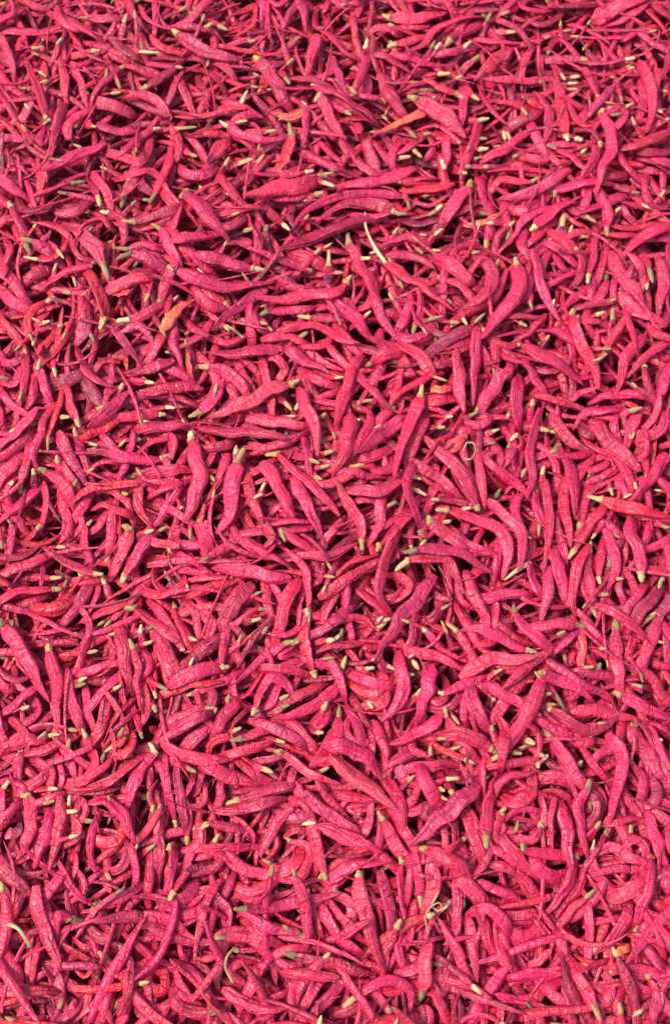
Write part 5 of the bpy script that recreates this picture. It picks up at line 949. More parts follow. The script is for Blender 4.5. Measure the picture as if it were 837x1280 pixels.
d 269 110|645 1865 -95 580 1907 -154 504 1942 -205 421 1970 -248 333 1990 -285|692 1836 -50
n 214 108|1376 1382 8 1376 1320 -40 1368 1251 -79 1342 1185 -114 1310 1121 -148|1386 1422 37
n 245 117|1979 2919 39 1920 2922 -7 1853 2911 -41 1787 2887 -70 1721 2859 -98|2021 2926 67
n 298 114|723 3251 -29 652 3281 -62 573 3299 -85 492 3306 -108 411 3308 -130|805 3244 -11
n 251 122|761 24 -21 690 9 -54 615 -9 -75 537 -19 -92 458 -27 -107|807 28 2
n 222 129|-1653 -176 -130 -1737 -163 -163 -1825 -154 -185 -1915 -149 -204 -2004 -146 -222|-1599 -184 -106
n 222 82|-2115 3466 -14 -2201 3504 -68 -2295 3532 -114 -2393 3554 -155 -2494 3570 -190|-2024 3439 30
n 275 131|-61 2441 -82 11 2433 -138 90 2426 -184 173 2446 -219 257 2471 -249|-115 2431 -48
n 252 111|-1354 3406 17 -1436 3458 -20 -1524 3503 -53 -1617 3536 -88 -1711 3565 -124|-1210 3381 31
n 327 122|518 2777 -51 469 2864 -75 414 2950 -91 357 3034 -106 299 3118 -124|554 2717 -35
d 171 69|967 -1817 5 948 -1884 -48 930 -1956 -94 922 -2030 -140 918 -2105 -185|976 -1768 39
n 218 120|-1576 3192 19 -1593 3139 -32 -1607 3076 -73 -1619 3011 -111 -1630 2944 -146|-1565 3231 52
d 230 84|1284 2965 -35 1272 3088 -97 1252 3215 -151 1211 3341 -195 1150 3462 -227|1304 2863 16
n 249 110|1894 -421 -38 1941 -330 -89 1989 -236 -133 2037 -140 -174 2086 -43 -211|1869 -467 -6
n 230 121|593 3101 -15 519 3118 -50 440 3127 -75 361 3135 -98 281 3144 -121|646 3090 7
n 229 136|2184 2893 30 2141 2974 -20 2089 3051 -65 2023 3118 -111 1953 3179 -158|2211 2849 63
d 176 102|-326 -1389 -29 -404 -1361 -66 -483 -1325 -90 -547 -1265 -111 -605 -1198 -130|-292 -1415 -2
d 232 125|-245 -790 -17 -319 -806 -57 -398 -823 -87 -479 -833 -114 -561 -840 -140|-201 -785 10
n 245 114|661 3027 -28 604 2997 -71 547 2957 -104 493 2912 -136 439 2866 -168|686 3037 0
d 334 169|-277 3571 -50 -339 3553 -97 -401 3516 -131 -456 3464 -158 -508 3408 -183|-248 3577 -18
d 182 103|1739 -943 -83 1734 -860 -114 1728 -774 -134 1728 -686 -151 1730 -599 -169|1739 -1005 -62
n 280 166|1032 1682 -1 1002 1623 -41 968 1557 -68 931 1492 -93 893 1427 -117|1057 1726 25
d 226 109|-1912 3529 4 -1893 3665 -60 -1869 3802 -122 -1830 3934 -186 -1779 4064 -247|-1936 3445 40
n 292 172|-75 2454 -79 -151 2464 -114 -232 2466 -141 -314 2465 -167 -395 2463 -191|-7 2453 -56
n 276 151|-480 1308 -65 -557 1338 -93 -640 1362 -112 -724 1380 -127 -810 1397 -142|-428 1288 -43
d 231 86|1588 -1815 -28 1601 -1886 -63 1608 -1961 -89 1601 -2037 -115 1590 -2112 -142|1584 -1786 -2
d 197 106|1146 -1435 -12 1086 -1476 -46 1025 -1523 -71 974 -1581 -95 927 -1642 -119|1164 -1417 15
n 191 114|641 -720 -37 666 -785 -82 694 -854 -115 738 -919 -142 787 -981 -165|606 -658 -5
d 290 124|-1177 -1310 27 -1210 -1372 -19 -1245 -1439 -58 -1286 -1503 -93 -1329 -1567 -128|-1154 -1276 57
n 281 106|972 3407 -65 915 3369 -104 855 3326 -129 786 3294 -149 715 3265 -167|1019 3429 -41
n 267 169|-1686 3399 30 -1778 3418 -22 -1873 3437 -66 -1965 3474 -109 -2055 3515 -150|-1622 3379 61
n 220 91|1953 3023 16 1961 3165 -55 1964 3312 -116 1971 3463 -167 1980 3616 -208|1943 2909 71
n 330 150|957 3084 -55 917 3176 -94 866 3266 -123 793 3340 -145 709 3404 -164|992 3023 -23
d 217 120|-2080 2924 4 -2026 2897 -40 -1971 2859 -73 -1922 2812 -104 -1874 2762 -135|-2114 2949 30
d 292 105|636 561 -24 561 577 -59 483 589 -86 403 600 -111 324 613 -138|670 550 0
n 276 127|-1677 -365 -147 -1760 -349 -180 -1847 -342 -201 -1935 -353 -219 -2022 -373 -234|-1611 -366 -122
n 240 115|10 914 -58 -61 952 -112 -141 982 -158 -228 977 -200 -314 953 -237|54 901 -21
d 243 120|1735 -1021 -94 1819 -1025 -146 1908 -1035 -188 1998 -1050 -225 2090 -1069 -257|1680 -1016 -56
n 290 111|-391 -1486 -34 -466 -1461 -71 -546 -1432 -95 -623 -1396 -114 -700 -1357 -131|-334 -1511 -9
n 231 109|-1534 1190 -10 -1594 1285 -58 -1654 1384 -96 -1701 1492 -127 -1742 1603 -153|-1504 1130 21
n 239 108|1125 -1414 -10 1076 -1357 -51 1015 -1306 -83 936 -1286 -110 855 -1278 -136|1146 -1428 18
n 293 174|-975 2609 -70 -1041 2683 -112 -1118 2753 -144 -1211 2800 -171 -1312 2832 -194|-928 2566 -35
d 316 136|-1058 1647 54 -1125 1741 10 -1194 1835 -30 -1263 1929 -72 -1332 2023 -114|-1026 1601 80
n 282 121|-1228 -1049 -7 -1300 -1081 -55 -1377 -1115 -95 -1457 -1140 -133 -1539 -1162 -170|-1190 -1038 25
d 280 134|1651 3259 -67 1588 3285 -123 1514 3304 -168 1441 3335 -206 1366 3367 -239|1703 3231 -25
n 212 129|1608 1905 6 1546 1951 -31 1476 1989 -63 1399 2000 -99 1321 2001 -136|1640 1887 32
d 277 153|-1775 -67 -97 -1830 -112 -143 -1884 -167 -179 -1935 -227 -211 -1984 -292 -239|-1750 -52 -66
n 243 130|-1438 -997 -46 -1514 -1014 -95 -1595 -1039 -134 -1673 -1073 -169 -1751 -1111 -201|-1391 -983 -13
d 296 133|850 3233 -48 781 3225 -83 709 3201 -108 644 3162 -131 580 3120 -153|883 3237 -22
n 196 73|-1267 -1445 21 -1301 -1505 -27 -1332 -1573 -67 -1357 -1645 -103 -1379 -1720 -136|-1250 -1408 52
n 306 163|-597 -1119 10 -603 -1190 -35 -616 -1264 -72 -655 -1331 -104 -702 -1394 -135|-585 -1091 38
n 269 158|664 2003 -116 616 1955 -163 559 1906 -197 487 1886 -232 411 1874 -265|715 2026 -80
n 233 130|-1064 1323 9 -1058 1431 -18 -1060 1541 -38 -1095 1646 -58 -1138 1746 -83|-1050 1243 24
n 294 111|988 2873 -47 923 2911 -90 847 2934 -124 766 2927 -153 686 2907 -181|1052 2862 -12
d 244 93|995 2721 -45 933 2770 -91 859 2809 -128 777 2829 -161 691 2838 -190|1030 2694 -10
d 189 75|477 213 21 407 253 -14 331 291 -41 257 330 -68 183 370 -97|510 190 46
d 264 169|-1663 612 11 -1751 635 -32 -1843 654 -69 -1936 670 -106 -2028 684 -142|-1607 600 38
d 276 144|-643 2521 -51 -718 2523 -98 -798 2517 -135 -879 2511 -169 -962 2504 -200|-547 2537 -19
d 237 150|625 -1611 32 590 -1542 -17 554 -1467 -60 529 -1389 -101 507 -1308 -142|642 -1656 62
d 262 145|1760 1447 -28 1699 1416 -69 1630 1387 -98 1554 1389 -122 1477 1399 -142|1791 1445 0
n 293 130|1237 3828 -53 1312 3917 -91 1394 4003 -124 1482 4082 -160 1572 4158 -197|1187 3774 -26
d 228 84|1526 1291 -10 1506 1233 -58 1483 1168 -96 1461 1103 -132 1439 1037 -169|1534 1317 20
n 245 140|-1118 -713 -68 -1100 -788 -94 -1089 -869 -109 -1115 -945 -126 -1152 -1016 -145|-1111 -671 -46
n 220 135|169 1819 -119 95 1834 -160 14 1840 -187 -70 1845 -207 -154 1848 -222|234 1807 -89
n 210 110|-434 128 41 -462 67 -4 -494 2 -42 -536 -57 -81 -580 -113 -121|-412 162 71
d 270 114|1733 2347 21 1833 2341 59 1936 2372 33 2023 2421 -18 2111 2472 -69|
n 170 107|-482 4019 -110 -486 3907 -90 -482 3794 -94 -468 3682 -101 -437 3593 -161|
r 265 154|-1753 1311 -107 -1790 1205 -63 -1840 1099 -51 -1787 998 -77 -1688 974 -139|
n 202 89|-1909 -956 -115 -1833 -999 -92 -1757 -1048 -93 -1724 -1120 -134 -1724 -1198 -178|
n 213 121|-496 4031 -152 -437 3919 -114 -384 3800 -95 -365 3674 -109 -383 3559 -166|
n 269 171|559 2420 -223 533 2294 -184 459 2232 -173 410 2351 -215 398 2481 -245|
n 266 101|1871 2207 -25 1908 2096 1 1984 2017 -39 2076 1971 -103 2173 1933 -163|
n 180 68|1912 3720 -155 1907 3598 -116 1912 3472 -95 1904 3347 -125 1867 3230 -159|
n 238 106|269 2204 -233 321 2113 -195 352 2011 -172 333 1907 -210 269 1828 -252|
p 285 122|-517 4114 -118 -523 4000 -96 -521 3885 -90 -525 3785 -140 -541 3694 -208|
n 270 134|-53 2579 -106 20 2501 -93 115 2469 -114 193 2536 -149 247 2626 -179|
n 314 166|1013 1135 -68 1077 1080 -26 1116 1003 -26 1069 941 -77 995 921 -129|
n 358 136|660 3946 -20 724 3842 -2 830 3830 -36 919 3904 -84 990 4002 -121|
n 185 85|280 4031 -68 269 3904 -38 257 3775 -34 238 3647 -39 208 3541 -105|
n 336 207|-1966 2487 -34 -1947 2378 11 -1933 2262 22 -1941 2156 -31 -1958 2060 -98|
p 404 213|-1341 2613 -160 -1324 2481 -98 -1286 2350 -43 -1192 2271 -61 -1090 2335 -143|
n 315 195|-1946 1158 -139 -1969 1036 -63 -2073 1028 -72 -2142 1139 -137 -2179 1266 -195|
n 213 114|-1411 -1894 -78 -1376 -1975 -29 -1404 -2065 -29 -1485 -2119 -52 -1582 -2131 -75|
n 382 163|-903 87 -140 -925 -11 -93 -956 -114 -86 -965 -208 -139 -940 -297 -198|
n 238 92|-2329 3148 -86 -2281 3050 -47 -2225 2949 -31 -2172 2846 -25 -2127 2757 -80|
n 201 123|2090 2138 -44 2004 2137 3 1909 2162 18 1834 2217 -7 1767 2281 -41|
n 380 155|282 1299 -127 284 1169 -64 348 1051 -33 470 1103 -74 545 1216 -121|
n 270 105|442 2463 -190 532 2456 -141 635 2463 -132 733 2476 -159 828 2484 -198|
n 244 146|2170 2263 -5 2180 2389 9 2200 2515 -9 2225 2637 -40 2251 2758 -76|2177 2232 -17
n 203 92|-386 -896 -100 -432 -989 -41 -503 -1083 -17 -616 -1098 -47 -717 -1058 -96|
n 254 137|-881 1278 -115 -789 1202 -75 -675 1171 -81 -570 1233 -101 -475 1298 -153|
n 273 116|-2307 3064 -97 -2209 3046 -44 -2097 3043 -25 -1988 3043 -56 -1889 3018 -104|
n 403 237|-1199 2475 -134 -1156 2345 -64 -1103 2211 -11 -1006 2133 -28 -912 2210 -120|
n 315 159|861 1216 -54 896 1125 -13 940 1031 -10 959 950 -72 943 877 -145|
d 284 128|1390 1012 -89 1420 907 -66 1445 805 -101 1434 717 -168 1388 639 -233|
n 356 170|189 4033 -86 181 3909 -50 151 3784 -42 66 3702 -90 -41 3671 -153|
n 321 181|227 -1851 -93 247 -1932 -48 310 -1994 -52 400 -1995 -84 479 -1950 -112|
n 320 191|-234 4019 -130 -283 3922 -95 -331 3820 -79 -365 3720 -107 -361 3649 -194|
n 291 128|-2008 126 -99 -1955 52 -76 -1897 -19 -92 -1845 -82 -133 -1793 -130 -193|
n 284 116|-1873 962 -72 -1859 865 -29 -1864 760 -17 -1917 682 -56 -1993 633 -112|
n 427 197|2264 4091 -149 2280 3964 -82 2319 3834 -35 2408 3727 -43 2499 3643 -115|
n 168 102|-192 -925 -81 -223 -1012 -51 -259 -1102 -35 -322 -1166 -74 -394 -1200 -131|
n 336 167|2065 2395 0 2046 2285 28 2073 2177 11 2169 2157 -41 2269 2185 -91|
n 201 110|-2052 2358 -28 -2014 2254 9 -1977 2145 14 -1939 2050 -40 -1897 1963 -103|
n 284 168|1297 3701 -134 1374 3760 -98 1460 3822 -95 1545 3877 -130 1634 3915 -175|
n 404 224|-2254 2389 1 -2192 2314 37 -2112 2248 40 -2030 2200 9 -1959 2159 -52|
n 244 140|1355 -1962 -110 1327 -2039 -59 1288 -2125 -66 1238 -2188 -121 1174 -2234 -175|
n 273 124|-1950 3248 -42 -1985 3153 -8 -2014 3052 -14 -1984 2964 -66 -1902 2915 -112|
d 285 122|1459 1054 -116 1483 949 -72 1484 835 -71 1444 753 -138 1371 714 -219|
r 227 139|-586 3999 -152 -573 3871 -111 -596 3743 -90 -700 3682 -121 -827 3703 -139|
r 164 77|1899 1124 -102 1959 1037 -42 2066 991 -31 2177 1018 -71 2280 1072 -108|
n 181 115|2063 3805 -168 2020 3677 -124 1969 3551 -87 1892 3443 -112 1790 3397 -195|
n 197 124|181 -1243 -96 203 -1340 -42 192 -1453 -44 164 -1555 -90 122 -1648 -144|
n 374 189|346 1137 -108 302 1025 -56 264 904 -28 199 798 -71 109 714 -116|
n 393 239|-252 1233 -162 -173 1155 -109 -63 1176 -99 -9 1280 -138 5 1396 -182|
n 236 108|-574 -925 -54 -570 -1033 -13 -529 -1135 -17 -434 -1156 -78 -342 -1115 -136|
n 244 152|-1573 183 -112 -1542 69 -103 -1526 -45 -126 -1603 -112 -181 -1707 -120 -238|
n 246 144|1214 -61 -60 1215 62 -86 1226 179 -133 1247 294 -183 1276 406 -234|1203 -136 -43
n 333 198|-564 2193 -103 -599 2099 -43 -656 2008 -3 -758 1979 -7 -853 2024 -55|
n 322 116|-742 970 -165 -677 898 -125 -626 810 -113 -682 730 -116 -775 710 -158|
n 358 173|-84 4028 -67 -7 3932 -44 90 3855 -43 198 3899 -64 265 3993 -114|
n 290 182|1476 1266 -41 1478 1171 -17 1492 1075 -40 1518 999 -92 1559 944 -163|
d 217 86|-2153 2589 -1 -2065 2637 7 -1982 2696 -8 -1906 2746 -50 -1834 2790 -107|
p 289 145|1210 1030 -111 1310 962 -60 1431 990 -41 1509 1092 -71 1552 1209 -117|
n 313 145|-621 -140 -55 -538 -132 6 -437 -134 23 -337 -134 -9 -241 -141 -49|
n 375 136|-1980 1003 -67 -1981 862 -24 -2062 896 -58 -2113 1016 -131 -2134 1144 -208|
n 332 151|-1007 2198 -44 -1024 2097 8 -1044 1988 30 -1062 1885 -5 -1078 1788 -60|
n 256 114|84 -1045 -119 122 -1128 -68 172 -1217 -56 241 -1287 -78 326 -1326 -124|
n 358 178|1316 4015 -104 1362 3871 -67 1502 3870 -92 1602 3977 -150 1677 4106 -204|
n 310 176|714 2672 -138 723 2572 -111 741 2469 -113 776 2382 -150 826 2316 -212|
n 286 180|1115 3786 -109 1199 3833 -52 1277 3926 -53 1334 4029 -87 1384 4135 -121|
n 330 142|-513 2102 -82 -508 1993 -36 -504 1878 -25 -505 1771 -77 -507 1672 -141|
n 268 129|1540 2251 -41 1553 2115 6 1660 2055 9 1768 2138 -36 1840 2257 -76|
n 403 182|1103 2265 -118 1157 2152 -49 1276 2121 -14 1363 2225 -48 1408 2354 -86|
n 314 161|452 1234 -109 429 1130 -56 436 1018 -20 493 925 -52 577 867 -112|
n 263 134|46 -538 -74 70 -638 -42 90 -741 -64 100 -831 -124 101 -922 -182|
n 138 50|-294 3663 -133 -278 3531 -82 -257 3394 -49 -208 3268 -56 -99 3202 -114|
b 213 134|-919 -1939 -104 -896 -2023 -90 -891 -2111 -99 -905 -2195 -122 -932 -2268 -165|
n 181 68|-1869 3559 -72 -1802 3474 -21 -1717 3395 5 -1614 3335 9 -1509 3333 -39|
p 335 187|-729 -1002 -60 -683 -1091 11 -716 -1192 -2 -815 -1241 -46 -931 -1229 -87|
n 207 98|1956 3385 -122 1998 3275 -57 2117 3261 -49 2207 3349 -97 2280 3455 -136|
n 244 125|-42 -2050 -149 -139 -2066 -110 -221 -2125 -134 -267 -2213 -173 -272 -2314 -206|
n 218 93|3 2871 -59 92 2864 -24 189 2869 -28 278 2856 -59 354 2838 -116|
n 317 127|1153 1135 -36 1052 1120 -16 952 1175 -15 856 1234 -40 762 1291 -73|1175 1156 -48
n 226 86|1633 -939 -127 1687 -998 -108 1745 -1040 -115 1691 -981 -136 1620 -959 -172|
n 313 184|1591 3706 -162 1636 3617 -125 1698 3529 -113 1764 3453 -150 1810 3368 -191|
p 262 144|-2158 1929 -54 -2112 1819 -25 -2146 1713 -46 -2254 1702 -101 -2363 1739 -142|
n 224 108|432 944 -69 497 924 -23 400 911 -42 333 852 -88 313 758 -119|
n 247 124|-818 -1951 -148 -731 -1940 -109 -635 -1927 -111 -545 -1910 -138 -465 -1882 -183|
n 209 83|-548 3458 -100 -459 3459 -67 -362 3478 -64 -278 3514 -89 -208 3569 -131|
n 299 181|816 -1889 -38 917 -1941 -15 1015 -2007 -43 1090 -2069 -114 1156 -2137 -189|
n 244 144|-2166 750 -114 -2065 678 -42 -2063 564 -27 -2191 538 -82 -2315 590 -133|
p 289 132|801 1088 -69 739 1016 -26 644 978 -13 557 1019 -48 495 1092 -90|
n 291 181|-1324 162 -163 -1361 71 -128 -1407 -24 -125 -1484 -84 -146 -1582 -89 -183|
n 404 225|-799 2508 -129 -747 2392 -65 -684 2271 -32 -583 2179 -43 -477 2173 -135|
n 265 158|418 -433 -60 342 -516 -27 236 -503 -45 165 -414 -69 154 -297 -90|
n 258 108|706 -1008 -89 682 -1116 -31 582 -1166 -43 485 -1115 -100 437 -1012 -156|
p 321 172|1187 3866 -74 1106 3832 -38 1010 3826 -33 918 3812 -36 835 3836 -74|
n 190 116|-787 -1008 -58 -766 -1097 9 -729 -1203 18 -682 -1281 -46 -620 -1340 -121|
r 266 156|-1642 -86 -151 -1740 -150 -140 -1856 -144 -145 -1963 -99 -157 -2056 -28 -170|-1567 -69 -164
n 272 155|-1984 2843 -63 -1992 2681 5 -1961 2634 0 -1962 2798 -64 -2008 2959 -122|
n 263 106|-1684 1177 -74 -1676 1070 -34 -1674 956 -27 -1674 854 -71 -1659 761 -134|
n 275 125|-678 1127 -139 -594 1075 -109 -514 1011 -119 -480 930 -171 -503 845 -222|
n 238 95|-2232 1976 -8 -2140 1927 9 -2052 1874 -17 -2012 1809 -91 -2015 1732 -164|
n 373 139|-2088 2677 -10 -2214 2692 -1 -2317 2748 -40 -2401 2824 -99 -2483 2905 -153|-2039 2703 -22
n 215 83|-1773 2232 15 -1682 2219 1 -1595 2214 -20 -1529 2244 -78 -1475 2285 -143|-1826 2234 28
n 255 135|-636 9 -65 -610 -76 -18 -567 -162 5 -499 -232 9 -416 -276 -24|
n 258 143|1315 -1111 -75 1391 -1056 -55 1481 -1048 -80 1560 -1089 -122 1616 -1137 -186|
d 278 141|-567 -1906 -113 -643 -1992 -110 -752 -2026 -114 -858 -1995 -149 -936 -1921 -194|
n 244 141|-536 -2004 -162 -571 -2099 -120 -628 -2191 -146 -696 -2268 -188 -775 -2337 -226|
n 356 213|47 -392 -28 68 -487 2 64 -587 -20 7 -646 -79 -73 -665 -141|
n 257 155|-1417 -995 -93 -1396 -1080 -43 -1372 -1177 -23 -1338 -1269 -25 -1308 -1350 -78|
p 353 224|1124 3810 -95 1213 3753 -77 1306 3705 -92 1372 3621 -112 1434 3561 -174|
n 279 171|-1215 -2039 -43 -1213 -1942 -46 -1275 -1861 -65 -1365 -1820 -92 -1463 -1805 -123|-1183 -2070 -49
n 244 114|888 3883 -35 978 3887 -27 1067 3900 -30 1156 3914 -34 1244 3929 -39|
d 379 238|128 1195 -120 190 1116 -60 286 1071 -18 390 1102 -17 452 1179 -79|
n 352 192|1360 -1904 -53 1378 -2013 -35 1446 -2098 -54 1546 -2140 -90 1654 -2149 -130|
n 277 151|-875 -1862 -101 -865 -1969 -62 -879 -2084 -74 -901 -2184 -126 -905 -2280 -193|
p 277 131|1853 -1997 -54 1764 -2013 -11 1688 -2072 -12 1691 -2163 -51 1750 -2235 -86|
n 260 116|-802 -1083 -4 -695 -1038 7 -593 -992 -18 -508 -930 -68 -428 -858 -110|-837 -1086 -19
n 396 195|1371 2025 -71 1434 1933 -11 1526 1851 -17 1626 1799 -74 1722 1744 -135|
n 227 141|677 3693 -48 596 3649 -15 497 3651 -17 413 3688 -48 343 3738 -95|
d 306 161|-271 2296 -142 -285 2185 -95 -277 2065 -80 -211 1984 -131 -120 1951 -203|
n 321 200|-1088 -1823 -88 -1100 -1916 -31 -1146 -2009 -39 -1246 -2022 -84 -1339 -1984 -132|
n 323 135|675 -1909 -56 694 -1965 -27 661 -1862 -27 649 -1757 -57 652 -1653 -94|
n 355 157|996 978 -35 1004 1084 -12 1001 1193 -25 992 1298 -51 978 1401 -84|995 930 -49
n 322 144|-1864 998 -59 -1817 895 -14 -1776 782 -6 -1735 679 -46 -1689 595 -121|
n 434 161|-998 358 -78 -993 470 -72 -1070 555 -93 -1172 599 -120 -1284 588 -149|-1013 413 -84
n 175 64|1069 2464 -100 1043 2371 -76 1040 2271 -76 1092 2190 -91 1169 2131 -79|
n 367 170|481 3611 -60 408 3629 -15 323 3649 -16 247 3628 -57 197 3584 -115|
n 191 100|-1073 -2018 -70 -1142 -2068 -43 -1219 -2119 -45 -1293 -2161 -75 -1368 -2196 -116|
n 364 210|-1701 765 -79 -1741 674 -15 -1780 565 1 -1774 461 -52 -1721 378 -118|
n 145 88|1126 -1099 -95 1164 -1161 -60 1217 -1225 -53 1285 -1273 -49 1354 -1311 -74|
n 245 148|-1427 -1994 -81 -1355 -2036 -30 -1320 -2116 -22 -1394 -2170 -53 -1488 -2178 -78|
n 291 162|-1675 -1018 -92 -1737 -1076 -65 -1808 -1135 -75 -1876 -1193 -98 -1940 -1231 -152|
n 243 121|902 670 -123 1001 657 -84 1103 646 -103 1157 585 -174 1158 504 -243|
n 212 119|-842 -2076 -117 -762 -2127 -122 -711 -2201 -137 -725 -2289 -169 -786 -2351 -207|
p 269 158|489 2369 -224 547 2302 -179 634 2261 -152 724 2294 -128 799 2360 -138|
n 262 104|-658 1134 -129 -606 1028 -111 -550 923 -119 -483 831 -148 -387 790 -204|
r 242 137|-54 -430 -42 14 -383 7 89 -327 28 181 -297 36 267 -265 11|
n 380 140|612 1135 -28 698 1111 3 793 1130 4 881 1164 -12 956 1210 -53|
n 352 160|1462 -50 -72 1499 87 -93 1554 212 -136 1623 332 -176 1703 447 -206|1436 -102 -70
n 369 143|527 704 -109 483 760 -47 413 769 -26 399 686 -69 433 611 -116|
d 356 130|1366 3839 -100 1457 3742 -89 1574 3798 -102 1641 3915 -140 1682 4044 -177|
r 200 74|-1119 -1088 -69 -1172 -1145 -27 -1221 -1216 -5 -1255 -1297 0 -1282 -1375 -30|
n 199 113|1740 -1199 -170 1820 -1232 -135 1896 -1283 -147 1929 -1361 -188 1910 -1446 -225|
n 291 154|1714 -55 -141 1656 15 -85 1557 8 -66 1455 0 -102 1361 4 -157|
n 254 105|-1931 -33 -85 -1923 -120 -102 -1940 -209 -117 -1947 -294 -146 -1957 -367 -199|-1967 -11 -76
n 358 148|-1501 -39 -112 -1503 -130 -137 -1481 -218 -166 -1447 -285 -226 -1397 -339 -287|
n 378 222|224 1016 -54 309 1026 27 416 1066 -13 513 1099 -80 623 1096 -124|194 1006 -88
n 375 200|1149 1957 -49 1127 2078 -36 1127 2199 -65 1137 2319 -98 1153 2438 -130|1124 1927 -72
n 344 201|115 -453 -50 194 -524 -23 279 -588 -49 359 -640 -107 438 -694 -164|
n 267 117|-2233 1963 -38 -2166 2012 17 -2078 2054 9 -1995 2047 -47 -1942 1988 -107|
n 289 118|-995 -185 -84 -900 -182 -75 -805 -185 -64 -717 -167 -97 -631 -142 -127|-966 -234 -68
n 314 198|-289 -935 -67 -315 -1026 -26 -358 -1120 -26 -449 -1155 -54 -545 -1135 -85|
n 246 100|891 -1851 -72 835 -1909 -23 785 -1989 -26 725 -2058 -47 656 -2105 -89|
n 166 73|-1073 -1157 -44 -1136 -1207 -6 -1200 -1271 3 -1247 -1349 5 -1287 -1418 -36|
n 246 98|1351 -2042 -16 1462 -2014 -7 1579 -2015 -18 1690 -2020 -51 1797 -2015 -101|
n 382 171|1518 -73 -113 1596 -56 -50 1653 -121 -48 1635 -209 -98 1567 -267 -149|
n 320 143|1816 -2159 -22 1736 -2085 15 1816 -2013 -8 1929 -2008 -47 2023 -2075 -84|
r 256 134|2196 3990 -123 2224 3880 -69 2275 3767 -44 2334 3658 -47 2400 3572 -108|
n 365 211|54 -1123 -104 110 -1219 -56 149 -1332 -35 174 -1444 -64 196 -1544 -130|
n 292 145|-1210 -934 -72 -1254 -1017 -18 -1325 -1101 -6 -1390 -1179 -39 -1445 -1247 -108|
n 349 157|1654 2386 5 1658 2277 30 1643 2166 33 1596 2077 -3 1531 2058 -92|
n 411 258|2140 1039 -58 2085 955 -14 2033 861 -11 1998 768 -47 1981 696 -127|
n 253 111|-1506 1295 -77 -1503 1200 -40 -1510 1098 -30 -1534 1003 -42 -1593 933 -88|
n 137 54|157 -2065 -94 205 -2152 -70 239 -2249 -92 258 -2342 -132 273 -2425 -194|
n 286 135|223 3878 -81 146 3866 -5 44 3873 -34 -29 3860 -115 -58 3782 -178|
n 471 240|-886 4038 -93 -929 3913 -48 -1000 3795 -43 -1110 3737 -72 -1225 3761 -145|
r 449 247|247 -923 -121 281 -1024 -74 253 -1120 -42 150 -1146 -81 66 -1106 -152|
n 370 161|-1740 2311 16 -1836 2277 26 -1924 2229 34 -2014 2211 -12 -2095 2200 -75|-1650 2332 9
n 404 216|-747 -2049 -156 -772 -2135 -100 -866 -2166 -99 -958 -2128 -134 -1017 -2056 -188|
n 167 99|-466 -1124 -65 -517 -1191 -17 -585 -1261 -10 -647 -1324 -50 -698 -1388 -103|
n 232 119|-133 -81 47 -221 -80 65 -312 -79 50 -401 -93 34 -484 -103 -2|
n 256 108|755 -1020 -39 723 -1109 -10 715 -1208 -21 749 -1287 -68 819 -1336 -122|
n 289 122|1959 86 -162 1903 -12 -103 1851 -120 -64 1799 -231 -78 1749 -334 -133|
d 347 208|424 2205 -225 493 2141 -174 592 2108 -150 692 2141 -137 768 2213 -165|
n 335 131|-1724 -1064 -126 -1667 -1175 -73 -1741 -1236 -72 -1849 -1177 -129 -1919 -1079 -194|
n 266 102|65 -33 30 15 -107 66 -46 -182 57 -68 -263 16 -57 -334 -48|
n 291 117|462 134 -58 416 38 -3 352 -59 27 248 -109 35 135 -89 0|
n 369 210|-980 -1261 -45 -877 -1217 8 -761 -1178 30 -673 -1115 -31 -619 -1048 -123|
n 266 96|1721 2003 -64 1821 1934 -20 1946 1953 -41 2055 2002 -94 2164 2053 -145|
n 313 122|-1154 -920 -135 -1096 -1007 -53 -1048 -1115 4 -1063 -1237 -7 -1149 -1314 -69|
d 276 135|-1711 -2224 -17 -1732 -2124 19 -1834 -2105 -2 -1930 -2149 -32 -1964 -2254 -55|
d 289 121|-2061 -201 -142 -1969 -245 -108 -1865 -238 -117 -1779 -177 -133 -1730 -91 -174|
n 326 176|-477 1111 -135 -377 1075 -98 -318 1004 -113 -379 929 -163 -468 914 -234|
n 237 145|-1745 1950 -69 -1705 1852 -26 -1643 1759 -8 -1541 1734 -16 -1454 1795 -52|
n 347 148|1298 33 -105 1313 -58 -57 1334 -159 -40 1348 -260 -45 1371 -348 -97|
n 267 119|-1109 -1863 -49 -1075 -1948 -19 -1057 -2041 -47 -1079 -2130 -85 -1134 -2206 -106|
n 251 116|-1336 1016 -40 -1421 1015 -20 -1489 966 -26 -1524 899 -74 -1527 849 -148|
n 406 203|-1921 2291 -6 -1916 2399 36 -1916 2523 18 -1902 2638 -27 -1866 2747 -73|
d 494 280|-1571 926 -45 -1523 838 -17 -1466 751 -8 -1390 690 -36 -1322 665 -111|
n 355 213|716 3908 -20 797 3841 15 856 3766 -28 842 3687 -102 765 3626 -152|
n 312 134|-1967 1132 -111 -1940 1021 -55 -1920 901 -22 -1920 777 -13 -1959 672 -71|
n 400 246|-899 2071 -41 -811 1987 23 -687 1940 47 -607 2031 1 -576 2140 -78|
n 309 153|-439 2272 -90 -345 2256 -75 -248 2276 -86 -167 2324 -114 -102 2384 -161|
n 263 103|781 1732 -131 776 1824 -85 842 1897 -94 939 1920 -126 1031 1883 -155|
n 372 229|-2113 2115 37 -2066 2025 27 -2019 1937 16 -1979 1867 -45 -1949 1821 -130|-2142 2151 41
n 347 150|-546 -143 -16 -485 -205 22 -408 -260 30 -325 -306 34 -245 -339 -7|
n 299 109|-2238 3927 -116 -2293 3838 -77 -2396 3800 -80 -2497 3829 -124 -2598 3864 -161|
n 267 98|2313 2155 -86 2224 2115 -39 2122 2087 -18 2023 2071 -56 1929 2037 -92|
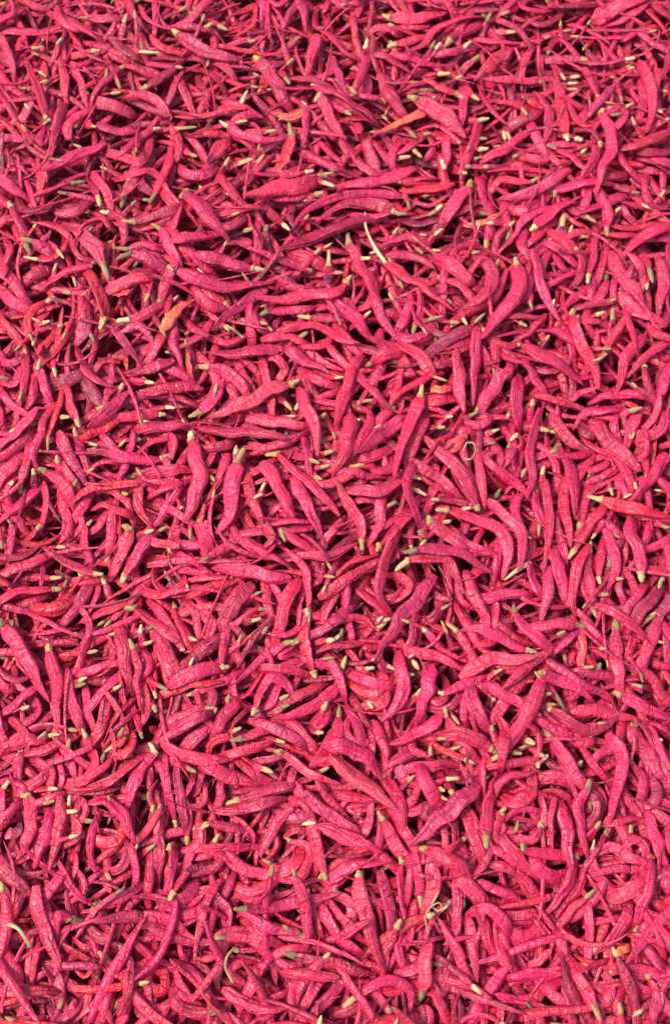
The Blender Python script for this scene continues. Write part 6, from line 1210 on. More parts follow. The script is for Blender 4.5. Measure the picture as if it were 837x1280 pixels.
n 212 101|-1420 1084 -52 -1392 981 -30 -1387 874 -12 -1424 773 -25 -1494 706 -74|
n 322 201|-2326 4031 -126 -2254 3964 -92 -2161 3917 -89 -2072 3899 -114 -2002 3935 -179|
n 252 92|2295 1962 -126 2207 1944 -75 2107 1926 -50 2006 1918 -57 1909 1913 -92|
d 274 156|-944 3357 -92 -873 3282 -59 -798 3205 -59 -756 3123 -113 -765 3036 -174|
n 190 71|-1611 -2111 31 -1646 -2197 30 -1686 -2282 21 -1721 -2363 -12 -1753 -2441 -56|
n 286 115|-848 3222 -101 -872 3115 -73 -919 3011 -75 -990 2939 -126 -1057 2871 -186|
r 369 172|-1081 2002 -16 -1043 1904 31 -999 1798 42 -939 1712 8 -867 1657 -62|
n 200 128|-769 -1192 38 -675 -1257 27 -574 -1296 -15 -484 -1315 -89 -399 -1325 -168|
n 387 197|-253 1060 -184 -192 989 -126 -115 920 -90 -18 875 -88 82 858 -129|
n 205 103|201 1669 -174 171 1571 -123 123 1472 -96 62 1387 -138 -1 1311 -195|
d 371 222|1932 975 -27 1933 867 -11 1967 769 -34 2028 696 -86 2102 644 -147|1929 1013 -47
n 200 112|652 -1233 -88 569 -1296 -27 454 -1307 -42 350 -1273 -94 258 -1210 -142|
d 403 190|-1864 2196 -40 -1909 2093 11 -2014 2098 17 -2084 2197 -7 -2120 2313 -34|
n 224 96|-1265 -2195 -30 -1341 -2146 -7 -1403 -2078 0 -1451 -1999 -4 -1498 -1928 -41|-1218 -2170 -51
n 315 157|1760 3393 -118 1767 3281 -69 1790 3164 -41 1825 3052 -57 1845 2946 -108|
n 376 206|991 2468 -121 985 2358 -81 998 2241 -72 1042 2135 -75 1127 2058 -73|
n 363 213|693 3437 -55 801 3458 -38 910 3499 -57 1000 3555 -105 1079 3620 -165|
n 223 122|411 -1972 -48 396 -2063 -43 383 -2152 -74 369 -2222 -137 350 -2292 -199|
d 349 160|-1599 3615 -44 -1549 3525 0 -1476 3442 10 -1386 3378 1 -1301 3357 -64|
n 185 70|-1279 879 -97 -1339 826 -19 -1402 747 13 -1390 654 -43 -1341 617 -136|
n 319 200|-1425 -1999 -22 -1462 -2075 13 -1518 -2150 20 -1585 -2208 -6 -1651 -2257 -51|
n 319 157|-987 -1905 -74 -994 -2009 -70 -994 -2114 -83 -986 -2204 -136 -969 -2285 -201|
n 140 66|1445 3338 -125 1444 3458 -132 1448 3577 -118 1457 3697 -128 1464 3816 -124|1443 3270 -118
n 244 103|1406 844 -136 1393 755 -109 1389 664 -119 1391 587 -173 1389 509 -223|
n 238 144|887 -1100 -37 809 -1016 -41 737 -934 -76 666 -858 -124 591 -785 -169|898 -1116 -39
n 161 97|-1768 -172 -169 -1747 -262 -157 -1735 -356 -160 -1751 -447 -168 -1800 -516 -210|
n 368 221|-1965 1871 11 -1891 1833 -4 -1829 1785 -36 -1777 1736 -83 -1737 1685 -139|-2039 1878 24
n 289 158|2063 -73 -123 1982 -142 -71 1883 -201 -53 1777 -221 -85 1686 -206 -158|
d 290 163|-495 3 -25 -422 -71 36 -368 -176 55 -440 -241 -3 -529 -238 -85|
n 262 129|-1526 -2163 0 -1477 -2253 19 -1429 -2342 -6 -1387 -2427 -52 -1350 -2508 -109|
n 329 130|713 -2078 -75 804 -2088 -61 888 -2129 -66 968 -2164 -97 1047 -2188 -143|
r 338 139|-994 -1095 -10 -903 -1059 7 -809 -1028 16 -710 -1023 27 -616 -1011 5|
d 308 125|655 2042 -172 715 2109 -120 807 2168 -114 905 2215 -98 998 2264 -83|
n 289 107|-910 -201 -39 -1013 -172 -74 -1114 -139 -117 -1197 -89 -176 -1273 -21 -226|
n 331 163|-1855 -1190 -134 -1769 -1243 -68 -1701 -1335 -46 -1741 -1429 -101 -1834 -1476 -161|
n 274 110|1694 -1283 -179 1713 -1356 -128 1735 -1443 -111 1742 -1530 -126 1732 -1615 -157|
n 365 226|1314 -1278 -70 1413 -1320 -56 1363 -1342 -55 1292 -1274 -104 1280 -1182 -168|
n 356 219|2280 3977 -74 2212 3888 -45 2125 3813 -60 2026 3773 -95 1941 3797 -169|
n 335 184|-1611 2196 -22 -1684 2098 6 -1803 2097 -10 -1900 2177 -39 -1963 2288 -64|
n 387 211|1167 1071 -78 1208 986 -44 1261 901 -57 1312 824 -90 1363 765 -153|
n 289 116|-1450 -2469 -23 -1374 -2548 8 -1284 -2616 -18 -1190 -2650 -78 -1090 -2656 -137|
n 293 115|606 -1077 -37 702 -1035 -26 799 -1003 -28 884 -965 -76 964 -926 -132|574 -1058 -47
n 315 147|-1064 3317 -52 -1094 3202 -31 -1139 3091 -49 -1185 2989 -87 -1231 2918 -172|
n 288 173|1957 -136 -79 1960 -231 -57 1960 -329 -57 1967 -417 -92 1976 -494 -153|
n 158 64|1021 -2205 -134 1068 -2271 -105 1117 -2343 -105 1171 -2407 -128 1233 -2459 -159|
n 314 194|-1132 3331 -83 -1084 3214 -40 -1035 3094 -39 -983 2973 -63 -929 2875 -129|
n 399 146|-896 -1434 -46 -808 -1370 4 -726 -1284 25 -663 -1194 -21 -608 -1115 -95|
n 253 136|1788 2027 -27 1875 1985 -9 1975 1990 -21 2071 2023 -27 2154 2074 -51|
n 262 108|247 1886 -193 264 1741 -127 154 1745 -152 72 1868 -206 43 2019 -254|
n 352 180|198 -1214 -92 244 -1294 -48 273 -1390 -26 285 -1491 -7 301 -1585 -44|
d 325 149|-478 1794 -95 -404 1728 -57 -322 1664 -63 -261 1588 -99 -225 1512 -161|
r 253 106|-525 -1301 -66 -590 -1320 1 -675 -1360 3 -693 -1439 -44 -666 -1511 -98|
n 244 102|445 -210 -9 447 -102 6 505 -15 -30 581 50 -77 670 92 -126|454 -254 -23
n 346 210|1442 3670 -172 1390 3554 -137 1341 3434 -119 1314 3306 -107 1311 3180 -137|
n 314 179|-49 1173 -100 2 1091 -71 63 1009 -71 149 965 -73 246 976 -70|
n 391 172|-1077 1265 -48 -1104 1174 -24 -1142 1084 -33 -1191 1008 -64 -1249 948 -116|
n 231 117|1670 -81 -50 1700 -167 -35 1708 -260 -42 1670 -341 -62 1607 -385 -116|
n 333 187|1061 -1148 -88 1127 -1210 -39 1214 -1268 -40 1304 -1312 -58 1399 -1342 -85|
n 244 107|1705 51 -140 1802 11 -84 1917 -21 -62 2032 -22 -87 2137 1 -145|
n 324 194|-401 1693 -113 -324 1597 -64 -202 1555 -79 -95 1593 -144 2 1656 -207|
n 374 204|355 680 -17 278 605 -1 238 505 -16 235 402 -47 271 308 -89|362 705 -28
n 321 143|-1084 877 -114 -1015 816 -79 -928 771 -84 -843 738 -117 -767 712 -173|
n 348 185|992 1910 -59 1032 2037 -62 1044 2169 -81 1038 2298 -120 1028 2420 -174|989 1856 -54
p 243 122|1424 2640 -36 1444 2535 15 1494 2431 37 1572 2350 14 1654 2282 -34|
n 505 311|505 752 -75 610 745 -20 731 753 -29 834 739 -94 917 696 -173|
n 241 98|-859 -367 -118 -830 -468 -66 -754 -552 -48 -647 -549 -79 -568 -476 -126|
n 339 130|1320 2966 -103 1332 2834 -38 1360 2695 2 1413 2561 -7 1483 2438 -45|
n 372 208|-1989 2024 -8 -1897 2002 11 -1805 1973 5 -1731 1908 4 -1676 1843 -36|
n 242 122|-140 -2154 -138 -108 -2239 -99 -75 -2331 -116 -28 -2408 -160 33 -2474 -205|
n 323 123|1766 -312 -78 1864 -349 -33 1972 -357 -71 2070 -339 -135 2162 -313 -203|
n 241 111|-213 -2176 -151 -158 -2248 -109 -119 -2339 -111 -118 -2433 -148 -147 -2523 -183|
n 327 135|-728 852 -118 -765 968 -111 -835 1068 -109 -923 1154 -112 -1018 1228 -132|-725 747 -116
n 375 201|-1151 1053 -63 -1057 991 -54 -956 942 -73 -872 884 -116 -805 830 -191|
n 179 104|-622 3180 -66 -743 3229 -67 -827 3325 -95 -892 3434 -125 -943 3551 -152|-531 3170 -64
n 347 192|-2400 3688 -108 -2351 3573 -66 -2298 3452 -50 -2252 3328 -43 -2250 3224 -120|
n 196 116|634 -255 -64 653 -348 -29 667 -447 -35 665 -528 -95 645 -602 -160|
n 227 93|-1301 4025 -111 -1288 3893 -59 -1275 3754 -35 -1286 3617 -68 -1317 3487 -117|
n 241 129|1708 -303 -85 1658 -394 -39 1651 -505 -32 1713 -582 -82 1799 -624 -143|
n 222 109|-1467 -1274 -26 -1570 -1249 -43 -1675 -1263 -54 -1763 -1291 -111 -1835 -1322 -187|-1419 -1282 -14
n 344 194|-889 3458 -96 -813 3369 -53 -731 3276 -46 -671 3181 -95 -640 3093 -177|
n 347 131|-321 -129 81 -228 -189 67 -134 -235 38 -42 -237 -26 44 -216 -93|-284 -218 92
n 247 156|1228 832 -115 1312 790 -79 1412 761 -87 1506 740 -123 1593 709 -168|
n 241 130|430 -2157 -107 413 -2254 -86 394 -2353 -105 361 -2435 -161 311 -2509 -214|
n 299 155|412 1054 -37 410 952 -25 393 850 -18 362 755 7 325 659 4|
b 239 137|1103 -2310 -119 1080 -2410 -106 1041 -2504 -131 1003 -2584 -190 956 -2657 -250|
d 212 86|1364 -2183 -103 1437 -2198 -57 1524 -2196 -49 1606 -2171 -72 1680 -2128 -96|
n 185 90|-1566 -1356 -104 -1515 -1450 -43 -1485 -1563 -12 -1549 -1650 -52 -1652 -1673 -114|
n 264 133|807 -2241 -106 918 -2241 -82 1033 -2235 -90 1144 -2222 -118 1247 -2216 -171|
n 274 155|1441 1872 -75 1369 1771 -24 1342 1649 -17 1435 1578 -74 1555 1591 -132|
n 288 122|1605 -317 -40 1689 -361 -26 1738 -439 -39 1733 -521 -89 1685 -581 -147|
n 409 154|1072 3114 -118 1153 3045 -69 1267 3007 -55 1377 2981 -92 1473 2928 -134|
r 212 121|1172 -2138 -76 1071 -2167 -49 964 -2189 -52 856 -2204 -62 762 -2223 -114|
n 223 133|-660 -2330 -128 -640 -2235 -102 -641 -2139 -117 -664 -2048 -153 -702 -1960 -180|-671 -2380 -150
n 246 110|86 863 -117 -7 818 -80 -100 766 -80 -130 662 -101 -98 556 -111|
n 273 149|-1737 -1421 -131 -1640 -1444 -63 -1551 -1511 -19 -1560 -1618 -45 -1640 -1678 -113|
n 223 87|353 -1967 -46 344 -2062 -42 351 -2156 -64 368 -2250 -83 380 -2336 -124|
n 287 140|-1681 -420 -225 -1731 -474 -173 -1806 -517 -147 -1893 -539 -162 -1980 -555 -181|
n 230 115|434 -1338 -73 375 -1401 -9 305 -1479 6 265 -1561 -50 246 -1635 -125|
n 278 110|376 3403 -3 480 3382 -4 583 3364 -22 684 3342 -45 787 3343 -73|
n 352 195|1226 2641 -77 1276 2532 -9 1393 2503 23 1480 2601 -20 1535 2717 -72|
n 416 178|1929 2226 2 1840 2178 25 1747 2132 33 1656 2082 45 1567 2068 -3|
n 251 115|840 -1396 -52 802 -1475 -1 800 -1576 10 822 -1666 -23 860 -1746 -74|
n 241 124|496 -1376 -71 417 -1413 7 314 -1461 16 235 -1511 -54 171 -1568 -134|
n 239 127|-1461 554 -65 -1395 487 -34 -1328 416 -49 -1301 348 -112 -1308 275 -178|
n 199 94|1246 2109 -20 1206 2005 -28 1152 1908 -38 1074 1829 -43 1003 1781 -114|
n 311 169|680 954 -60 575 892 -18 467 825 12 373 744 13 294 720 -88|
n 341 153|1651 -1137 -188 1617 -1237 -124 1582 -1352 -107 1585 -1473 -134 1621 -1585 -170|
n 342 132|887 -2344 -215 932 -2428 -151 988 -2523 -129 1034 -2621 -167 1061 -2727 -204|
n 259 105|-182 795 -134 -109 759 -75 -12 735 -56 85 727 -67 182 742 -76|
n 281 133|1190 1993 -46 1249 2043 -1 1328 2096 2 1414 2134 -6 1496 2170 -34|
n 264 153|-286 -1280 -98 -212 -1335 -52 -121 -1384 -51 -36 -1421 -94 47 -1456 -144|
n 242 131|859 -1287 21 899 -1369 1 935 -1453 -13 976 -1518 -67 1018 -1577 -126|864 -1257 39
n 190 85|-1052 -2120 -85 -1086 -2195 -69 -1116 -2274 -59 -1134 -2354 -58 -1148 -2428 -96|
n 244 131|70 805 -100 74 714 -46 82 612 -17 92 507 3 98 407 -25|
n 246 145|328 3027 -9 203 3039 3 88 3076 -17 -11 3135 -68 -104 3196 -125|349 2992 -17
n 239 129|1319 3615 -127 1206 3592 -93 1084 3601 -88 979 3646 -119 884 3708 -163|
n 325 174|-1122 3700 -65 -1032 3671 -24 -930 3665 -44 -846 3654 -95 -775 3671 -168|
n 242 135|1306 -2301 -115 1373 -2270 -57 1465 -2258 -44 1552 -2271 -76 1632 -2303 -114|
n 207 99|740 -337 -97 709 -437 -49 740 -542 -43 842 -572 -82 945 -540 -119|
n 326 178|-1734 -1384 -65 -1745 -1492 -64 -1732 -1600 -78 -1699 -1702 -93 -1652 -1798 -115|-1752 -1373 -68
n 408 215|1159 2822 -95 1241 2836 -30 1341 2888 -16 1420 2959 -57 1497 3027 -106|
n 344 214|242 3504 -70 222 3368 -18 196 3228 15 143 3094 31 46 3045 -60|
n 230 85|1355 -1357 -48 1412 -1443 -63 1479 -1521 -82 1556 -1577 -120 1638 -1607 -179|
n 261 147|1423 1867 -74 1433 1774 -33 1475 1683 -20 1557 1644 -62 1646 1632 -109|
n 321 118|-1531 4119 -159 -1497 3990 -98 -1460 3858 -50 -1398 3728 -23 -1308 3644 -89|
n 264 147|-433 -390 -50 -351 -460 4 -305 -566 -6 -358 -656 -59 -457 -688 -120|
n 318 119|-97 1302 -140 -194 1305 -95 -301 1280 -101 -395 1256 -147 -475 1218 -210|
n 344 165|-35 3447 -63 -11 3338 -20 20 3225 3 56 3112 19 110 3024 -27|
p 220 109|-491 -1443 -105 -405 -1439 -54 -307 -1419 -57 -218 -1394 -97 -125 -1368 -115|
n 412 248|-336 3252 -80 -251 3208 -18 -141 3185 -9 -37 3153 -42 45 3079 -57|
n 368 172|804 3560 -29 898 3628 -40 995 3688 -54 1081 3754 -95 1174 3803 -139|781 3505 -28
n 328 164|1421 -2062 -12 1364 -2159 -32 1282 -2229 -72 1200 -2270 -141 1122 -2280 -226|
n 217 132|1564 2611 -22 1638 2572 49 1735 2617 58 1803 2697 20 1862 2783 -18|
n 354 163|2001 2979 -29 1967 2871 25 1917 2762 60 1827 2701 30 1728 2729 -38|
n 266 126|1522 -411 10 1548 -275 -18 1597 -147 -55 1646 -30 -121 1696 79 -200|1526 -453 30
n 288 119|1001 -75 -108 973 -169 -54 951 -274 -31 934 -379 -48 942 -471 -109|
n 211 119|-975 -2110 -126 -923 -2191 -107 -864 -2271 -105 -798 -2338 -139 -723 -2392 -177|
n 231 126|-1329 -1368 -18 -1427 -1411 -10 -1530 -1446 -12 -1624 -1458 -59 -1708 -1453 -128|
n 210 76|-1372 -2349 -41 -1294 -2400 -14 -1220 -2372 -50 -1199 -2295 -105 -1229 -2212 -147|
n 446 202|610 -2001 -69 688 -2076 -37 762 -2164 -51 818 -2247 -103 851 -2326 -181|
n 260 122|-977 811 -90 -1078 801 -66 -1181 788 -56 -1275 743 -47 -1359 685 -64|
n 195 89|-1413 -358 -205 -1407 -453 -172 -1436 -550 -166 -1502 -614 -210 -1581 -660 -253|
n 332 200|-1492 2107 -18 -1410 2051 -1 -1371 1958 8 -1384 1866 -29 -1450 1807 -80|-1549 2122 -28
n 305 162|-1539 -1477 -30 -1612 -1549 -24 -1700 -1598 -52 -1784 -1629 -109 -1870 -1656 -166|
n 241 117|-1483 3332 -26 -1402 3286 -3 -1313 3251 -17 -1238 3222 -62 -1179 3190 -129|
n 237 125|-1497 290 -65 -1424 332 -42 -1340 345 -60 -1273 331 -117 -1228 289 -181|
n 325 181|-700 1436 -34 -807 1492 -2 -843 1614 -10 -834 1738 -39 -799 1855 -80|-672 1415 -48
n 209 113|-827 -2255 -194 -826 -2332 -128 -800 -2421 -89 -762 -2511 -117 -719 -2598 -149|
n 353 177|350 -1979 -18 461 -1960 -15 571 -1943 3 678 -1928 -17 774 -1920 -75|350 -1944 -5
n 149 59|1272 -508 -84 1182 -519 -36 1086 -552 -28 1022 -619 -65 1012 -707 -114|
n 257 96|-1247 1585 -15 -1207 1504 22 -1200 1415 4 -1245 1357 -61 -1315 1311 -108|
n 317 129|-2409 3673 -114 -2299 3677 -71 -2180 3664 -58 -2075 3605 -40 -1972 3553 -60|
n 257 135|1998 787 3 1983 696 -18 1951 617 -60 1891 562 -107 1832 546 -181|
n 300 155|30 686 -96 23 575 -21 16 450 21 -7 321 21 -19 202 -35|
n 280 163|2102 820 -74 2067 719 -38 2050 609 -41 2091 523 -93 2169 469 -153|
n 303 140|-1335 1802 12 -1258 1830 25 -1177 1829 11 -1105 1811 -25 -1046 1766 -61|-1431 1828 -4
n 259 135|1576 1683 -55 1487 1623 -11 1385 1571 -8 1289 1547 -62 1194 1537 -126|
n 232 102|524 -1427 13 429 -1390 13 425 -1298 -50 459 -1214 -113 534 -1146 -156|523 -1359 -11
n 357 213|-549 1481 -76 -546 1381 -52 -539 1279 -69 -526 1194 -119 -507 1126 -192|
d 487 245|1662 674 -188 1562 596 -128 1582 551 -105 1666 661 -127 1688 797 -155|
r 232 92|709 -1444 20 623 -1398 8 543 -1356 -31 469 -1320 -86 395 -1288 -143|762 -1467 26
n 340 139|1404 -1470 -80 1470 -1399 -61 1552 -1376 -86 1576 -1461 -139 1543 -1546 -181|
n 196 107|963 -1521 -44 1052 -1597 -10 1165 -1634 -42 1273 -1633 -107 1381 -1609 -169|
n 385 161|120 1026 -124 153 936 -61 207 838 -30 273 748 -1 341 661 30|
n 271 109|1416 2613 25 1529 2606 38 1642 2604 34 1750 2619 1 1846 2649 -53|1482 2557 49
n 380 181|1 1364 -131 33 1258 -86 98 1161 -58 173 1070 -77 234 990 -141|
n 306 129|-278 683 -112 -176 686 -55 -279 624 -66 -381 669 -134 -456 754 -203|
n 361 179|1782 -1283 -125 1805 -1386 -94 1831 -1494 -102 1831 -1600 -130 1812 -1692 -188|
n 378 170|-1364 -2260 -25 -1443 -2252 17 -1461 -2343 0 -1429 -2420 -43 -1361 -2473 -87|-1303 -2280 -63
n 299 180|451 -2150 -71 445 -2061 -33 429 -1970 -17 394 -1888 -54 347 -1821 -107|457 -2210 -100
n 307 188|-889 430 -99 -932 345 -60 -974 255 -82 -986 172 -142 -970 90 -203|
n 322 154|-393 -344 -51 -402 -437 -8 -393 -539 -4 -361 -635 -12 -322 -713 -66|
d 310 127|-1583 379 -94 -1488 404 -42 -1380 398 -37 -1294 347 -75 -1257 279 -155|
n 239 116|-1283 -2299 -53 -1243 -2384 -31 -1201 -2469 -47 -1153 -2546 -82 -1096 -2618 -111|-1300 -2280 -73
n 354 176|882 3241 -128 890 3127 -85 887 3009 -63 870 2889 -68 833 2802 -142|
n 388 197|81 1432 -139 205 1446 -81 266 1571 -109 277 1706 -167 257 1840 -229|
n 208 108|-469 -2432 -135 -531 -2497 -76 -457 -2530 -98 -375 -2491 -155 -338 -2409 -219|
n 385 219|-481 1130 -139 -451 1005 -107 -422 875 -98 -396 745 -80 -379 618 -100|
r 350 217|1309 2333 -3 1207 2347 -21 1107 2374 -40 1040 2310 -80 1026 2217 -122|1364 2374 6
n 241 105|1522 -2280 -116 1586 -2278 -44 1666 -2314 -5 1729 -2384 -21 1769 -2464 -58|
n 195 113|1389 -1531 -114 1442 -1591 -69 1466 -1676 -67 1430 -1753 -102 1360 -1797 -144|
n 361 210|-849 450 -96 -750 424 -51 -649 469 -64 -593 546 -128 -551 631 -190|
n 370 192|-280 4082 -125 -255 3974 -87 -227 3863 -74 -209 3749 -84 -196 3650 -137|
n 357 212|218 374 -44 242 248 38 331 272 21 356 406 -44 320 539 -107|
n 242 139|-603 -390 -40 -714 -391 -49 -823 -399 -64 -920 -409 -115 -1009 -434 -175|-598 -399 -51
n 328 154|339 -1436 3 369 -1531 -2 458 -1567 -16 549 -1539 -50 611 -1477 -103|
n 366 163|-515 -1327 -8 -410 -1289 -22 -316 -1251 -69 -227 -1214 -126 -137 -1178 -182|-578 -1340 1
n 249 151|1123 -1607 -18 1213 -1613 -22 1284 -1664 -48 1313 -1735 -101 1302 -1808 -157|
n 371 232|864 -1252 -20 931 -1145 -24 1012 -1047 -29 1101 -967 -64 1188 -897 -124|
n 256 153|-388 1290 -161 -473 1258 -62 -515 1363 -55 -486 1487 -99 -423 1590 -161|
n 418 222|1451 2261 -2 1563 2283 31 1677 2287 65 1788 2310 33 1894 2317 -20|1458 2219 -17
n 399 228|-363 -1178 -101 -278 -1225 -53 -194 -1290 -28 -121 -1364 -39 -63 -1424 -109|
n 309 161|-192 533 -75 -175 440 -3 -159 335 47 -146 222 56 -131 127 -12|
n 345 188|301 -363 -87 388 -394 -36 428 -472 -12 345 -528 -43 252 -518 -95|
p 299 152|1768 2597 70 1729 2687 56 1660 2746 13 1580 2772 -37 1498 2740 -85|1764 2554 73
n 196 102|-1878 -1553 -137 -1787 -1546 -67 -1694 -1586 -32 -1690 -1687 -82 -1754 -1764 -138|
n 315 125|1791 796 -135 1739 692 -98 1722 573 -94 1781 480 -136 1881 434 -188|
n 239 94|-904 285 -114 -796 300 -44 -739 403 -60 -753 520 -118 -802 626 -182|
n 229 94|-752 -1413 -63 -731 -1496 -33 -742 -1583 -49 -798 -1636 -98 -874 -1662 -140|
d 280 129|482 1381 -89 534 1302 -31 609 1226 -3 698 1164 5 799 1140 -31|
n 350 148|-904 -2188 -94 -805 -2243 -97 -700 -2208 -116 -644 -2120 -160 -643 -2028 -233|
n 308 141|-337 -1338 -49 -442 -1377 -21 -556 -1407 -28 -663 -1429 -63 -753 -1458 -135|
n 251 118|606 -1547 31 525 -1574 16 444 -1543 -14 388 -1479 -43 354 -1398 -69|670 -1548 40
n 265 118|-1077 -2151 -45 -977 -2149 -72 -877 -2172 -69 -788 -2203 -106 -721 -2242 -176|
n 313 192|852 -2289 -110 894 -2365 -79 921 -2453 -102 936 -2530 -155 939 -2606 -213|
n 360 175|-1362 -214 -189 -1349 -123 -159 -1335 -33 -124 -1324 57 -92 -1313 152 -102|-1380 -271 -209
n 273 125|-1822 -2367 7 -1721 -2365 55 -1615 -2345 36 -1525 -2334 -29 -1429 -2333 -86|
n 262 160|1783 1969 -72 1772 1862 -40 1768 1750 -38 1754 1648 -70 1735 1559 -135|
n 263 144|85 34 32 163 53 64 249 46 50 311 11 -1 345 -49 -56|
n 320 162|-1757 3762 -42 -1662 3736 -25 -1562 3732 -21 -1482 3767 -58 -1399 3796 -94|-1819 3786 -57
r 331 148|-1125 -1281 -29 -1111 -1378 18 -1183 -1413 7 -1267 -1352 -29 -1312 -1258 -63|
n 313 175|381 -2304 -150 335 -2391 -101 365 -2490 -107 458 -2516 -164 550 -2491 -224|
n 276 166|-1042 -344 -197 -1111 -412 -139 -1183 -497 -130 -1228 -596 -161 -1244 -701 -196|
n 473 297|-1404 2268 -55 -1340 2393 -38 -1294 2522 -83 -1240 2647 -133 -1168 2766 -169|-1420 2175 -69
n 244 102|-544 -2129 -127 -462 -2166 -120 -372 -2161 -119 -285 -2137 -117 -199 -2109 -112|
n 307 155|-801 3113 -126 -728 3047 -80 -638 2992 -59 -545 2943 -59 -454 2907 -103|
p 187 68|-1571 -2330 0 -1565 -2428 43 -1575 -2536 32 -1603 -2624 -25 -1639 -2707 -86|
n 371 204|1518 2130 -81 1440 2041 -30 1347 1954 -11 1262 1858 2 1179 1771 -36|
n 358 164|374 454 -53 309 387 7 212 339 32 108 322 14 6 322 -30|
n 287 144|-2004 -537 -149 -1911 -546 -126 -1819 -564 -144 -1749 -598 -202 -1691 -654 -254|
n 379 178|1472 2607 3 1543 2517 53 1622 2422 72 1697 2326 76 1801 2303 10|
n 313 144|-1635 1143 -87 -1595 1043 -30 -1544 938 3 -1460 853 19 -1350 816 2|
n 232 112|1003 3262 -140 1028 3142 -106 1064 3023 -76 1111 2909 -45 1176 2805 -11|
n 290 140|2154 1190 -36 2057 1122 -17 1960 1053 -17 1876 968 -26 1791 886 -45|
r 219 118|-1497 -2348 -47 -1409 -2392 -4 -1311 -2437 -6 -1213 -2470 -28 -1124 -2490 -84|
n 114 54|-1928 -521 -168 -1909 -624 -134 -1894 -733 -142 -1865 -836 -171 -1820 -932 -205|
n 326 119|-1185 -1548 -55 -1125 -1629 -21 -1224 -1655 -37 -1321 -1612 -70 -1385 -1524 -106|
n 241 101|-657 -2418 -134 -600 -2335 -116 -502 -2314 -115 -404 -2329 -136 -322 -2375 -178|
n 285 107|-182 3005 -59 -189 2909 -34 -201 2810 -36 -212 2713 -55 -243 2641 -114|
n 250 116|-763 -1501 -50 -793 -1582 -30 -851 -1644 -62 -919 -1685 -107 -1000 -1717 -135|
n 339 200|2031 676 -36 2008 564 -29 1915 518 -70 1818 524 -125 1742 588 -184|
n 314 143|1546 -2320 -86 1608 -2331 -15 1679 -2388 3 1703 -2468 -42 1690 -2545 -97|
n 163 94|0 -1748 -111 33 -1684 -58 106 -1635 -46 189 -1635 -80 262 -1672 -117|
n 375 140|1898 728 -98 1854 645 -72 1815 556 -79 1792 462 -89 1774 382 -141|
n 282 149|-626 -1511 -93 -625 -1601 -62 -642 -1691 -87 -661 -1771 -141 -679 -1850 -194|
n 186 104|-1410 -2471 -31 -1485 -2519 24 -1568 -2584 20 -1649 -2645 -14 -1728 -2707 -53|
n 406 218|1607 2290 55 1674 2374 111 1729 2496 84 1747 2621 28 1736 2748 -25|
n 295 181|-73 -2139 -168 -15 -2196 -103 54 -2272 -88 127 -2342 -96 192 -2407 -144|
n 298 189|-1240 570 -73 -1237 464 -52 -1261 359 -54 -1296 260 -71 -1335 185 -137|
n 319 143|429 1312 -102 376 1369 -57 326 1374 -56 340 1288 -71 392 1225 -108|
n 136 73|297 -2375 -125 404 -2378 -84 516 -2362 -87 616 -2334 -135 713 -2302 -187|
n 304 166|522 -1462 -82 474 -1552 -6 409 -1657 7 325 -1727 -50 225 -1763 -119|
n 346 207|-497 -2227 -169 -432 -2292 -101 -347 -2369 -91 -250 -2404 -134 -152 -2392 -193|
n 184 78|-1081 -343 -135 -1161 -383 -140 -1238 -427 -149 -1312 -477 -156 -1385 -522 -178|
n 312 125|792 -2308 -176 821 -2401 -117 902 -2478 -93 977 -2551 -141 1035 -2619 -215|
n 334 213|1941 773 -40 1845 795 -45 1748 797 -55 1652 779 -66 1568 750 -104|
n 329 155|1339 1915 -37 1410 1851 -16 1489 1788 -17 1558 1720 -29 1624 1676 -90|
n 339 130|-550 -1412 -71 -490 -1476 -57 -418 -1529 -58 -339 -1562 -80 -260 -1576 -120|
n 405 230|672 -65 -60 722 -152 -18 812 -217 -20 916 -252 -24 1015 -245 -73|
n 436 231|1104 -1550 -74 1187 -1530 -33 1280 -1554 -40 1342 -1613 -87 1364 -1696 -135|
n 258 162|1855 1726 -106 1811 1624 -62 1780 1511 -41 1812 1416 -91 1896 1369 -162|
n 348 193|-2 -2129 -100 81 -2182 -77 81 -2278 -91 23 -2347 -134 -57 -2377 -192|-2 -2088 -112
n 292 106|324 -2299 -42 288 -2372 -86 252 -2454 -106 211 -2523 -152 161 -2583 -200|344 -2259 -7
n 321 174|698 -501 -90 720 -598 -51 790 -672 -49 891 -664 -83 976 -607 -118|
n 238 96|1640 -1672 -136 1729 -1663 -79 1834 -1679 -73 1917 -1743 -94 1959 -1839 -111|
d 344 147|657 -451 -88 620 -551 -43 550 -641 -50 449 -626 -101 372 -553 -145|
p 352 161|-293 2757 -69 -386 2698 -45 -486 2648 -68 -580 2629 -132 -671 2606 -197|
n 208 130|-1544 -2318 -56 -1529 -2387 19 -1535 -2484 51 -1543 -2581 27 -1541 -2668 -28|
n 320 171|955 -440 -104 929 -541 -47 920 -657 -34 911 -764 -84 893 -868 -138|
n 406 251|2013 2516 11 2093 2473 54 2197 2452 43 2288 2455 -9 2374 2452 -70|
n 343 141|-861 -524 -135 -770 -588 -57 -706 -699 -27 -773 -797 -73 -888 -814 -142|
n 250 122|-1005 -1414 -38 -937 -1502 -4 -910 -1612 -30 -912 -1711 -91 -936 -1800 -165|
n 280 139|-1465 1968 3 -1523 2042 11 -1615 2012 12 -1663 1927 10 -1670 1828 7|
n 297 120|-1595 501 -58 -1544 413 -28 -1496 319 -35 -1469 232 -83 -1455 160 -160|
d 357 224|1341 -1573 -73 1411 -1648 -27 1406 -1753 -40 1324 -1813 -93 1228 -1801 -160|
n 238 109|1484 -2378 -55 1515 -2459 -27 1562 -2538 -32 1614 -2603 -74 1670 -2664 -116|
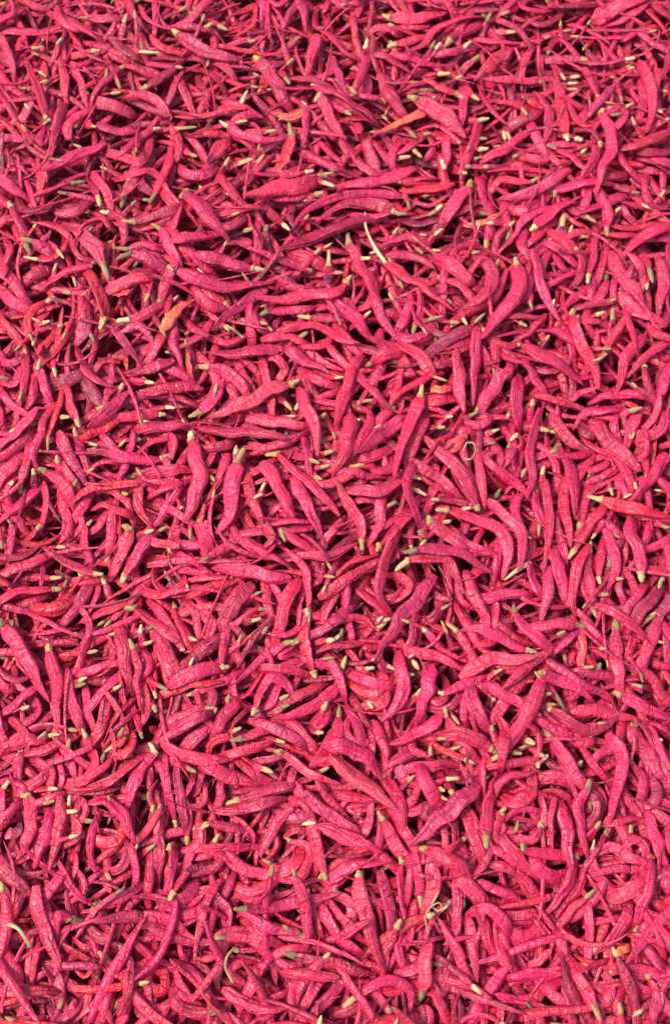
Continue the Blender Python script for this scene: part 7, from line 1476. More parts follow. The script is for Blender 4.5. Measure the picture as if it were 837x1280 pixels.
n 401 167|1579 -2193 -90 1639 -2249 -8 1746 -2289 13 1860 -2290 -16 1972 -2265 -44|
n 355 222|-83 294 7 6 247 58 118 218 66 226 210 40 333 213 -3|
n 237 96|1180 567 -196 1157 465 -148 1130 356 -124 1091 250 -122 1027 159 -148|
n 320 138|-161 1355 -84 -50 1359 -91 59 1365 -99 156 1404 -138 250 1453 -170|-241 1364 -74
n 250 117|1233 -1426 -87 1257 -1494 -18 1295 -1585 -10 1326 -1673 -44 1347 -1753 -98|
p 239 109|1468 -662 -93 1392 -712 -47 1313 -774 -33 1242 -842 -56 1184 -905 -110|
n 152 91|67 -1710 -112 143 -1705 -56 234 -1698 -28 325 -1684 -21 418 -1672 -15|
n 196 82|-858 -1603 -72 -796 -1683 -51 -717 -1667 -57 -717 -1566 -58 -779 -1484 -74|
n 326 194|208 683 -25 218 575 16 174 471 43 122 371 71 69 271 98|
n 379 237|-1200 2259 -42 -1158 2395 -52 -1129 2533 -73 -1119 2669 -120 -1110 2808 -148|-1231 2197 -44
r 218 113|819 721 -82 770 621 -62 712 523 -57 613 477 -43 515 512 -86|
d 263 127|897 -622 -43 959 -691 -25 1033 -752 -32 1119 -785 -54 1206 -789 -96|
n 196 125|-1475 -1600 -36 -1388 -1613 -17 -1299 -1615 -11 -1211 -1602 -10 -1138 -1576 -53|
n 229 123|-137 -1455 -130 -222 -1485 -71 -239 -1566 -74 -155 -1616 -115 -54 -1607 -149|
n 264 166|-776 -770 -52 -789 -669 -46 -825 -574 -50 -873 -498 -98 -933 -433 -148|-812 -772 -69
n 386 156|-158 1440 -128 -71 1456 -102 12 1500 -95 92 1460 -87 153 1397 -115|
n 260 139|-358 -2432 -138 -265 -2479 -78 -148 -2491 -95 -45 -2457 -150 40 -2389 -207|
n 270 161|-1821 -1526 -105 -1814 -1616 -52 -1806 -1720 -49 -1814 -1819 -87 -1825 -1920 -115|
n 300 108|1563 1809 2 1597 1719 -8 1575 1626 -25 1519 1576 -85 1436 1568 -133|1561 1830 4
n 264 151|-977 -491 -71 -891 -463 -51 -800 -453 -35 -709 -469 -28 -622 -502 -32|-909 -426 -64
r 316 124|-1284 688 -70 -1352 609 -38 -1438 542 -23 -1531 485 -14 -1628 469 -62|
n 338 178|1759 1852 -51 1731 1740 -23 1693 1628 -30 1632 1532 -56 1560 1469 -126|
n 217 135|-1417 -1610 -82 -1501 -1629 -10 -1604 -1668 -17 -1691 -1711 -75 -1772 -1763 -134|
n 324 133|-1688 -1635 -92 -1730 -1701 -40 -1794 -1769 -45 -1848 -1835 -88 -1889 -1910 -130|
n 341 143|2124 3252 -73 2117 3121 -26 2104 2985 3 2069 2853 19 1989 2760 -39|
n 370 176|834 -1011 -27 904 -1061 9 986 -1108 7 1067 -1157 2 1145 -1209 14|
n 165 87|-209 225 -11 -306 210 25 -412 199 14 -508 173 -17 -591 143 -76|
n 240 142|-904 564 -178 -974 519 -91 -1081 487 -57 -1181 425 -57 -1255 336 -60|
n 379 160|-1490 -614 -210 -1409 -593 -159 -1319 -560 -139 -1229 -527 -140 -1148 -481 -171|
n 216 125|-192 -2585 -117 -279 -2626 -59 -386 -2643 -70 -483 -2614 -120 -560 -2554 -177|
n 411 184|-160 3156 -9 -65 3083 2 46 3044 21 157 3035 -21 254 3039 -91|-139 3129 -7
n 361 150|872 452 -150 852 539 -78 779 549 -57 755 453 -108 798 381 -188|
n 312 162|1980 2556 0 2084 2618 49 2202 2694 37 2303 2776 -9 2398 2862 -68|
n 274 173|1115 -1443 -30 1013 -1455 -13 913 -1470 11 816 -1484 -11 732 -1503 -70|1112 -1487 -29
n 425 208|-2071 3883 -110 -1973 3791 -60 -1866 3704 -25 -1756 3616 1 -1656 3514 11|
n 299 119|1483 -579 -35 1450 -480 -19 1420 -378 -22 1402 -284 -66 1376 -190 -104|1511 -634 -50
p 344 219|1591 -2292 -71 1607 -2383 -7 1666 -2477 5 1754 -2536 -31 1849 -2578 -74|
n 312 134|654 2889 -119 608 2788 -80 535 2697 -72 437 2636 -82 336 2624 -140|
n 283 157|-1060 421 -104 -1014 330 -59 -978 227 -55 -1003 121 -79 -1035 34 -140|
n 278 119|1622 1613 15 1666 1748 -7 1691 1890 -16 1709 2031 -44 1718 2172 -72|1605 1532 38
n 390 171|1773 1972 -3 1780 2070 36 1758 2174 34 1708 2267 30 1623 2322 52|1782 1927 -31
n 342 157|486 -553 -75 456 -664 -42 434 -780 -66 419 -887 -112 409 -987 -177|
n 364 224|611 -1205 -11 656 -1301 1 720 -1387 8 793 -1456 -20 878 -1503 -65|614 -1143 -16
n 318 199|2407 3633 -113 2365 3500 -64 2323 3362 -37 2266 3227 -18 2179 3121 -65|
n 300 158|1130 557 -104 1154 480 -111 1082 441 -140 1001 450 -175 925 492 -190|1078 503 -104
n 270 166|1051 -1577 -60 1059 -1674 -17 1097 -1768 -40 1160 -1841 -87 1235 -1899 -138|
n 242 129|1320 -2151 -9 1247 -2210 -40 1189 -2285 -69 1145 -2371 -92 1127 -2467 -107|1366 -2111 15
n 325 121|293 -1730 -78 386 -1719 6 507 -1688 16 619 -1649 -21 726 -1601 -67|
n 148 57|-476 -757 -30 -551 -802 -10 -622 -848 -33 -674 -911 -71 -700 -993 -63|-432 -730 -48
d 352 211|1974 2577 44 2050 2507 88 2162 2516 70 2252 2566 19 2324 2632 -44|
n 183 68|-1798 -580 -144 -1713 -612 -145 -1632 -653 -145 -1551 -694 -141 -1466 -727 -133|
n 257 105|-1699 1511 -37 -1612 1506 -24 -1547 1454 -48 -1518 1384 -92 -1529 1310 -139|-1754 1524 -46
n 284 121|-1985 -813 -135 -1888 -821 -107 -1791 -826 -133 -1705 -859 -177 -1629 -918 -212|
n 182 101|1618 3759 -114 1606 3662 -127 1534 3598 -152 1443 3584 -176 1352 3617 -198|1619 3813 -104
n 342 202|-933 -557 -117 -900 -650 -69 -848 -738 -31 -792 -830 -52 -737 -917 -88|-959 -509 -157
n 204 87|914 -2611 -215 932 -2682 -154 896 -2764 -131 819 -2801 -176 737 -2793 -225|
n 216 124|-1394 -1624 -37 -1340 -1705 3 -1387 -1785 -27 -1477 -1812 -76 -1572 -1796 -124|
n 347 128|-1572 591 0 -1626 710 -7 -1670 830 -29 -1703 942 -88 -1732 1050 -158|-1551 544 8
d 380 197|-1301 3131 -20 -1188 3221 -21 -1104 3331 -50 -1064 3459 -105 -1038 3592 -157|-1342 3113 -19
n 259 95|-565 -2353 -98 -593 -2431 -78 -607 -2517 -82 -610 -2603 -95 -605 -2677 -140|
n 386 199|-914 1589 -38 -876 1488 -4 -800 1410 -9 -703 1413 -56 -627 1474 -111|
n 280 135|1562 -2318 -24 1563 -2414 -15 1572 -2506 -33 1588 -2588 -79 1605 -2669 -129|1586 -2289 -27
p 345 154|304 -2525 -132 400 -2508 -85 477 -2433 -107 513 -2333 -141 501 -2225 -170|
n 296 166|516 -705 -50 577 -768 -60 630 -830 -94 676 -894 -133 716 -963 -170|499 -689 -46
n 332 208|1066 469 -119 1059 345 -106 1175 294 -138 1286 338 -184 1378 421 -232|1085 508 -131
n 194 83|890 -1791 -17 968 -1716 13 1079 -1711 -8 1158 -1758 -78 1198 -1834 -157|
n 339 198|-1001 1034 -40 -1087 982 -16 -1185 952 -35 -1287 938 -53 -1387 938 -78|
n 310 170|-1749 572 -37 -1800 479 -9 -1821 369 -14 -1786 282 -73 -1715 237 -147|
n 273 126|1217 519 -144 1286 446 -108 1353 362 -122 1359 254 -133 1341 157 -172|
n 343 163|-1911 3385 -24 -1888 3282 9 -1868 3174 6 -1853 3065 -9 -1849 2979 -70|
n 385 217|-1302 1284 14 -1197 1326 14 -1116 1396 -16 -1056 1481 -61 -1004 1571 -105|-1377 1277 14
r 259 160|-1741 485 -4 -1704 612 11 -1685 740 2 -1693 859 -57 -1709 974 -121|-1737 393 -20
n 326 207|-291 -1553 -140 -204 -1579 -73 -195 -1654 -63 -292 -1679 -111 -390 -1645 -154|
b 314 197|1448 -2523 -60 1420 -2430 -64 1474 -2338 -67 1563 -2284 -62 1666 -2264 -50|1379 -2534 -81
n 227 82|1068 -1599 -57 1118 -1663 -21 1131 -1750 -18 1103 -1823 -60 1048 -1873 -110|
n 229 104|1339 -544 -53 1408 -615 -26 1479 -687 -50 1537 -754 -106 1581 -826 -168|
n 420 223|-695 2796 -105 -629 2718 -62 -548 2643 -49 -464 2597 -91 -390 2588 -174|
p 381 203|-1423 1253 -80 -1335 1244 -22 -1231 1246 -8 -1162 1174 -25 -1144 1080 -63|
n 240 147|1414 -641 -41 1476 -716 -27 1547 -778 -61 1616 -818 -126 1686 -854 -191|
p 322 194|2145 3673 -72 2196 3574 -35 2279 3491 -30 2379 3455 -62 2476 3461 -129|
n 379 138|257 2732 -72 309 2656 -75 370 2591 -101 433 2529 -131 493 2484 -182|
n 338 156|-254 2642 -108 -155 2584 -71 -46 2531 -70 61 2500 -100 151 2517 -180|
n 193 97|665 3345 -79 594 3285 -44 514 3231 -24 439 3169 -4 357 3125 -32|
n 212 89|1821 309 -158 1724 274 -113 1625 220 -102 1538 149 -90 1477 57 -106|
n 235 129|-926 218 -55 -1037 215 -48 -1148 214 -71 -1243 183 -124 -1315 112 -170|
n 299 114|1493 -239 -33 1471 -352 -7 1478 -470 -3 1508 -572 -46 1569 -635 -125|1513 -156 -59
n 345 161|1141 -291 -26 1145 -393 -15 1188 -486 -16 1255 -546 -66 1337 -586 -113|982 -412 -27
n 254 110|-1745 1420 -65 -1746 1323 -47 -1751 1223 -51 -1759 1128 -69 -1788 1051 -121|
n 325 142|1892 1815 -29 1965 1737 -39 1993 1638 -61 1967 1538 -90 1918 1479 -168|
n 299 160|875 515 -107 961 488 -84 973 423 -101 900 387 -150 816 395 -190|
n 367 232|-1014 1316 -29 -1022 1223 -27 -1006 1130 -26 -978 1041 -21 -949 960 -51|
n 194 75|-1132 -601 -108 -1213 -640 -110 -1295 -675 -117 -1380 -705 -125 -1466 -727 -133|
n 206 101|-1832 -703 -179 -1747 -704 -145 -1655 -692 -136 -1571 -672 -161 -1500 -651 -217|
n 270 133|-260 -1633 -97 -174 -1664 -44 -122 -1743 -63 -158 -1814 -133 -231 -1858 -193|
n 342 188|851 674 -93 944 637 -69 883 593 -63 790 633 -87 736 717 -124|
n 327 144|2228 1952 -96 2189 1854 -66 2169 1747 -66 2185 1645 -89 2233 1563 -142|
n 281 142|1519 3536 -129 1573 3629 -119 1667 3681 -145 1768 3698 -183 1859 3648 -217|1519 3519 -139
n 185 81|-75 -2494 -116 9 -2529 -84 61 -2598 -98 39 -2683 -137 -32 -2740 -171|
n 393 203|-984 1871 17 -939 1788 53 -879 1711 45 -810 1654 5 -738 1631 -59|
r 295 166|128 3828 -48 126 3705 -20 139 3581 -22 164 3458 -31 190 3352 -89|
n 226 125|-1953 -877 -150 -1895 -952 -95 -1799 -985 -84 -1718 -940 -131 -1686 -854 -190|
n 352 188|1747 372 -164 1734 269 -111 1739 157 -81 1810 85 -131 1906 63 -194|
n 240 124|-433 -582 -23 -506 -630 -20 -577 -681 -21 -644 -724 -52 -707 -772 -84|-387 -592 -31
n 406 203|857 2420 -110 873 2522 -66 878 2639 -77 856 2751 -112 818 2855 -152|
p 316 127|-1432 1310 -47 -1370 1207 -20 -1301 1104 -13 -1224 1008 -5 -1156 921 -58|
n 247 156|245 -1674 -48 247 -1769 -21 239 -1869 -8 225 -1961 -39 211 -2032 -109|
n 272 160|1513 222 -144 1600 255 -106 1689 302 -92 1773 353 -113 1855 401 -148|
n 318 134|833 -850 -118 922 -908 -47 1043 -939 -35 1138 -870 -79 1186 -763 -129|
n 304 182|-402 2603 -62 -467 2542 -46 -524 2471 -56 -568 2392 -69 -626 2322 -75|
n 334 198|-432 1406 -83 -343 1406 -85 -254 1411 -85 -165 1419 -84 -88 1452 -112|-521 1350 -87
n 329 208|-1492 3292 -16 -1551 3200 0 -1618 3112 6 -1662 3012 -4 -1681 2925 -66|-1436 3346 -37
d 194 97|-361 -641 19 -420 -710 11 -477 -782 -1 -520 -862 -7 -558 -939 -35|
n 387 148|1747 1622 -48 1719 1531 -42 1661 1456 -41 1583 1426 -87 1499 1434 -130|1754 1696 -50
n 323 197|-790 -1720 -122 -726 -1791 -86 -741 -1880 -88 -830 -1918 -124 -920 -1906 -174|
n 391 216|-1111 1435 -8 -1078 1547 23 -1033 1657 39 -993 1769 14 -954 1877 -26|-1137 1366 -28
n 250 104|141 -1570 -56 37 -1581 -61 -67 -1581 -58 -167 -1584 -88 -261 -1589 -135|152 -1564 -57
n 316 121|-1849 3356 -28 -1800 3260 -6 -1753 3160 0 -1723 3055 -2 -1699 2952 -24|
n 260 94|-116 -2415 -112 -210 -2407 -71 -309 -2431 -80 -374 -2509 -97 -401 -2593 -150|
n 292 151|-914 215 -51 -956 125 -57 -1014 43 -71 -1063 -44 -77 -1148 -80 -103|
d 239 131|890 605 -76 884 496 -72 882 385 -85 891 280 -106 930 196 -165|
n 275 120|63 -426 -23 0 -516 -8 -57 -611 -21 -61 -708 -73 -18 -795 -129|
n 332 171|482 1522 -55 474 1425 -29 447 1329 -27 402 1241 -41 361 1168 -92|
n 235 119|-1167 -2610 -42 -1226 -2658 -5 -1292 -2715 -9 -1356 -2766 -31 -1415 -2810 -77|
n 251 150|-868 -1759 -81 -889 -1660 -24 -914 -1550 5 -928 -1441 -30 -917 -1335 -76|-860 -1809 -121
n 236 122|-838 -2499 -86 -791 -2582 -47 -731 -2668 -51 -684 -2748 -102 -642 -2828 -156|
n 239 104|937 533 -132 999 443 -87 999 338 -79 890 344 -120 804 418 -153|
n 487 264|203 2806 -85 223 2686 -63 253 2569 -92 287 2462 -142 318 2387 -236|
n 381 196|-473 1192 -87 -385 1218 -82 -296 1225 -87 -211 1189 -95 -132 1181 -137|
n 161 75|-580 -1682 -113 -538 -1779 -99 -528 -1885 -100 -548 -1977 -152 -583 -2051 -223|
n 367 190|-860 -830 -16 -936 -709 -46 -1014 -600 -102 -1092 -503 -179 -1180 -407 -245|-860 -836 -17
n 286 154|-637 -929 13 -631 -813 -12 -614 -697 -23 -612 -589 -73 -618 -484 -128|-613 -944 29
n 420 259|1003 2911 -91 972 2792 -59 935 2672 -42 893 2554 -41 853 2470 -125|
n 266 135|95 2096 -168 11 2060 -131 -86 2036 -120 -176 1994 -110 -267 1976 -141|
n 319 153|1713 1511 -94 1634 1415 -50 1596 1293 -32 1664 1205 -85 1779 1194 -146|
p 204 109|1756 -2694 -39 1676 -2662 -7 1611 -2714 -34 1589 -2796 -66 1622 -2879 -93|
n 285 105|1716 408 -118 1624 402 -116 1545 354 -120 1495 277 -120 1462 199 -154|
n 204 90|-1231 -2541 -40 -1255 -2629 0 -1267 -2723 -17 -1265 -2808 -69 -1246 -2892 -118|-1210 -2505 -75
n 309 193|801 564 -60 779 447 -41 792 329 -60 840 224 -84 905 158 -162|
n 408 210|-1854 3010 -38 -1868 2905 -7 -1889 2797 -5 -1899 2688 -8 -1911 2582 -26|
n 419 198|31 -1226 -111 -6 -1300 -59 -53 -1382 -34 -114 -1459 -24 -172 -1523 -66|
n 373 205|742 2473 -62 759 2600 -75 766 2728 -79 776 2852 -112 794 2974 -149|714 2545 -30
n 204 120|893 -2565 -179 892 -2651 -138 855 -2741 -133 816 -2821 -172 772 -2898 -215|
n 193 124|-1350 -1835 -79 -1252 -1814 -42 -1149 -1840 -25 -1097 -1928 -53 -1118 -2023 -100|
n 231 132|1846 1487 -84 1762 1444 -28 1656 1419 -17 1550 1388 -23 1456 1373 -73|
n 283 145|-2131 903 -127 -2065 807 -62 -1984 708 -27 -1875 635 -14 -1749 601 -22|
n 237 144|-1925 1751 -26 -1828 1761 -19 -1765 1841 -29 -1754 1941 -55 -1760 2038 -92|-2025 1776 -29
n 151 85|-584 -1721 -121 -512 -1761 -88 -448 -1821 -109 -448 -1900 -148 -489 -1971 -179|
n 364 138|424 243 18 351 169 48 264 111 71 158 100 83 70 121 30|
n 352 135|52 2722 -46 119 2631 -74 178 2531 -77 267 2461 -80 365 2506 -104|
n 264 118|1855 365 -95 1899 349 -93 1903 448 -103 1868 537 -123 1803 603 -157|1825 372 -96
n 241 113|-767 -2381 -170 -854 -2363 -101 -963 -2352 -77 -1070 -2380 -91 -1168 -2429 -115|
n 207 94|-64 -333 32 -85 -427 15 -175 -448 -22 -262 -418 -60 -333 -353 -90|-76 -338 29
n 318 202|1555 -2551 -100 1482 -2594 -57 1437 -2672 -37 1476 -2752 -60 1555 -2793 -91|
r 291 145|-1624 1358 -96 -1665 1255 -52 -1718 1148 -40 -1784 1050 -32 -1877 1004 -89|
n 342 204|-1077 668 -64 -1195 650 -46 -1312 631 -33 -1427 639 -69 -1533 659 -122|-1041 666 -70
n 293 139|-1902 262 -67 -1959 177 -27 -1956 86 -60 -1880 65 -137 -1797 104 -200|
n 372 234|-1577 2631 -83 -1485 2593 -60 -1389 2556 -46 -1301 2519 -56 -1236 2527 -137|
n 194 90|1192 -1638 -11 1164 -1718 4 1152 -1801 -1 1157 -1884 -20 1163 -1965 -50|
n 335 165|506 1257 -26 547 1377 -19 547 1502 -44 538 1614 -105 512 1724 -166|490 1205 -36
r 272 126|-1145 -2426 -81 -1052 -2487 -51 -961 -2447 -74 -954 -2349 -133 -1016 -2265 -184|
n 240 120|-1117 -2324 -66 -1039 -2381 -46 -957 -2438 -55 -877 -2479 -90 -803 -2494 -157|
b 261 126|1421 -664 -62 1413 -764 -38 1402 -868 -48 1390 -968 -66 1396 -1066 -100|
n 238 103|43 -761 -86 104 -860 -65 176 -952 -68 273 -1001 -115 371 -1022 -180|
n 251 137|-1837 -770 -193 -1739 -764 -141 -1629 -757 -129 -1521 -760 -141 -1421 -789 -179|
n 216 90|1521 572 -137 1577 470 -113 1675 421 -103 1786 435 -144 1892 471 -190|
n 343 204|1864 1446 -100 1864 1339 -52 1870 1225 -22 1883 1110 3 1915 1018 -57|
n 359 132|-1440 -2474 0 -1407 -2583 22 -1364 -2690 2 -1313 -2773 -64 -1246 -2841 -134|
n 235 115|-1575 -2600 5 -1567 -2686 34 -1618 -2757 13 -1695 -2788 -30 -1781 -2789 -69|
r 188 102|-1363 -2481 -37 -1278 -2534 -3 -1253 -2458 -25 -1308 -2377 -59 -1399 -2335 -101|
n 324 150|1675 -1671 -88 1760 -1738 -50 1862 -1790 -55 1973 -1811 -82 2084 -1809 -121|
n 337 184|-150 -2622 -114 -170 -2703 -45 -99 -2771 -66 -4 -2776 -121 75 -2727 -182|
n 268 145|1611 -2538 -84 1514 -2563 -36 1404 -2582 -49 1305 -2596 -93 1214 -2610 -155|
r 216 110|-1746 -2664 4 -1663 -2655 43 -1572 -2633 40 -1500 -2601 -9 -1432 -2558 -53|
n 323 187|-1446 -1712 -27 -1371 -1808 -5 -1439 -1884 -28 -1554 -1869 -78 -1644 -1802 -140|
n 239 129|-800 -1843 -87 -795 -1735 -67 -830 -1631 -50 -889 -1538 -49 -960 -1458 -80|-799 -1884 -97
n 319 173|1743 3449 -101 1634 3461 -116 1528 3469 -133 1438 3517 -177 1354 3574 -219|1788 3429 -90
n 287 114|-422 -2680 -86 -477 -2754 -27 -573 -2717 -68 -625 -2638 -126 -608 -2541 -187|
n 195 83|-967 -1540 -59 -1000 -1618 -24 -975 -1690 -23 -891 -1687 -60 -823 -1637 -100|
n 364 204|20 -1195 -69 15 -1315 -24 -11 -1435 11 -113 -1445 -32 -190 -1383 -111|26 -1122 -103
n 247 135|644 -1676 -19 643 -1781 13 639 -1890 2 638 -1991 -45 639 -2075 -117|
n 261 115|1724 -693 -100 1701 -777 -75 1670 -863 -82 1639 -934 -131 1598 -999 -180|
n 256 97|-8 -2730 -95 78 -2701 -74 168 -2673 -91 245 -2658 -143 322 -2647 -198|
n 358 224|-74 -1609 -126 1 -1623 -62 94 -1637 -28 189 -1649 -5 285 -1656 -34|
p 325 185|-353 -1675 -148 -284 -1730 -81 -185 -1748 -49 -106 -1678 -73 -86 -1586 -131|
n 353 189|678 357 -117 759 304 -47 828 213 -46 812 112 -98 728 44 -140|
n 229 110|-1528 -522 -164 -1447 -602 -146 -1428 -712 -129 -1502 -789 -170 -1601 -799 -233|
n 208 117|915 -30 -103 867 -109 -31 822 -207 1 826 -304 -61 870 -384 -133|
n 354 174|1668 478 -146 1721 386 -86 1774 277 -63 1786 163 -87 1769 77 -173|
n 236 114|-425 -2673 -93 -368 -2746 -39 -295 -2677 -62 -307 -2581 -117 -382 -2515 -174|
n 233 111|-1782 247 -102 -1741 145 -80 -1742 34 -94 -1773 -58 -147 -1819 -138 -212|
n 217 132|859 2688 -65 799 2765 -63 728 2831 -62 634 2836 -64 545 2818 -93|826 2735 -62
n 376 219|720 -596 -72 755 -681 -24 813 -766 -34 876 -845 -51 942 -916 -80|
n 304 119|1670 -1811 -91 1640 -1735 -68 1606 -1657 -63 1570 -1585 -82 1518 -1524 -101|1693 -1852 -113
n 364 196|1174 -2318 -71 1190 -2405 -72 1231 -2483 -91 1298 -2542 -96 1375 -2582 -114|
n 212 88|1828 3712 -104 1925 3701 -92 2021 3686 -77 2113 3663 -52 2201 3633 -21|
n 364 218|-1829 1707 -66 -1910 1653 -36 -2003 1602 -50 -2088 1563 -94 -2171 1538 -155|
n 295 159|-1410 -725 -115 -1431 -807 -83 -1454 -895 -73 -1487 -975 -100 -1528 -1047 -136|
n 296 120|1675 1586 -46 1599 1520 -33 1521 1454 -26 1445 1386 -11 1365 1335 -43|
n 247 104|561 -1746 -11 580 -1838 43 589 -1938 5 582 -2023 -64 560 -2109 -130|
n 197 120|1765 3669 -126 1855 3642 -105 1950 3628 -91 2045 3626 -84 2136 3643 -82|1690 3693 -141
n 226 124|-283 -1846 -111 -210 -1808 -77 -123 -1828 -94 -58 -1869 -147 -11 -1927 -201|
p 256 137|1033 1341 -17 1130 1312 22 1242 1317 0 1341 1338 -50 1442 1352 -97|
n 298 176|1847 -399 -90 1770 -474 -36 1695 -568 -30 1654 -667 -77 1644 -759 -155|
p 326 165|1719 -1491 -147 1754 -1561 -94 1749 -1648 -54 1667 -1683 -77 1592 -1660 -132|
n 293 167|1353 1365 -46 1298 1290 -8 1229 1218 -3 1150 1163 -19 1068 1127 -59|
n 226 127|-147 -889 -89 -230 -890 -47 -317 -917 -36 -392 -966 -55 -446 -1033 -89|
p 350 186|1175 -841 -75 1254 -917 -43 1351 -980 -39 1449 -1026 -68 1539 -1048 -138|
n 355 203|268 -1682 -56 336 -1761 -20 394 -1856 -6 448 -1950 -37 498 -2037 -87|
n 261 136|1804 -782 -173 1845 -891 -120 1956 -888 -130 2041 -800 -167 2068 -679 -203|
n 333 210|1533 -1696 -93 1539 -1771 -49 1558 -1856 -36 1579 -1940 -22 1609 -2020 -31|
p 142 61|1509 -2628 -50 1496 -2721 -38 1470 -2811 -53 1435 -2895 -80 1388 -2974 -106|1513 -2600 -57
n 337 176|964 -2579 -162 975 -2657 -123 998 -2742 -112 1022 -2823 -138 1039 -2903 -173|
n 194 111|1708 -1725 -98 1618 -1747 -48 1519 -1771 -24 1426 -1780 -72 1344 -1775 -138|
n 227 134|348 -923 -99 266 -903 -53 280 -927 -51 365 -932 -90 440 -896 -141|
n 285 158|-1133 2844 -74 -1075 2759 -79 -1056 2658 -75 -1092 2570 -108 -1169 2546 -172|
n 288 156|-488 4035 -109 -408 3920 -85 -326 4019 -99 -302 4159 -127 -318 4302 -147|
n 323 173|1112 -1795 -14 1055 -1865 -7 966 -1845 -21 910 -1778 -49 900 -1691 -83|1098 -1764 -18
n 308 147|-22 -2511 -131 -87 -2573 -78 -148 -2652 -50 -194 -2742 -78 -222 -2819 -144|
n 271 124|-1697 384 -58 -1636 301 -25 -1576 215 -44 -1531 143 -106 -1495 77 -182|
p 172 72|1524 -539 -48 1616 -579 -35 1711 -541 -48 1779 -474 -91 1831 -407 -156|
n 248 150|827 -1658 -91 862 -1735 -21 894 -1807 -1 799 -1844 -35 703 -1868 -82|
n 465 280|697 1621 -35 785 1554 -7 858 1468 4 947 1414 -43 1034 1370 -103|657 1635 -45
n 317 179|1351 1264 -53 1422 1187 3 1523 1123 -12 1620 1098 -81 1718 1072 -147|
n 414 224|-1863 453 -110 -1911 366 -40 -1981 269 -26 -2045 176 -62 -2080 81 -128|
n 261 145|113 -883 -130 26 -898 -77 -75 -902 -55 -171 -876 -57 -248 -816 -89|
n 227 108|-1428 3980 -139 -1382 3861 -79 -1324 3739 -39 -1221 3654 -15 -1090 3626 -32|
r 176 64|460 298 -35 525 218 -11 613 161 -26 709 148 -67 803 160 -116|
n 246 129|682 -1859 18 595 -1921 37 537 -1998 -21 502 -2078 -93 479 -2170 -153|718 -1847 -11
n 277 108|90 -1171 -90 66 -1278 -42 135 -1351 -33 241 -1320 -73 304 -1246 -147|
r 342 188|-1006 -2505 -90 -953 -2596 -54 -877 -2590 -61 -903 -2491 -108 -993 -2426 -139|
n 421 157|-1633 2842 -49 -1556 2800 -44 -1469 2789 -54 -1383 2799 -68 -1314 2834 -108|
n 192 110|1463 -1834 -56 1402 -1908 -25 1342 -1986 -35 1309 -2064 -89 1291 -2145 -147|1471 -1822 -83
n 355 223|-2026 3962 -142 -1981 3819 -65 -1920 3679 4 -1799 3604 6 -1708 3714 -79|
n 248 99|194 -1629 -19 189 -1746 -25 142 -1845 -68 63 -1907 -135 -28 -1936 -208|
n 335 181|-1895 189 -50 -1863 298 -9 -1852 418 -27 -1850 533 -66 -1851 646 -110|-1892 142 -79
n 284 130|-45 3856 -120 -69 3697 -62 -133 3721 -76 -137 3884 -129 -93 4043 -166|
d 207 95|592 -503 -69 665 -529 -25 626 -519 -32 568 -463 -71 537 -386 -105|
n 233 139|-970 142 -74 -923 68 -52 -938 -21 -57 -971 -97 -95 -1009 -165 -143|
p 184 81|565 -2630 -186 645 -2667 -149 650 -2753 -138 587 -2819 -169 499 -2839 -204|
n 430 233|-122 3622 -51 -137 3510 -20 -158 3395 -17 -184 3281 -14 -224 3183 -57|
n 363 195|698 -712 -25 748 -801 -39 795 -893 -41 835 -982 -75 865 -1077 -100|635 -668 -13
n 235 97|1951 193 -170 1869 238 -112 1860 233 -92 1849 133 -133 1778 65 -180|
r 319 162|-1957 1117 -82 -2031 1221 -88 -2119 1321 -95 -2186 1429 -136 -2242 1545 -169|-1952 1068 -84
n 360 134|264 3421 -22 364 3380 -5 445 3309 -2 531 3247 -16 619 3245 -79|
n 307 112|1679 -2681 -68 1580 -2696 -30 1557 -2747 -15 1657 -2725 -42 1732 -2660 -83|
n 265 117|-1070 -290 -139 -1054 -400 -119 -976 -473 -88 -866 -476 -82 -797 -406 -141|
n 238 96|1424 -2480 -103 1483 -2512 -39 1570 -2529 -16 1657 -2544 -44 1741 -2562 -79|
n 229 146|-156 -594 -24 -201 -686 -28 -283 -741 -11 -382 -726 -28 -455 -661 -63|-214 -599 -26
b 317 119|1918 1410 -102 1840 1318 -47 1767 1209 -24 1698 1099 -39 1633 998 -96|
n 152 76|825 127 -103 730 114 -54 627 93 -30 539 34 -48 481 -50 -83|
n 334 203|-690 -1772 -53 -594 -1790 -79 -504 -1815 -113 -424 -1844 -169 -356 -1875 -237|-720 -1804 -43
n 256 128|1955 1450 -158 1970 1307 -78 2071 1273 -45 2138 1413 -99 2151 1566 -157|
d 433 182|584 -1647 24 496 -1729 41 587 -1755 13 680 -1692 -35 720 -1593 -99|
n 268 101|-487 2178 -52 -560 2147 -20 -641 2120 -6 -722 2094 -5 -799 2092 -39|
n 336 151|-1834 604 -73 -1865 506 -25 -1931 415 -11 -2022 350 -13 -2118 319 -64|
n 395 248|-1798 2684 -18 -1813 2778 -1 -1771 2862 -8 -1701 2929 -20 -1627 2990 -34|
n 236 117|-956 -2507 -92 -962 -2592 -38 -932 -2687 -33 -863 -2762 -37 -787 -2819 -73|
n 260 110|728 -2366 -167 779 -2435 -134 731 -2510 -149 651 -2539 -190 565 -2519 -228|
n 268 139|1521 -1933 -19 1591 -1861 -13 1654 -1905 -4 1635 -2005 -19 1573 -2069 -73|
n 233 102|1882 237 -108 1886 133 -76 1885 24 -59 1892 -82 -79 1913 -173 -136|
n 305 111|606 2602 -144 667 2662 -96 656 2751 -80 593 2826 -109 520 2881 -156|
n 238 89|1667 374 -154 1561 306 -99 1636 331 -97 1702 446 -134 1711 579 -170|
n 318 148|1984 1293 -54 2023 1192 -4 2134 1152 -7 2241 1169 -62 2346 1196 -116|
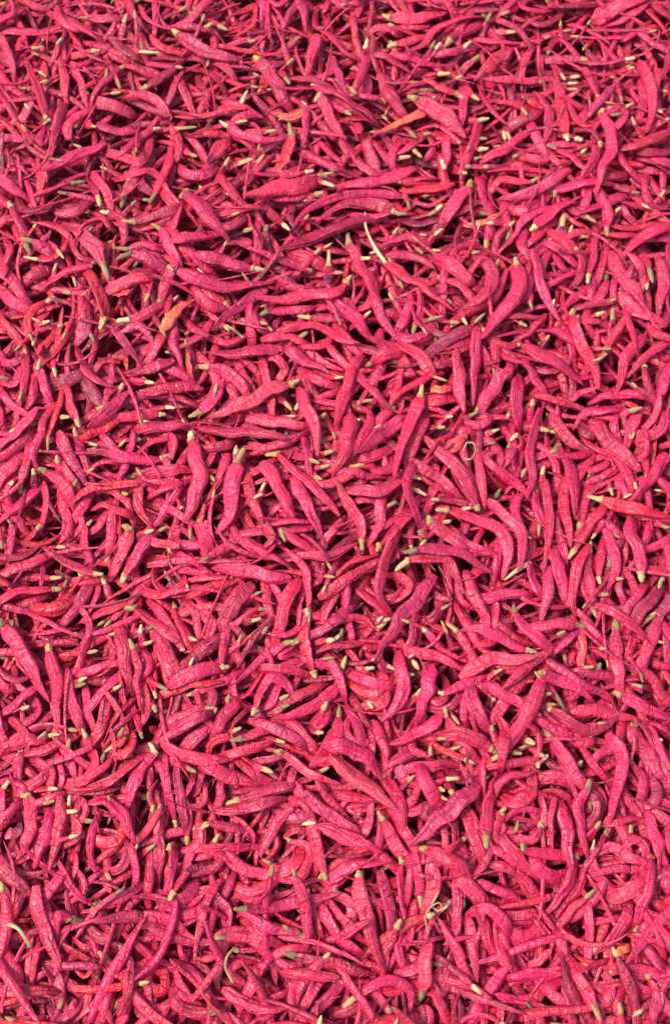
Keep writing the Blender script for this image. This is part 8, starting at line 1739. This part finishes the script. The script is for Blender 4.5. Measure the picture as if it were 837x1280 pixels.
n 326 180|1172 186 -173 1099 126 -112 1077 29 -73 1103 -75 -42 1173 -156 -66|
p 361 165|2041 3389 -36 1914 3387 -65 1795 3412 -99 1722 3497 -165 1653 3593 -217|2099 3385 -18
n 304 181|1419 -2849 -101 1402 -2756 -37 1460 -2764 -23 1444 -2867 -67 1368 -2934 -121|
n 183 86|517 718 -55 593 687 -20 676 657 -28 728 606 -81 743 534 -129|
n 284 142|-1339 -693 -177 -1283 -792 -104 -1282 -915 -59 -1388 -982 -83 -1513 -963 -129|
n 252 146|-1385 -1567 -19 -1313 -1537 32 -1245 -1477 27 -1217 -1402 -18 -1217 -1317 -53|
n 231 136|-974 -193 -163 -915 -237 -86 -836 -291 -40 -749 -340 -68 -663 -393 -91|
p 362 155|631 -2391 -134 611 -2474 -119 585 -2557 -128 546 -2636 -137 511 -2703 -183|
n 236 140|-1020 -2634 -83 -994 -2708 -35 -939 -2682 -38 -941 -2602 -81 -989 -2540 -134|
n 284 176|-2238 3913 -113 -2283 3810 -56 -2391 3745 -63 -2504 3723 -121 -2611 3674 -167|
n 374 232|-1052 -698 -81 -991 -798 -50 -938 -900 -10 -891 -1008 -23 -857 -1111 -78|-1066 -678 -89
n 338 211|1871 2594 29 1897 2472 72 1962 2358 61 2051 2300 -14 2142 2269 -104|
b 214 110|-1116 -1803 -57 -1155 -1884 -19 -1234 -1948 -24 -1310 -2003 -61 -1384 -2068 -72|
p 307 168|1191 -2554 -118 1202 -2632 -87 1211 -2717 -79 1222 -2798 -99 1233 -2874 -137|
n 320 141|-167 -1877 -154 -147 -1972 -92 -208 -2053 -78 -313 -2050 -122 -389 -1997 -193|
n 285 123|-1239 2834 -81 -1317 2770 -77 -1372 2689 -50 -1421 2603 -23 -1499 2554 -65|-1191 2836 -82
n 291 120|-1465 199 -131 -1492 106 -89 -1544 14 -98 -1613 -44 -156 -1689 -94 -210|
n 352 192|1884 309 -152 1951 254 -90 2014 171 -84 2019 77 -132 1961 -3 -164|
n 291 108|405 -2576 -194 480 -2573 -140 547 -2520 -122 554 -2433 -145 508 -2357 -155|
d 258 108|-1577 -2541 19 -1507 -2600 33 -1418 -2595 31 -1378 -2521 -9 -1399 -2442 -57|
r 345 203|-1369 -1799 -61 -1275 -1862 -16 -1159 -1852 -8 -1135 -1741 -47 -1189 -1644 -99|
n 337 153|554 -1013 -112 559 -1107 -38 614 -1096 -40 629 -998 -104 601 -907 -176|
n 317 121|-783 1313 -55 -829 1223 -40 -907 1155 -26 -998 1120 -45 -1087 1123 -99|
p 284 109|1959 -636 -109 1905 -736 -84 1906 -852 -99 1973 -921 -164 2066 -952 -231|
n 236 127|-341 354 -27 -410 306 6 -485 254 -3 -542 204 -54 -593 152 -110|
n 318 176|1025 3889 -57 961 3786 -22 896 3680 -17 871 3569 -59 913 3469 -118|
n 333 175|-1999 -1302 -164 -1893 -1310 -95 -1864 -1239 -87 -1962 -1181 -143 -2076 -1170 -199|
n 250 155|79 -1769 -84 8 -1690 -48 -64 -1608 -16 -115 -1509 -39 -152 -1420 -101|
n 234 118|402 -2718 -166 481 -2697 -128 493 -2772 -131 443 -2838 -169 365 -2869 -204|
n 265 138|1747 1951 -65 1660 1945 -9 1562 1923 15 1480 1880 -20 1447 1825 -102|
n 268 148|-1090 165 -165 -1022 79 -86 -928 -1 -40 -819 -72 -63 -718 -140 -115|
n 309 178|-2416 3420 -127 -2349 3296 -76 -2269 3176 -42 -2166 3071 -23 -2037 3078 -91|
n 319 202|-277 -2013 -106 -350 -2088 -111 -453 -2117 -124 -552 -2093 -163 -630 -2037 -216|
n 255 149|-1408 -2728 -33 -1506 -2734 31 -1626 -2752 33 -1733 -2778 -20 -1836 -2809 -79|
n 228 122|496 -616 -59 396 -659 -45 342 -742 -77 367 -835 -129 449 -896 -171|
b 237 137|-942 -1691 -13 -992 -1778 -46 -1063 -1858 -45 -1153 -1914 -59 -1247 -1943 -103|-938 -1678 14
n 265 103|-1035 -356 -162 -947 -338 -107 -847 -339 -70 -750 -373 -69 -678 -428 -125|
n 249 104|-1169 -782 -137 -1075 -840 -62 -1048 -948 -27 -1156 -1006 -66 -1274 -980 -120|
n 338 133|-1261 2785 -123 -1262 2667 -70 -1281 2547 -25 -1363 2471 -63 -1445 2485 -161|
r 294 149|-1304 3609 -36 -1257 3507 -8 -1161 3453 -19 -1055 3443 -39 -985 3523 -86|
n 335 195|-46 -1163 -56 -101 -1251 -45 -55 -1218 -57 -43 -1122 -100 -71 -1038 -162|
n 317 141|-1499 -976 -109 -1407 -947 -62 -1306 -918 -39 -1205 -899 -47 -1119 -874 -105|
n 268 170|1860 -1756 -71 1793 -1822 -24 1795 -1917 -21 1881 -1963 -56 1978 -1960 -95|
n 356 151|498 -2588 -156 554 -2677 -115 597 -2780 -137 652 -2867 -188 722 -2944 -235|
n 253 147|1040 -1254 44 1122 -1292 -8 1122 -1390 -10 1071 -1473 -42 1006 -1499 -120|
n 255 114|899 -2587 -190 870 -2648 -134 852 -2732 -118 864 -2818 -124 882 -2901 -146|
n 338 193|468 2775 -141 414 2678 -86 380 2565 -77 439 2499 -149 535 2496 -225|
n 246 118|-245 -1864 -88 -143 -1898 -75 -109 -1996 -106 -140 -2082 -162 -202 -2140 -233|-267 -1842 -91
p 401 202|2017 -428 -148 1951 -507 -86 1880 -600 -60 1817 -695 -86 1764 -780 -151|
n 423 165|421 3513 -27 542 3538 -21 641 3607 -38 719 3695 -80 795 3785 -117|367 3488 -32
n 286 119|1595 3053 -38 1606 2943 0 1627 2832 26 1692 2754 38 1797 2802 20|
n 341 196|1650 -888 -114 1727 -915 -78 1780 -849 -82 1789 -759 -108 1746 -680 -115|
p 314 158|1934 3149 -30 1871 3067 -4 1808 2983 8 1748 2896 16 1692 2827 -28|
n 246 123|2278 3338 -67 2230 3199 -24 2193 3052 7 2207 2906 21 2321 2855 -62|
n 338 142|-1158 2399 -65 -1241 2446 -29 -1336 2406 -9 -1428 2413 -64 -1506 2430 -136|
n 240 93|240 -706 -49 164 -646 -23 66 -644 -3 -33 -665 0 -120 -664 -51|298 -651 -53
n 205 128|-232 -791 -43 -306 -853 -20 -278 -867 -32 -218 -798 -72 -196 -704 -99|
n 259 147|1509 -2470 -59 1535 -2564 -15 1629 -2602 -23 1728 -2564 -54 1790 -2478 -89|
n 336 137|-1648 2466 -77 -1577 2364 -36 -1509 2253 -22 -1479 2128 -50 -1481 1999 -67|
n 306 119|-522 2935 -61 -610 2910 -37 -690 2869 -60 -723 2802 -115 -711 2736 -181|
n 330 130|-220 2019 -142 -131 1932 -111 -13 1888 -126 99 1898 -177 201 1934 -246|
n 275 156|1892 595 -83 1910 493 -47 1888 391 -58 1800 363 -111 1708 400 -155|
n 349 206|1221 176 -118 1203 82 -70 1222 -22 -55 1260 -115 -96 1295 -213 -98|1235 210 -153
n 226 118|1815 -990 -156 1739 -970 -101 1648 -980 -94 1565 -1017 -118 1478 -1044 -140|
n 353 205|-1155 137 -152 -1076 157 -67 -966 185 -44 -869 235 -90 -776 285 -143|
b 306 177|874 408 -71 872 315 -34 875 216 -17 882 116 -19 895 27 -58|
n 309 134|1188 -2550 -128 1116 -2611 -98 1167 -2657 -89 1260 -2630 -114 1325 -2563 -152|
n 286 149|835 -693 -68 821 -792 -12 900 -773 -14 946 -676 -58 937 -565 -81|
n 215 137|-433 -1810 -154 -350 -1813 -109 -305 -1872 -103 -354 -1942 -138 -428 -1976 -185|
n 236 105|-1252 -1713 -2 -1286 -1792 18 -1301 -1878 10 -1291 -1963 -10 -1262 -2037 -47|
n 246 144|-796 -1928 -110 -701 -1899 -76 -601 -1946 -92 -509 -1983 -142 -413 -2015 -189|
n 367 230|-1132 1945 36 -1084 1839 66 -1032 1732 63 -990 1637 3 -962 1557 -84|-1202 2005 5
r 293 133|57 -924 -131 115 -1027 -73 223 -1074 -23 312 -992 -60 340 -891 -144|
n 319 185|367 1225 -70 458 1142 17 576 1195 10 624 1329 -46 623 1470 -105|
n 336 174|145 -2790 -104 256 -2750 -81 378 -2745 -108 488 -2742 -167 598 -2723 -221|
n 259 142|-461 -2576 -69 -539 -2517 -46 -472 -2464 -61 -382 -2478 -109 -320 -2535 -168|
n 305 192|1367 -947 -31 1474 -965 -54 1583 -978 -70 1683 -977 -117 1777 -969 -174|
n 291 177|-1393 190 -111 -1300 142 -70 -1230 61 -85 -1212 -38 -131 -1211 -139 -178|
n 406 210|-1082 2567 -128 -990 2442 -65 -856 2453 -71 -816 2602 -140 -818 2760 -202|
n 295 158|133 227 69 26 172 83 -88 152 74 -139 251 25 -150 362 -29|
n 395 165|1259 2007 -65 1231 1907 -7 1220 1794 20 1288 1710 2 1395 1699 -40|
n 230 85|-448 2492 -70 -356 2469 -71 -263 2457 -82 -170 2465 -95 -92 2501 -133|
n 236 101|-1458 -2662 5 -1397 -2728 28 -1316 -2693 12 -1294 -2622 -47 -1324 -2547 -98|
n 306 141|1258 -2625 -102 1320 -2659 -31 1347 -2746 -42 1308 -2820 -103 1235 -2858 -165|
r 345 148|-1852 1470 -72 -1927 1398 -69 -1953 1300 -65 -1918 1209 -88 -1840 1153 -124|-1809 1500 -79
n 450 264|-2241 1633 -117 -2157 1544 -79 -2060 1462 -66 -1957 1394 -87 -1869 1347 -168|
n 247 103|899 -1735 12 849 -1829 23 923 -1913 -9 1024 -1918 -65 1112 -1898 -141|906 -1713 -2
n 268 117|-714 -1910 -87 -624 -1898 -70 -531 -1894 -95 -445 -1892 -133 -358 -1890 -169|
n 339 155|-1965 -901 -135 -1902 -1001 -86 -1829 -1040 -74 -1835 -927 -133 -1894 -830 -193|
n 471 234|-1310 1747 61 -1218 1717 47 -1132 1669 43 -1053 1635 -5 -992 1620 -82|-1394 1688 71
n 421 206|567 657 -56 527 564 -16 482 465 -8 448 361 -5 431 262 -44|
n 273 169|846 -1659 -17 878 -1585 8 939 -1533 9 1022 -1518 7 1105 -1502 6|
n 384 157|248 1578 -107 256 1471 -53 284 1356 -41 341 1251 -32 405 1152 -38|
n 353 179|-735 2825 -49 -650 2753 -24 -552 2697 -10 -441 2680 -14 -334 2712 -34|-794 2892 -70
n 313 124|-535 475 -72 -436 432 -32 -323 443 -12 -219 492 -10 -136 564 -43|
n 341 208|329 1844 -133 417 1846 -114 506 1832 -110 585 1789 -104 654 1729 -98|
n 350 156|-119 3718 -91 -44 3621 -51 25 3516 -32 89 3408 -8 197 3351 -12|
n 310 136|287 -2715 -77 216 -2633 -100 125 -2571 -117 28 -2521 -141 -65 -2483 -190|266 -2684 -51
n 318 177|-1030 -695 -53 -968 -792 8 -904 -903 37 -836 -1001 6 -776 -1067 -90|
n 268 98|607 81 -4 711 81 -33 815 51 -39 907 31 -91 988 6 -159|569 75 14
n 358 202|1440 3253 -109 1339 3255 -96 1238 3255 -87 1136 3259 -81 1036 3248 -74|1479 3263 -124
n 322 120|988 -1912 41 1093 -1932 0 1202 -1938 -31 1309 -1921 -69 1405 -1889 -121|990 -1888 75
n 389 152|1252 1718 37 1256 1625 29 1238 1535 19 1195 1451 17 1144 1373 23|
n 259 143|-1144 -818 -18 -1109 -922 -19 -1103 -1028 13 -1080 -1133 42 -1049 -1220 -12|-1168 -763 -7
n 387 145|809 1318 17 917 1382 19 1015 1459 19 1074 1568 12 1103 1688 -10|
"""
LOOSE = """
69|488 -2333 -6 481 -2312 3 473 -2291 11 471 -2268 19 470 -2245 27 478 -2225 32 490 -2207 37 509 -2193 38 532 -2181 39 546 -2182 35 554 -2194 28 555 -2205 21 548 -2215 13 538 -2219 8 524 -2211 5 512 -2203 3 510 -2194 1 510 -2182 2 528 -2152 8 545 -2121 15|thin pale loose stalk curled into a loop among the lower chillies
138|553 -2220 13 561 -2213 27 569 -2206 35 579 -2199 33 587 -2192 23 593 -2185 11 598 -2178 3 603 -2171 3|short pale loose stalk end beside the curled one near the bottom
90|768 326 30 789 324 35 811 323 38 826 342 38 840 367 34 844 393 28 842 420 21 833 439 14 815 444 9 797 443 5 785 420 4 773 394 7|thin white stalk curled like a hook above the orange chilli
114|-520 -2396 -9 -536 -2416 8 -552 -2436 18 -559 -2457 19 -562 -2478 12 -558 -2503 3 -539 -2535 0 -519 -2567 6|bent pale loose stalk in a dark gap near the bottom edge
104|-587 1592 72 -578 1571 81 -570 1555 84 -563 1543 78 -555 1539 65 -547 1537 49 -538 1533 37 -528 1524 33|tiny straight white loose stalk lying on a broad pinkish chilli
140|-681 1243 24 -664 1226 31 -647 1213 33 -631 1204 27 -617 1199 13 -604 1194 -3 -590 1186 -16 -576 1175 -20|thin pale loose stalk slanting down beside a cluster of wide pods
139|1593 983 36 1604 980 49 1617 981 56 1632 986 54 1647 998 45 1662 1014 33 1676 1028 25 1687 1038 25|small pale forked stalk lying in a gap near the right edge
179|-1541 -2392 129 -1552 -2371 140 -1565 -2350 147 -1579 -2332 150 -1595 -2315 147 -1613 -2302 139 -1632 -2294 130 -1653 -2286 122 -1677 -2282 118 -1700 -2278 119|long pale stalk bent like a swan neck in the lower left corner
"""


def read(block):
    out = []
    for ln in block.strip().splitlines():
        f = ln.split('|')
        tone, r, th = f[0].split()
        sp = np.array([int(a) for a in f[1].split()], float).reshape(-1, 3) * 1e-4
        st = np.array([int(a) for a in f[2].split()], float).reshape(-1, 3) * 1e-4 if f[2] else None
        out.append((tone, int(r) * 1e-5, int(th) * 1e-5, sp, st, f[3] if len(f) > 3 else ''))
    return out

def stalk_path(sp, st, r):
    """from inside the pod's shoulder out to the stalk's end"""
    d = sp[0] - sp[1]; d = d / (np.linalg.norm(d) + 1e-9)
    pts = np.vstack([sp[0] - d * r * .25, sp[0] + d * r * .12, st]) if len(st) > 1 else np.vstack([sp[0] - d * r * .3, (sp[0] * .45 + st[0] * .55) + d * r * .05, st[0]])
    a = np.r_[0, np.cumsum(np.linalg.norm(np.diff(pts, axis=0), axis=1))]
    q = np.linspace(0, a[-1], 5)
    return np.stack([np.interp(q, a, pts[:, j]) for j in range(3)], 1)

def stalk_half_width(r):
    return .0006 + .37 * r

# ---- ground under the heap
g = 2.5
gm = bpy.data.meshes.new("ground")
gm.from_pydata([(-g, -g, -.055), (g, -g, -.055), (g, g, -.055), (-g, g, -.055)], [], [(0, 1, 2, 3)])
ground = make("ground", gm, [ground_material()])
ground['kind'] = 'structure'

# ---- the chillies that show largest: each a thing of its own
rng = np.random.default_rng(11)
things = read(THINGS)
for tone, r, th, sp, st, label in things:
    root = bpy.data.objects.new("dried_chilli", None)
    root.empty_display_size = .005
    col.objects.link(root)
    c = sp.mean(0)
    root.location = (c[0], c[1], c[2] - th)
    root['label'] = label
    root['category'] = 'chilli'
    root['group'] = 'dried red chillies on top of the heap'
    local = sp - np.array(root.location)
    long_ = len(sp) and np.linalg.norm(np.diff(sp, axis=0), axis=1).sum() > .03
    V, U = pod_vertices(local[None], np.array([r]), np.array([th]), np.array([stalk_half_width(r) * 1.05]), 50, 18, rng, creases=int(rng.integers(5, 11)), blunt=tone == 'q')
    tint = pod_tints([tone], rng)
    if tone in 'ovp':
        tint = half_ripe(tint, 50, 18, rng)
    make("pod", build_mesh("pod", [(V, U, tint, 0)]), [SKIN], root)
    if st is not None:
        pth = stalk_path(sp, st, r) - np.array(root.location)
        rb = stalk_half_width(r)
        thin = len(st) > 1
        V, U = stalk_vertices(pth[None], np.array([rb * (.6 if thin else 1)]), np.array([rb * (.22 if thin else rng.uniform(.40, .6))]), 22 if thin else 10, 10, rng)
        tn = stalk_tints(1, rng)
        stk = make("stalk", build_mesh("stalk", [(V, U, tn, 0)]), [STALK], root)
        if not thin:
            # the dried cup that clasps the pod's shoulder
            d = local[1] - local[0]; d /= np.linalg.norm(d)
            cup = np.array([local[0] - d * rb * .55, local[0] + d * rb * .1, local[0] + d * rb * rng.uniform(.5, .95)])
            V, U = stalk_vertices(cup[None], np.array([rb * .82]), np.array([rb * rng.uniform(1.12, 1.25)]), 7, 12, rng)
            make("calyx", build_mesh("calyx", [(V, U, tn * np.array([.85, .76, .62]), 0)]), [STALK], stk)

# ---- loose stalks lying on top
for ln in LOOSE.strip().splitlines():
    f = ln.split('|')
    sp = np.array([int(a) for a in f[1].split()], float).reshape(-1, 3) * 1e-4
    w = int(f[0]) * 1e-5
    V, U = stalk_vertices(sp[None] - sp.mean(0), np.array([w * .45]), np.array([w * .7]), 40, 8, rng)
    o = make("loose_stalk", build_mesh("loose_stalk", [(V, U, np.array([(.42, .28, .13)]), 0)]), [STALK])
    o.location = sp.mean(0)
    o['label'] = f[2]
    o['category'] = 'chilli stalk'

# ---- everything else of the heap: smaller or half buried pods, and the layers below
rest = read(REST)
batches = []
P = np.array([a[3] for a in rest]); R = np.array([a[1] for a in rest]); TH = np.array([a[2] for a in rest])
V, U = pod_vertices(P, R, TH, stalk_half_width(R) * 1.05, 30, 10, rng)
batches.append((V, U, pod_tints([a[0] for a in rest], rng), 0))
ws = [a for a in rest if a[4] is not None]
SP = np.array([stalk_path(a[3], a[4], a[1]) for a in ws]); RB = np.array([stalk_half_width(a[1]) for a in ws])
V, U = stalk_vertices(SP, RB, RB * rng.uniform(.4, .65, len(ws)), 8, 8, rng)
batches.append((V, U, stalk_tints(len(ws), rng), 1))

def scatter(N, x0, x1, y0, y1, zlo, zhi, seed, keep=None, tilt=.3, stalks=.5, n=16, m=8, thick=(.0014, .0035)):
    """pods lying every way: N of them with their middles in the given box, heights measured from the heap's surface"""
    r_ = np.random.default_rng(seed)
    nx = int(math.sqrt(N * (x1 - x0) / (y1 - y0))); ny = N // nx; N = nx * ny      # jittered rows leave no bald spots
    x = ((np.arange(N) % nx) + r_.uniform(-.1, 1.1, N)) / nx * (x1 - x0) + x0
    y = ((np.arange(N) // nx) + r_.uniform(-.1, 1.1, N)) / ny * (y1 - y0) + y0
    if keep is not None:
        k = keep(x, y); x, y = x[k], y[k]; N = len(x)
    ln = r_.uniform(.034, .062, N); az = r_.uniform(0, 6.283, N); ti = r_.normal(0, tilt, N); bend = r_.normal(0, .5, N)
    s = np.linspace(-.5, .5, 5)
    a = az[:, None] + bend[:, None] * s * 2
    step = np.stack([np.cos(a) * np.cos(ti)[:, None], np.sin(a) * np.cos(ti)[:, None], np.sin(ti)[:, None] * np.ones_like(a)], -1) * (ln / 4)[:, None, None]
    Q = np.cumsum(step, 1); Q -= Q.mean(1, keepdims=True)
    z = surface_height(x, y) + r_.uniform(zlo, zhi, N)
    Q += np.stack([x, y, z], -1)[:, None]
    R_ = r_.uniform(*thick, N); T_ = R_ * r_.uniform(.45, .8, N)
    tones = r_.choice(['n', 'd', 'r', 'p', 'b'], N, p=[.66, .2, .1, .01, .03])
    V, U = pod_vertices(Q, R_, T_, stalk_half_width(R_) * 1.05, n, m, r_, creases=4)
    out = [(V, U, pod_tints(list(tones), r_), 0)]
    k = r_.random(N) < stalks
    d = Q[k, 0] - Q[k, 1]; d /= np.linalg.norm(d, axis=1, keepdims=True)
    l_ = r_.uniform(.003, .006, k.sum())[:, None]
    S = np.stack([Q[k, 0] - d * .001, Q[k, 0] + d * l_ * .5, Q[k, 0] + d * l_], 1)
    V, U = stalk_vertices(S, stalk_half_width(R_[k]), stalk_half_width(R_[k]) * .45, 5, 6, r_)
    out.append((V, U, stalk_tints(int(k.sum()), r_), 1))
    return out

XW, YB, YT = .31, -.30, .50
HOLLOWS = [(-0.039, 0.204), (-0.161, -0.238), (-0.09, -0.17), (0.005, -0.113), (0.185, 0.1), (-0.17, 0.216), (-0.203, 0.367), (-0.132, 0.372), (0.179, 0.351), (0.063, -0.114), (0.051, -0.191), (0.115, -0.191), (0.158, -0.234), (0.098, -0.114), (-0.113, -0.211), (-0.074, -0.242), (-0.179, -0.109), (-0.159, 0.105), (-0.048, 0.297)]
def open_part(x, y):       # hollows in the heap where only deeper pods lie
    d = np.min([np.hypot(x - a, y - b) for a, b in HOLLOWS], axis=0)
    return d > .016
batches += scatter(2300, -XW, XW, YB, YT, -.013, -.0075, 3, keep=open_part, tilt=.17, stalks=.35)
batches += scatter(2500, -XW, XW, YB, YT, -.024, -.012, 4, tilt=.3, stalks=.2, n=12, m=7)
batches += scatter(1100, -XW, XW, YB, YT, -.046, -.028, 7, tilt=.35, stalks=.0, n=10, m=6)
batches += scatter(380, -XW, XW, YB, YT, -.006, -.002, 8, tilt=.2, stalks=.3, n=16, m=7, thick=(.0007, .0016))      # thin curled slivers
def beyond(x, y):          # the heap goes on outside the framed part
    hw = .225 + .16 * (y + .2)
    return (np.abs(x) > hw) | (y < -.225) | (y > .43)
batches += scatter(2300, -.42, .42, -.34, .54, -.006, .001, 5, keep=beyond, tilt=.2, stalks=.6, n=12, m=7)
batches += scatter(1400, -.42, .42, -.34, .54, -.02, -.008, 6, keep=beyond, tilt=.3, stalks=.3, n=10, m=6)
heap = make("chilli_heap", build_mesh("chilli_heap", batches), [SKIN, STALK])
heap['kind'] = 'stuff'
print('triangles', sum(sum(len(p.vertices) - 2 for p in o.data.polygons) for o in bpy.data.objects if o.type == 'MESH'))
heap['label'] = 'smaller and half buried dried red chillies filling the heap'
heap['category'] = 'chillies'
